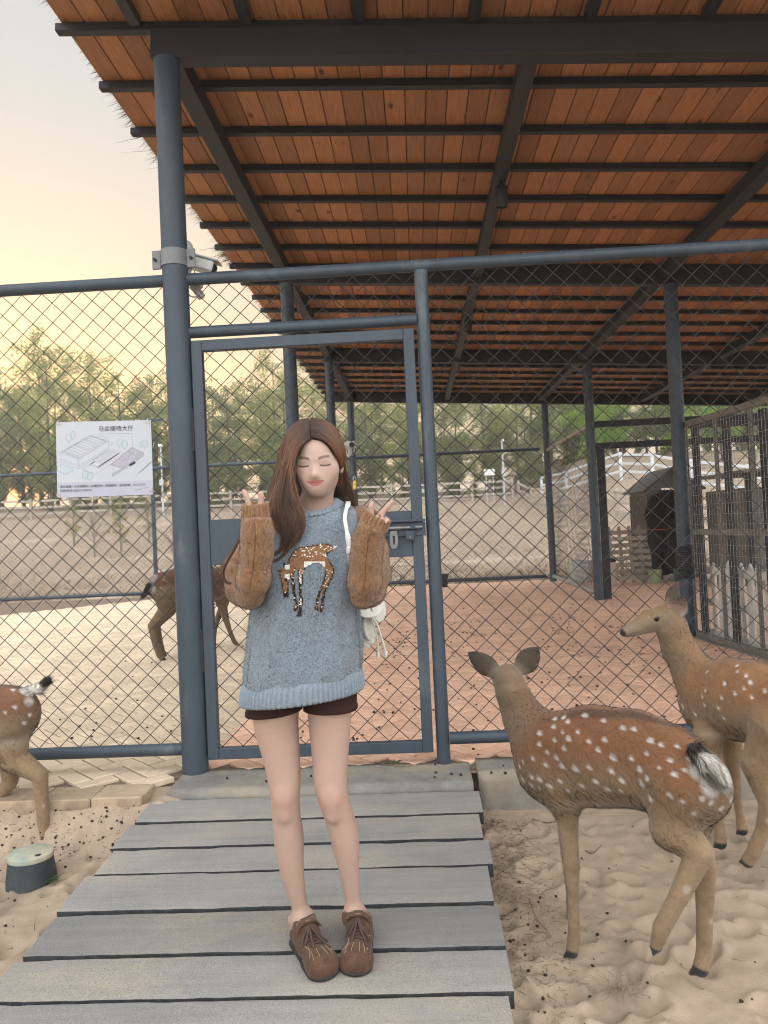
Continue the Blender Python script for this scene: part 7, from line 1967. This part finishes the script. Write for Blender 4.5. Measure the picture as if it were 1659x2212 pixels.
for (X, Y) in ((112, 120), (1412, 98), (1462, 1085), (112, 1160)):
    p = SPt(X, Y, .004); mb = MB(); mb.tube([p + (-.012, .02, .004), p + (-.008, -.004, .002), p + (.006, -.005, -.003), p + (.012, .02, -.006)], .0028, 6); mb.tube([p + (-.004, -.004, .0), p + (0, -.009, .010), p + (.004, -.006, .018)], .0024, 6); mb.build('tie', M_TIE, sign, smooth=True)

# ================================================================== SECURITY CAMERAS, PADLOCK
M_CAM = mat('camera_grey', (.50, .51, .50), rough=.5, var=.06, scale=8, bump=.03)
cc_t = thing('security_camera', 'grey white security camera clamped to the big round post above the fence', 'camera', (-1.15, 3.93, 2.62))
MB().lathe([(.0685, -.042), (.0705, -.042), (.0705, .042), (.0685, .042)], (-1.19, 3.92, 2.645), 32, False, False).build('clamp_band', M_POST, cc_t, smooth=True)
M_BAND2 = mat('clamp_grey', (.17, .18, .185), rough=.5, var=.1, scale=10, bump=.05)
cc_t.children[0].data.materials[0] = M_BAND2
for s in (-1, 1):
    MB().bbox((-1.19 + s * .090, 3.905, 2.642), (.046, .012, .098), .003).build('clamp_ear', M_BAND2, cc_t)
    MB().tube([(-1.19 + s * .094, 3.882, 2.640), (-1.19 + s * .094, 3.90, 2.640)], .008, 6).build('bolt', M_BEAM, cc_t)
Qc = lambda a, b, y=4.05: P(a, b, y)
S = SDF((-1.25, 3.8, 2.3), (-.8, 4.3, 2.95), .004)
S.ell(Qc(401, 546), (.038, .05, .062), np.array(Matrix.Rotation(.25, 3, 'Y')), .02); S.cap(Qc(400, 535), Qc(406, 560), .036, .034, .015)
V, Q = S.extract(1); link('junction_box', mesh_np('junction_box', V, Q), M_CAM, cc_t)
pc = (Qc(412, 564) + Qc(463, 583)) / 2; ang = math.atan2(19, 51)
Ry = np.array(Matrix.Rotation(ang - .04, 3, 'Y'))
MB().bbox(pc + (0, 0, .0), (.135, .085, .060), .008, Ry).build('housing', M_CAM, cc_t)
MB().bbox(pc + Ry @ np.array((.008, 0, .036)), (.165, .10, .010), .004, Ry).build('sunshield', M_CAM, cc_t)
MB().bbox(pc + Ry @ np.array((.068, 0, -.004)), (.006, .07, .046), .002, Ry).build('lens_window', M_BLACK, cc_t)
MB().tube([Qc(404, 578), Qc(402, 590)], [.030, .022], 12).build('bracket', M_CAM, cc_t, smooth=True)
MB().tube([Qc(404, 596, 4.02), Qc(424, 626, 4.02), Qc(436, 642, 4.02)], [.020, .021, .022], 14).build('arm', M_CAM, cc_t, smooth=True)
MB().bbox(Qc(428, 612, 4.02), (.05, .05, .05), .01, Ry).build('joint', M_CAM, cc_t)
for pts in ([Qc(404, 553, 4.0), Qc(412, 558, 3.99), Qc(417, 572, 3.99), Qc(421, 590, 4.0)], [Qc(402, 628, 4.0), Qc(412, 640, 4.0), Qc(424, 641, 4.0), Qc(428, 636, 4.0)]):
    MB().tube(catmull(pts, 14), .004, 6).build('cable', M_CAM, cc_t, smooth=True)
c2 = thing('security_camera', 'small white security camera on the far shelter post beside her hair', 'camera', tuple(P(757, 968, 14.9)))
MB().bbox(P(756, 961, 14.85), (.24, .30, .12), .03).build('housing', M_CAM, c2); MB().lathe([(.05, -.01), (.055, .012)], (0, 0, 0), 16).build('lens', M_BLACK, c2).matrix_basis = Matrix.Translation(Vector(P(760, 961, 14.69)) - c2.location) @ Matrix.Rotation(math.pi / 2, 4, 'X')
c2.children[-1].matrix_parent_inverse = Matrix.Identity(4)
MB().tube([P(756, 966, 14.85), P(757, 978, 14.95), P(752, 986, 15.02)], .04, 8).build('bracket', M_CAM, c2, smooth=True)
MB().tube(catmull([P(750, 965, 14.9), P(748, 978, 14.9), P(756, 984, 14.9), P(764, 980, 14.9), P(765, 965, 14.9)], 14), .012, 6).build('cable', M_CAM, c2, smooth=True)
M_BRASS = mat('yellow_brass', (.50, .34, .05), rough=.4, var=.15, scale=30, metal=.3, bump=.05)
pl = thing('padlock', 'yellow padlock hanging from the gate wire beside her hair', 'padlock', tuple(P(766, 1040, FY - .02)))
pp = P(766, 1048, FY - .022)
MB().bbox(pp, (.018, .016, .046), .004, np.array(Matrix.Rotation(.06, 3, 'Y'))).build('body', M_BRASS, pl)
MB().tube(catmull([pp + (-.005, 0, .02), pp + (-.005, 0, .038), pp + (.001, .008, .048), pp + (.006, 0, .038), pp + (.005, 0, .02)], 16), .0028, 8).build('shackle', M_BOLT, pl, smooth=True)
MB().tube([pp + (.002, -.0095, .004), pp + (.002, -.0075, .004)], .003, 8).build('keyhole', M_BLACK, pl)

# ================================================================== VALVE BOX, DROPPINGS, TWIGS
M_LID = mat('green_lid', (.26, .31, .27), rough=.8, var=.15, scale=10, bump=.2, streak=(6, (1, 1, 1), (.42, .37, .27), .45, .65))
M_VBOX = mat('black_box', (.035, .045, .05), rough=.6, var=.2, scale=12, bump=.1)
vc = PZ(66, 1845, -.10)
vb = thing('valve_box', 'round black valve box with a dusty green lid half sunk in the sand', 'valve box', (vc[0], vc[1], -.22))
MB().lathe([(.108, -.16), (.088, -.010), (.088, 0)], vc, 36, True, True).build('body', M_VBOX, vb, smooth=True)
mbv = MB().lathe([(.091, -.012), (.093, -.006), (.091, .006), (.086, .009)], vc, 36, True, True); mbv.build('lid', M_LID, vb, smooth=True)
MB().lathe([(.012, .0095), (.012, .0102)], vc + (.050, -.035, 0), 16).build('lid_hole', M_BLACK, vb)
M_DUNG = mat('dung', (.035, .024, .017), rough=.8, var=.3, scale=60, bump=.2)
M_TWIG = mat('twig', (.14, .10, .07), rough=.9, var=.3, scale=30, bump=.1)
M_DRYL = mat('dry_litter', (.20, .155, .105), rough=.95, var=.4, scale=30, bump=.1)
def pellets(name, pts, r0, r1, m, label, cat):
    ico = bmesh.new(); bmesh.ops.create_icosphere(ico, subdivisions=1, radius=1); iv = np.array([v.co[:] for v in ico.verts]); jf = np.array([[v.index for v in f.verts] for f in ico.faces]); ico.free()
    VV, FF = [], []; r = np.random.default_rng(len(pts))
    for i, p in enumerate(pts):
        s = r.uniform(r0, r1) * np.array((1, r.uniform(.7, 1.2), .8)); a = r.uniform(0, 6.28); cR = np.array(((math.cos(a), -math.sin(a), 0), (math.sin(a), math.cos(a), 0), (0, 0, 1)))
        VV.append((iv * s) @ cR.T * (1 + .12 * r.normal(size=(len(iv), 1))) + np.array(p) + (0, 0, s[2] * .6)); FF.append(jf + i * len(iv))
    return tag(link(name, mesh_np(name, np.vstack(VV), np.vstack(FF)), m), label, cat, kind='stuff')
r = np.random.default_rng(77); pts = []
for _ in range(60):      # loose clusters, as they fell
    cx, cy = r.uniform(-1.2, 2.6), r.uniform(4.1, 9.5); n_ = r.integers(2, 12)
    for _ in range(n_): pts.append((cx + r.normal(0, .12), cy + r.normal(0, .16), 0))
for _ in range(240): pts.append((r.uniform(-3, 3), r.uniform(4.0, 11.), 0))
for _ in range(26): pts.append((r.uniform(-1.2, 1.2), r.uniform(3.70, 3.92), 0))
pts = [p for p in pts if p[1] > 3.99 or p[0] > -1.2]
pellets('droppings', pts, .006, .0105, M_DUNG, 'dark droppings scattered over the brick paving', 'droppings')
sp_, dp = [], []
for _ in range(270):
    k = r.random()
    if k < .45: x, y = r.uniform(-2.6, -1.25), r.uniform(2.5, 3.55)
    elif k < .8: x, y = .25 + abs(r.normal(0, .22)), r.uniform(1.3, 3.6)
    else: x, y = r.uniform(.3, 2.2), r.uniform(1.4, 3.6)
    if y < 3.3 and -1.36 < x < .24: continue
    dp.append((x, y, float(sand_full(np.array([x]), np.array([y]))[0])))
for _ in range(210):
    x, y = r.uniform(-2.7, -1.30), 3.56 - abs(r.normal(0, .11)); dp.append((x, y, float(sand_full(np.array([x]), np.array([y]))[0])))
pellets('clods', dp, .0025, .0075, M_DUNG, 'dark crumbs and droppings in the sand beside the ramp', 'crumbs')
# litter: thin dry stems lying on the sand, thick along the ramp's edge
n = 2600; k = RNG.random(n); x = np.where(k < .55, .24 + np.abs(RNG.normal(0, .13, n)), np.where(k < .72, RNG.uniform(.3, 2.2, n), RNG.uniform(-2.6, -1.3, n))); y = np.where(k > .8, 3.57 - np.abs(RNG.normal(0, .16, n)), RNG.uniform(1.3, 3.6, n)); y = np.where(k < .55, 3.62 - np.abs(RNG.normal(0, .75, n)), y)
kk = (y > 1.2) & ~((x < .24) & (x > -1.4)); x, y = x[kk], y[kk]; n = len(x)
z = sand_full(x, y); dirs = RNG.normal(0, 1, (n, 3)); dirs[:, 2] = np.abs(dirs[:, 2]) * .22; dirs /= np.linalg.norm(dirs, axis=1)[:, None]
tag(strands('litter', np.stack([x, y, z + .003], 1), dirs, .012 + .05 * RNG.random(n) ** 2, .0032, M_DRYL, None), 'dry stems and litter lying along the ramp edge in the sand', 'litter', kind='stuff')
def twig(pts, rad, label, m=M_TWIG, side=True):
    mb = MB(); c = catmull(pts, 16); mb.tube(c, np.linspace(rad, rad * .4, 16), 6)
    if side:
        for i in (5, 9): mb.tube([c[i], c[i] + (random.uniform(-.03, .03), random.uniform(-.02, .02), .008)], [rad * .6, rad * .3], 5)
    return tag(mb.build('twig', m, None, smooth=True), label, 'twig')
sz = lambda x, y: float(sand_full(np.array([float(x)]), np.array([float(y)]))[0])
def sp3(px, py, dz=.006):
    q = PZ(px, py, -.24)
    for _ in range(6): q = PZ(px, py, sz(q[0], q[1]))
    return q + (0, 0, dz)
twig([sp3(1143, 1945), sp3(1158, 1985), sp3(1180, 2012), sp3(1192, 2030)], .0022, 'pale curved dry stem on the sand beside the ramp', M_DRYL, False)
twig([sp3(1150, 1772), sp3(1185, 1780), sp3(1215, 1770)], .003, 'dark twig on the sand under the spotted deer, near the kerb')
twig([sp3(1265, 1840), sp3(1280, 1846), sp3(1300, 1828)], .003, 'short twig on the sand between the deer legs')
twig([RP(815, 1706, .004), RP(850, 1690, .006), RP(885, 1692, .006), RP(905, 1700, .006)], .0024, 'thin curved twig lying across the joint of the top plank')
twig([PZ(808, 1646, .004), PZ(850, 1654, .005), PZ(880, 1656, .006), PZ(895, 1650, .01)], .0024, 'thin dark twig on the concrete sill under the gate')
M_GREENL = mat('green_leaf', (.05, .085, .035), rough=.7, var=.2, scale=30, bump=.1)
def sprig(name, c, n, ln, m, label, cat, up=.35, w=.010, fl=1.):
    r = np.random.default_rng(n); mb = MB()
    for i in range(n):
        a = r.uniform(0, 6.28); d = np.array((math.cos(a), math.sin(a) * fl, r.uniform(.05, up))); d /= np.linalg.norm(d); l = ln * r.uniform(.5, 1.2); s = np.cross(d, (0, 0, 1)); s /= np.linalg.norm(s)
        b = np.array(c) + r.normal(0, ln * .25, 3) * (1, 1, .1); m1 = b + d * l * .5 + (0, 0, .15 * l)
        mb.add([b, m1 - s * w * .5, b + d * l, m1 + s * w * .5, m1 + (0, 0, w * .2)], [(0, 1, 4), (1, 2, 4), (2, 3, 4), (3, 0, 4)])
    return tag(mb.build(name, m, None), label, cat)
sprig('wilted_leaf', PZ(858, 1648, .004), 7, .035, M_GREENL, 'small dark green leaf on the concrete sill under the gate', 'leaf', w=.016)
sprig('weed_sprig', sp3(108, 1908), 60, .045, M_GREENL, 'small wilted green sprig in the sand in front of the valve box', 'sprig', up=.6, w=.006)
M_MOSS = mat('dry_moss', (.28, .25, .19), rough=.95, var=.3, scale=30, bump=.1)
sprig('dry_tuft', RP(905, 1700, .004), 90, .035, M_MOSS, 'grey dry tuft caught in the top joint of the ramp', 'tuft', up=.5, w=.003, fl=.5)
sprig('straw_tuft', sp3(1345, 2150), 80, .085, M_DRYL, 'loose straw tuft on the sand at the bottom of the picture', 'tuft', up=.7, w=.0028)
sprig('straw_tuft', sp3(1180, 1740, .002), 70, .06, M_DRYL, 'dark straw tuft on the sand against the concrete kerb', 'tuft', up=.5, w=.0028)
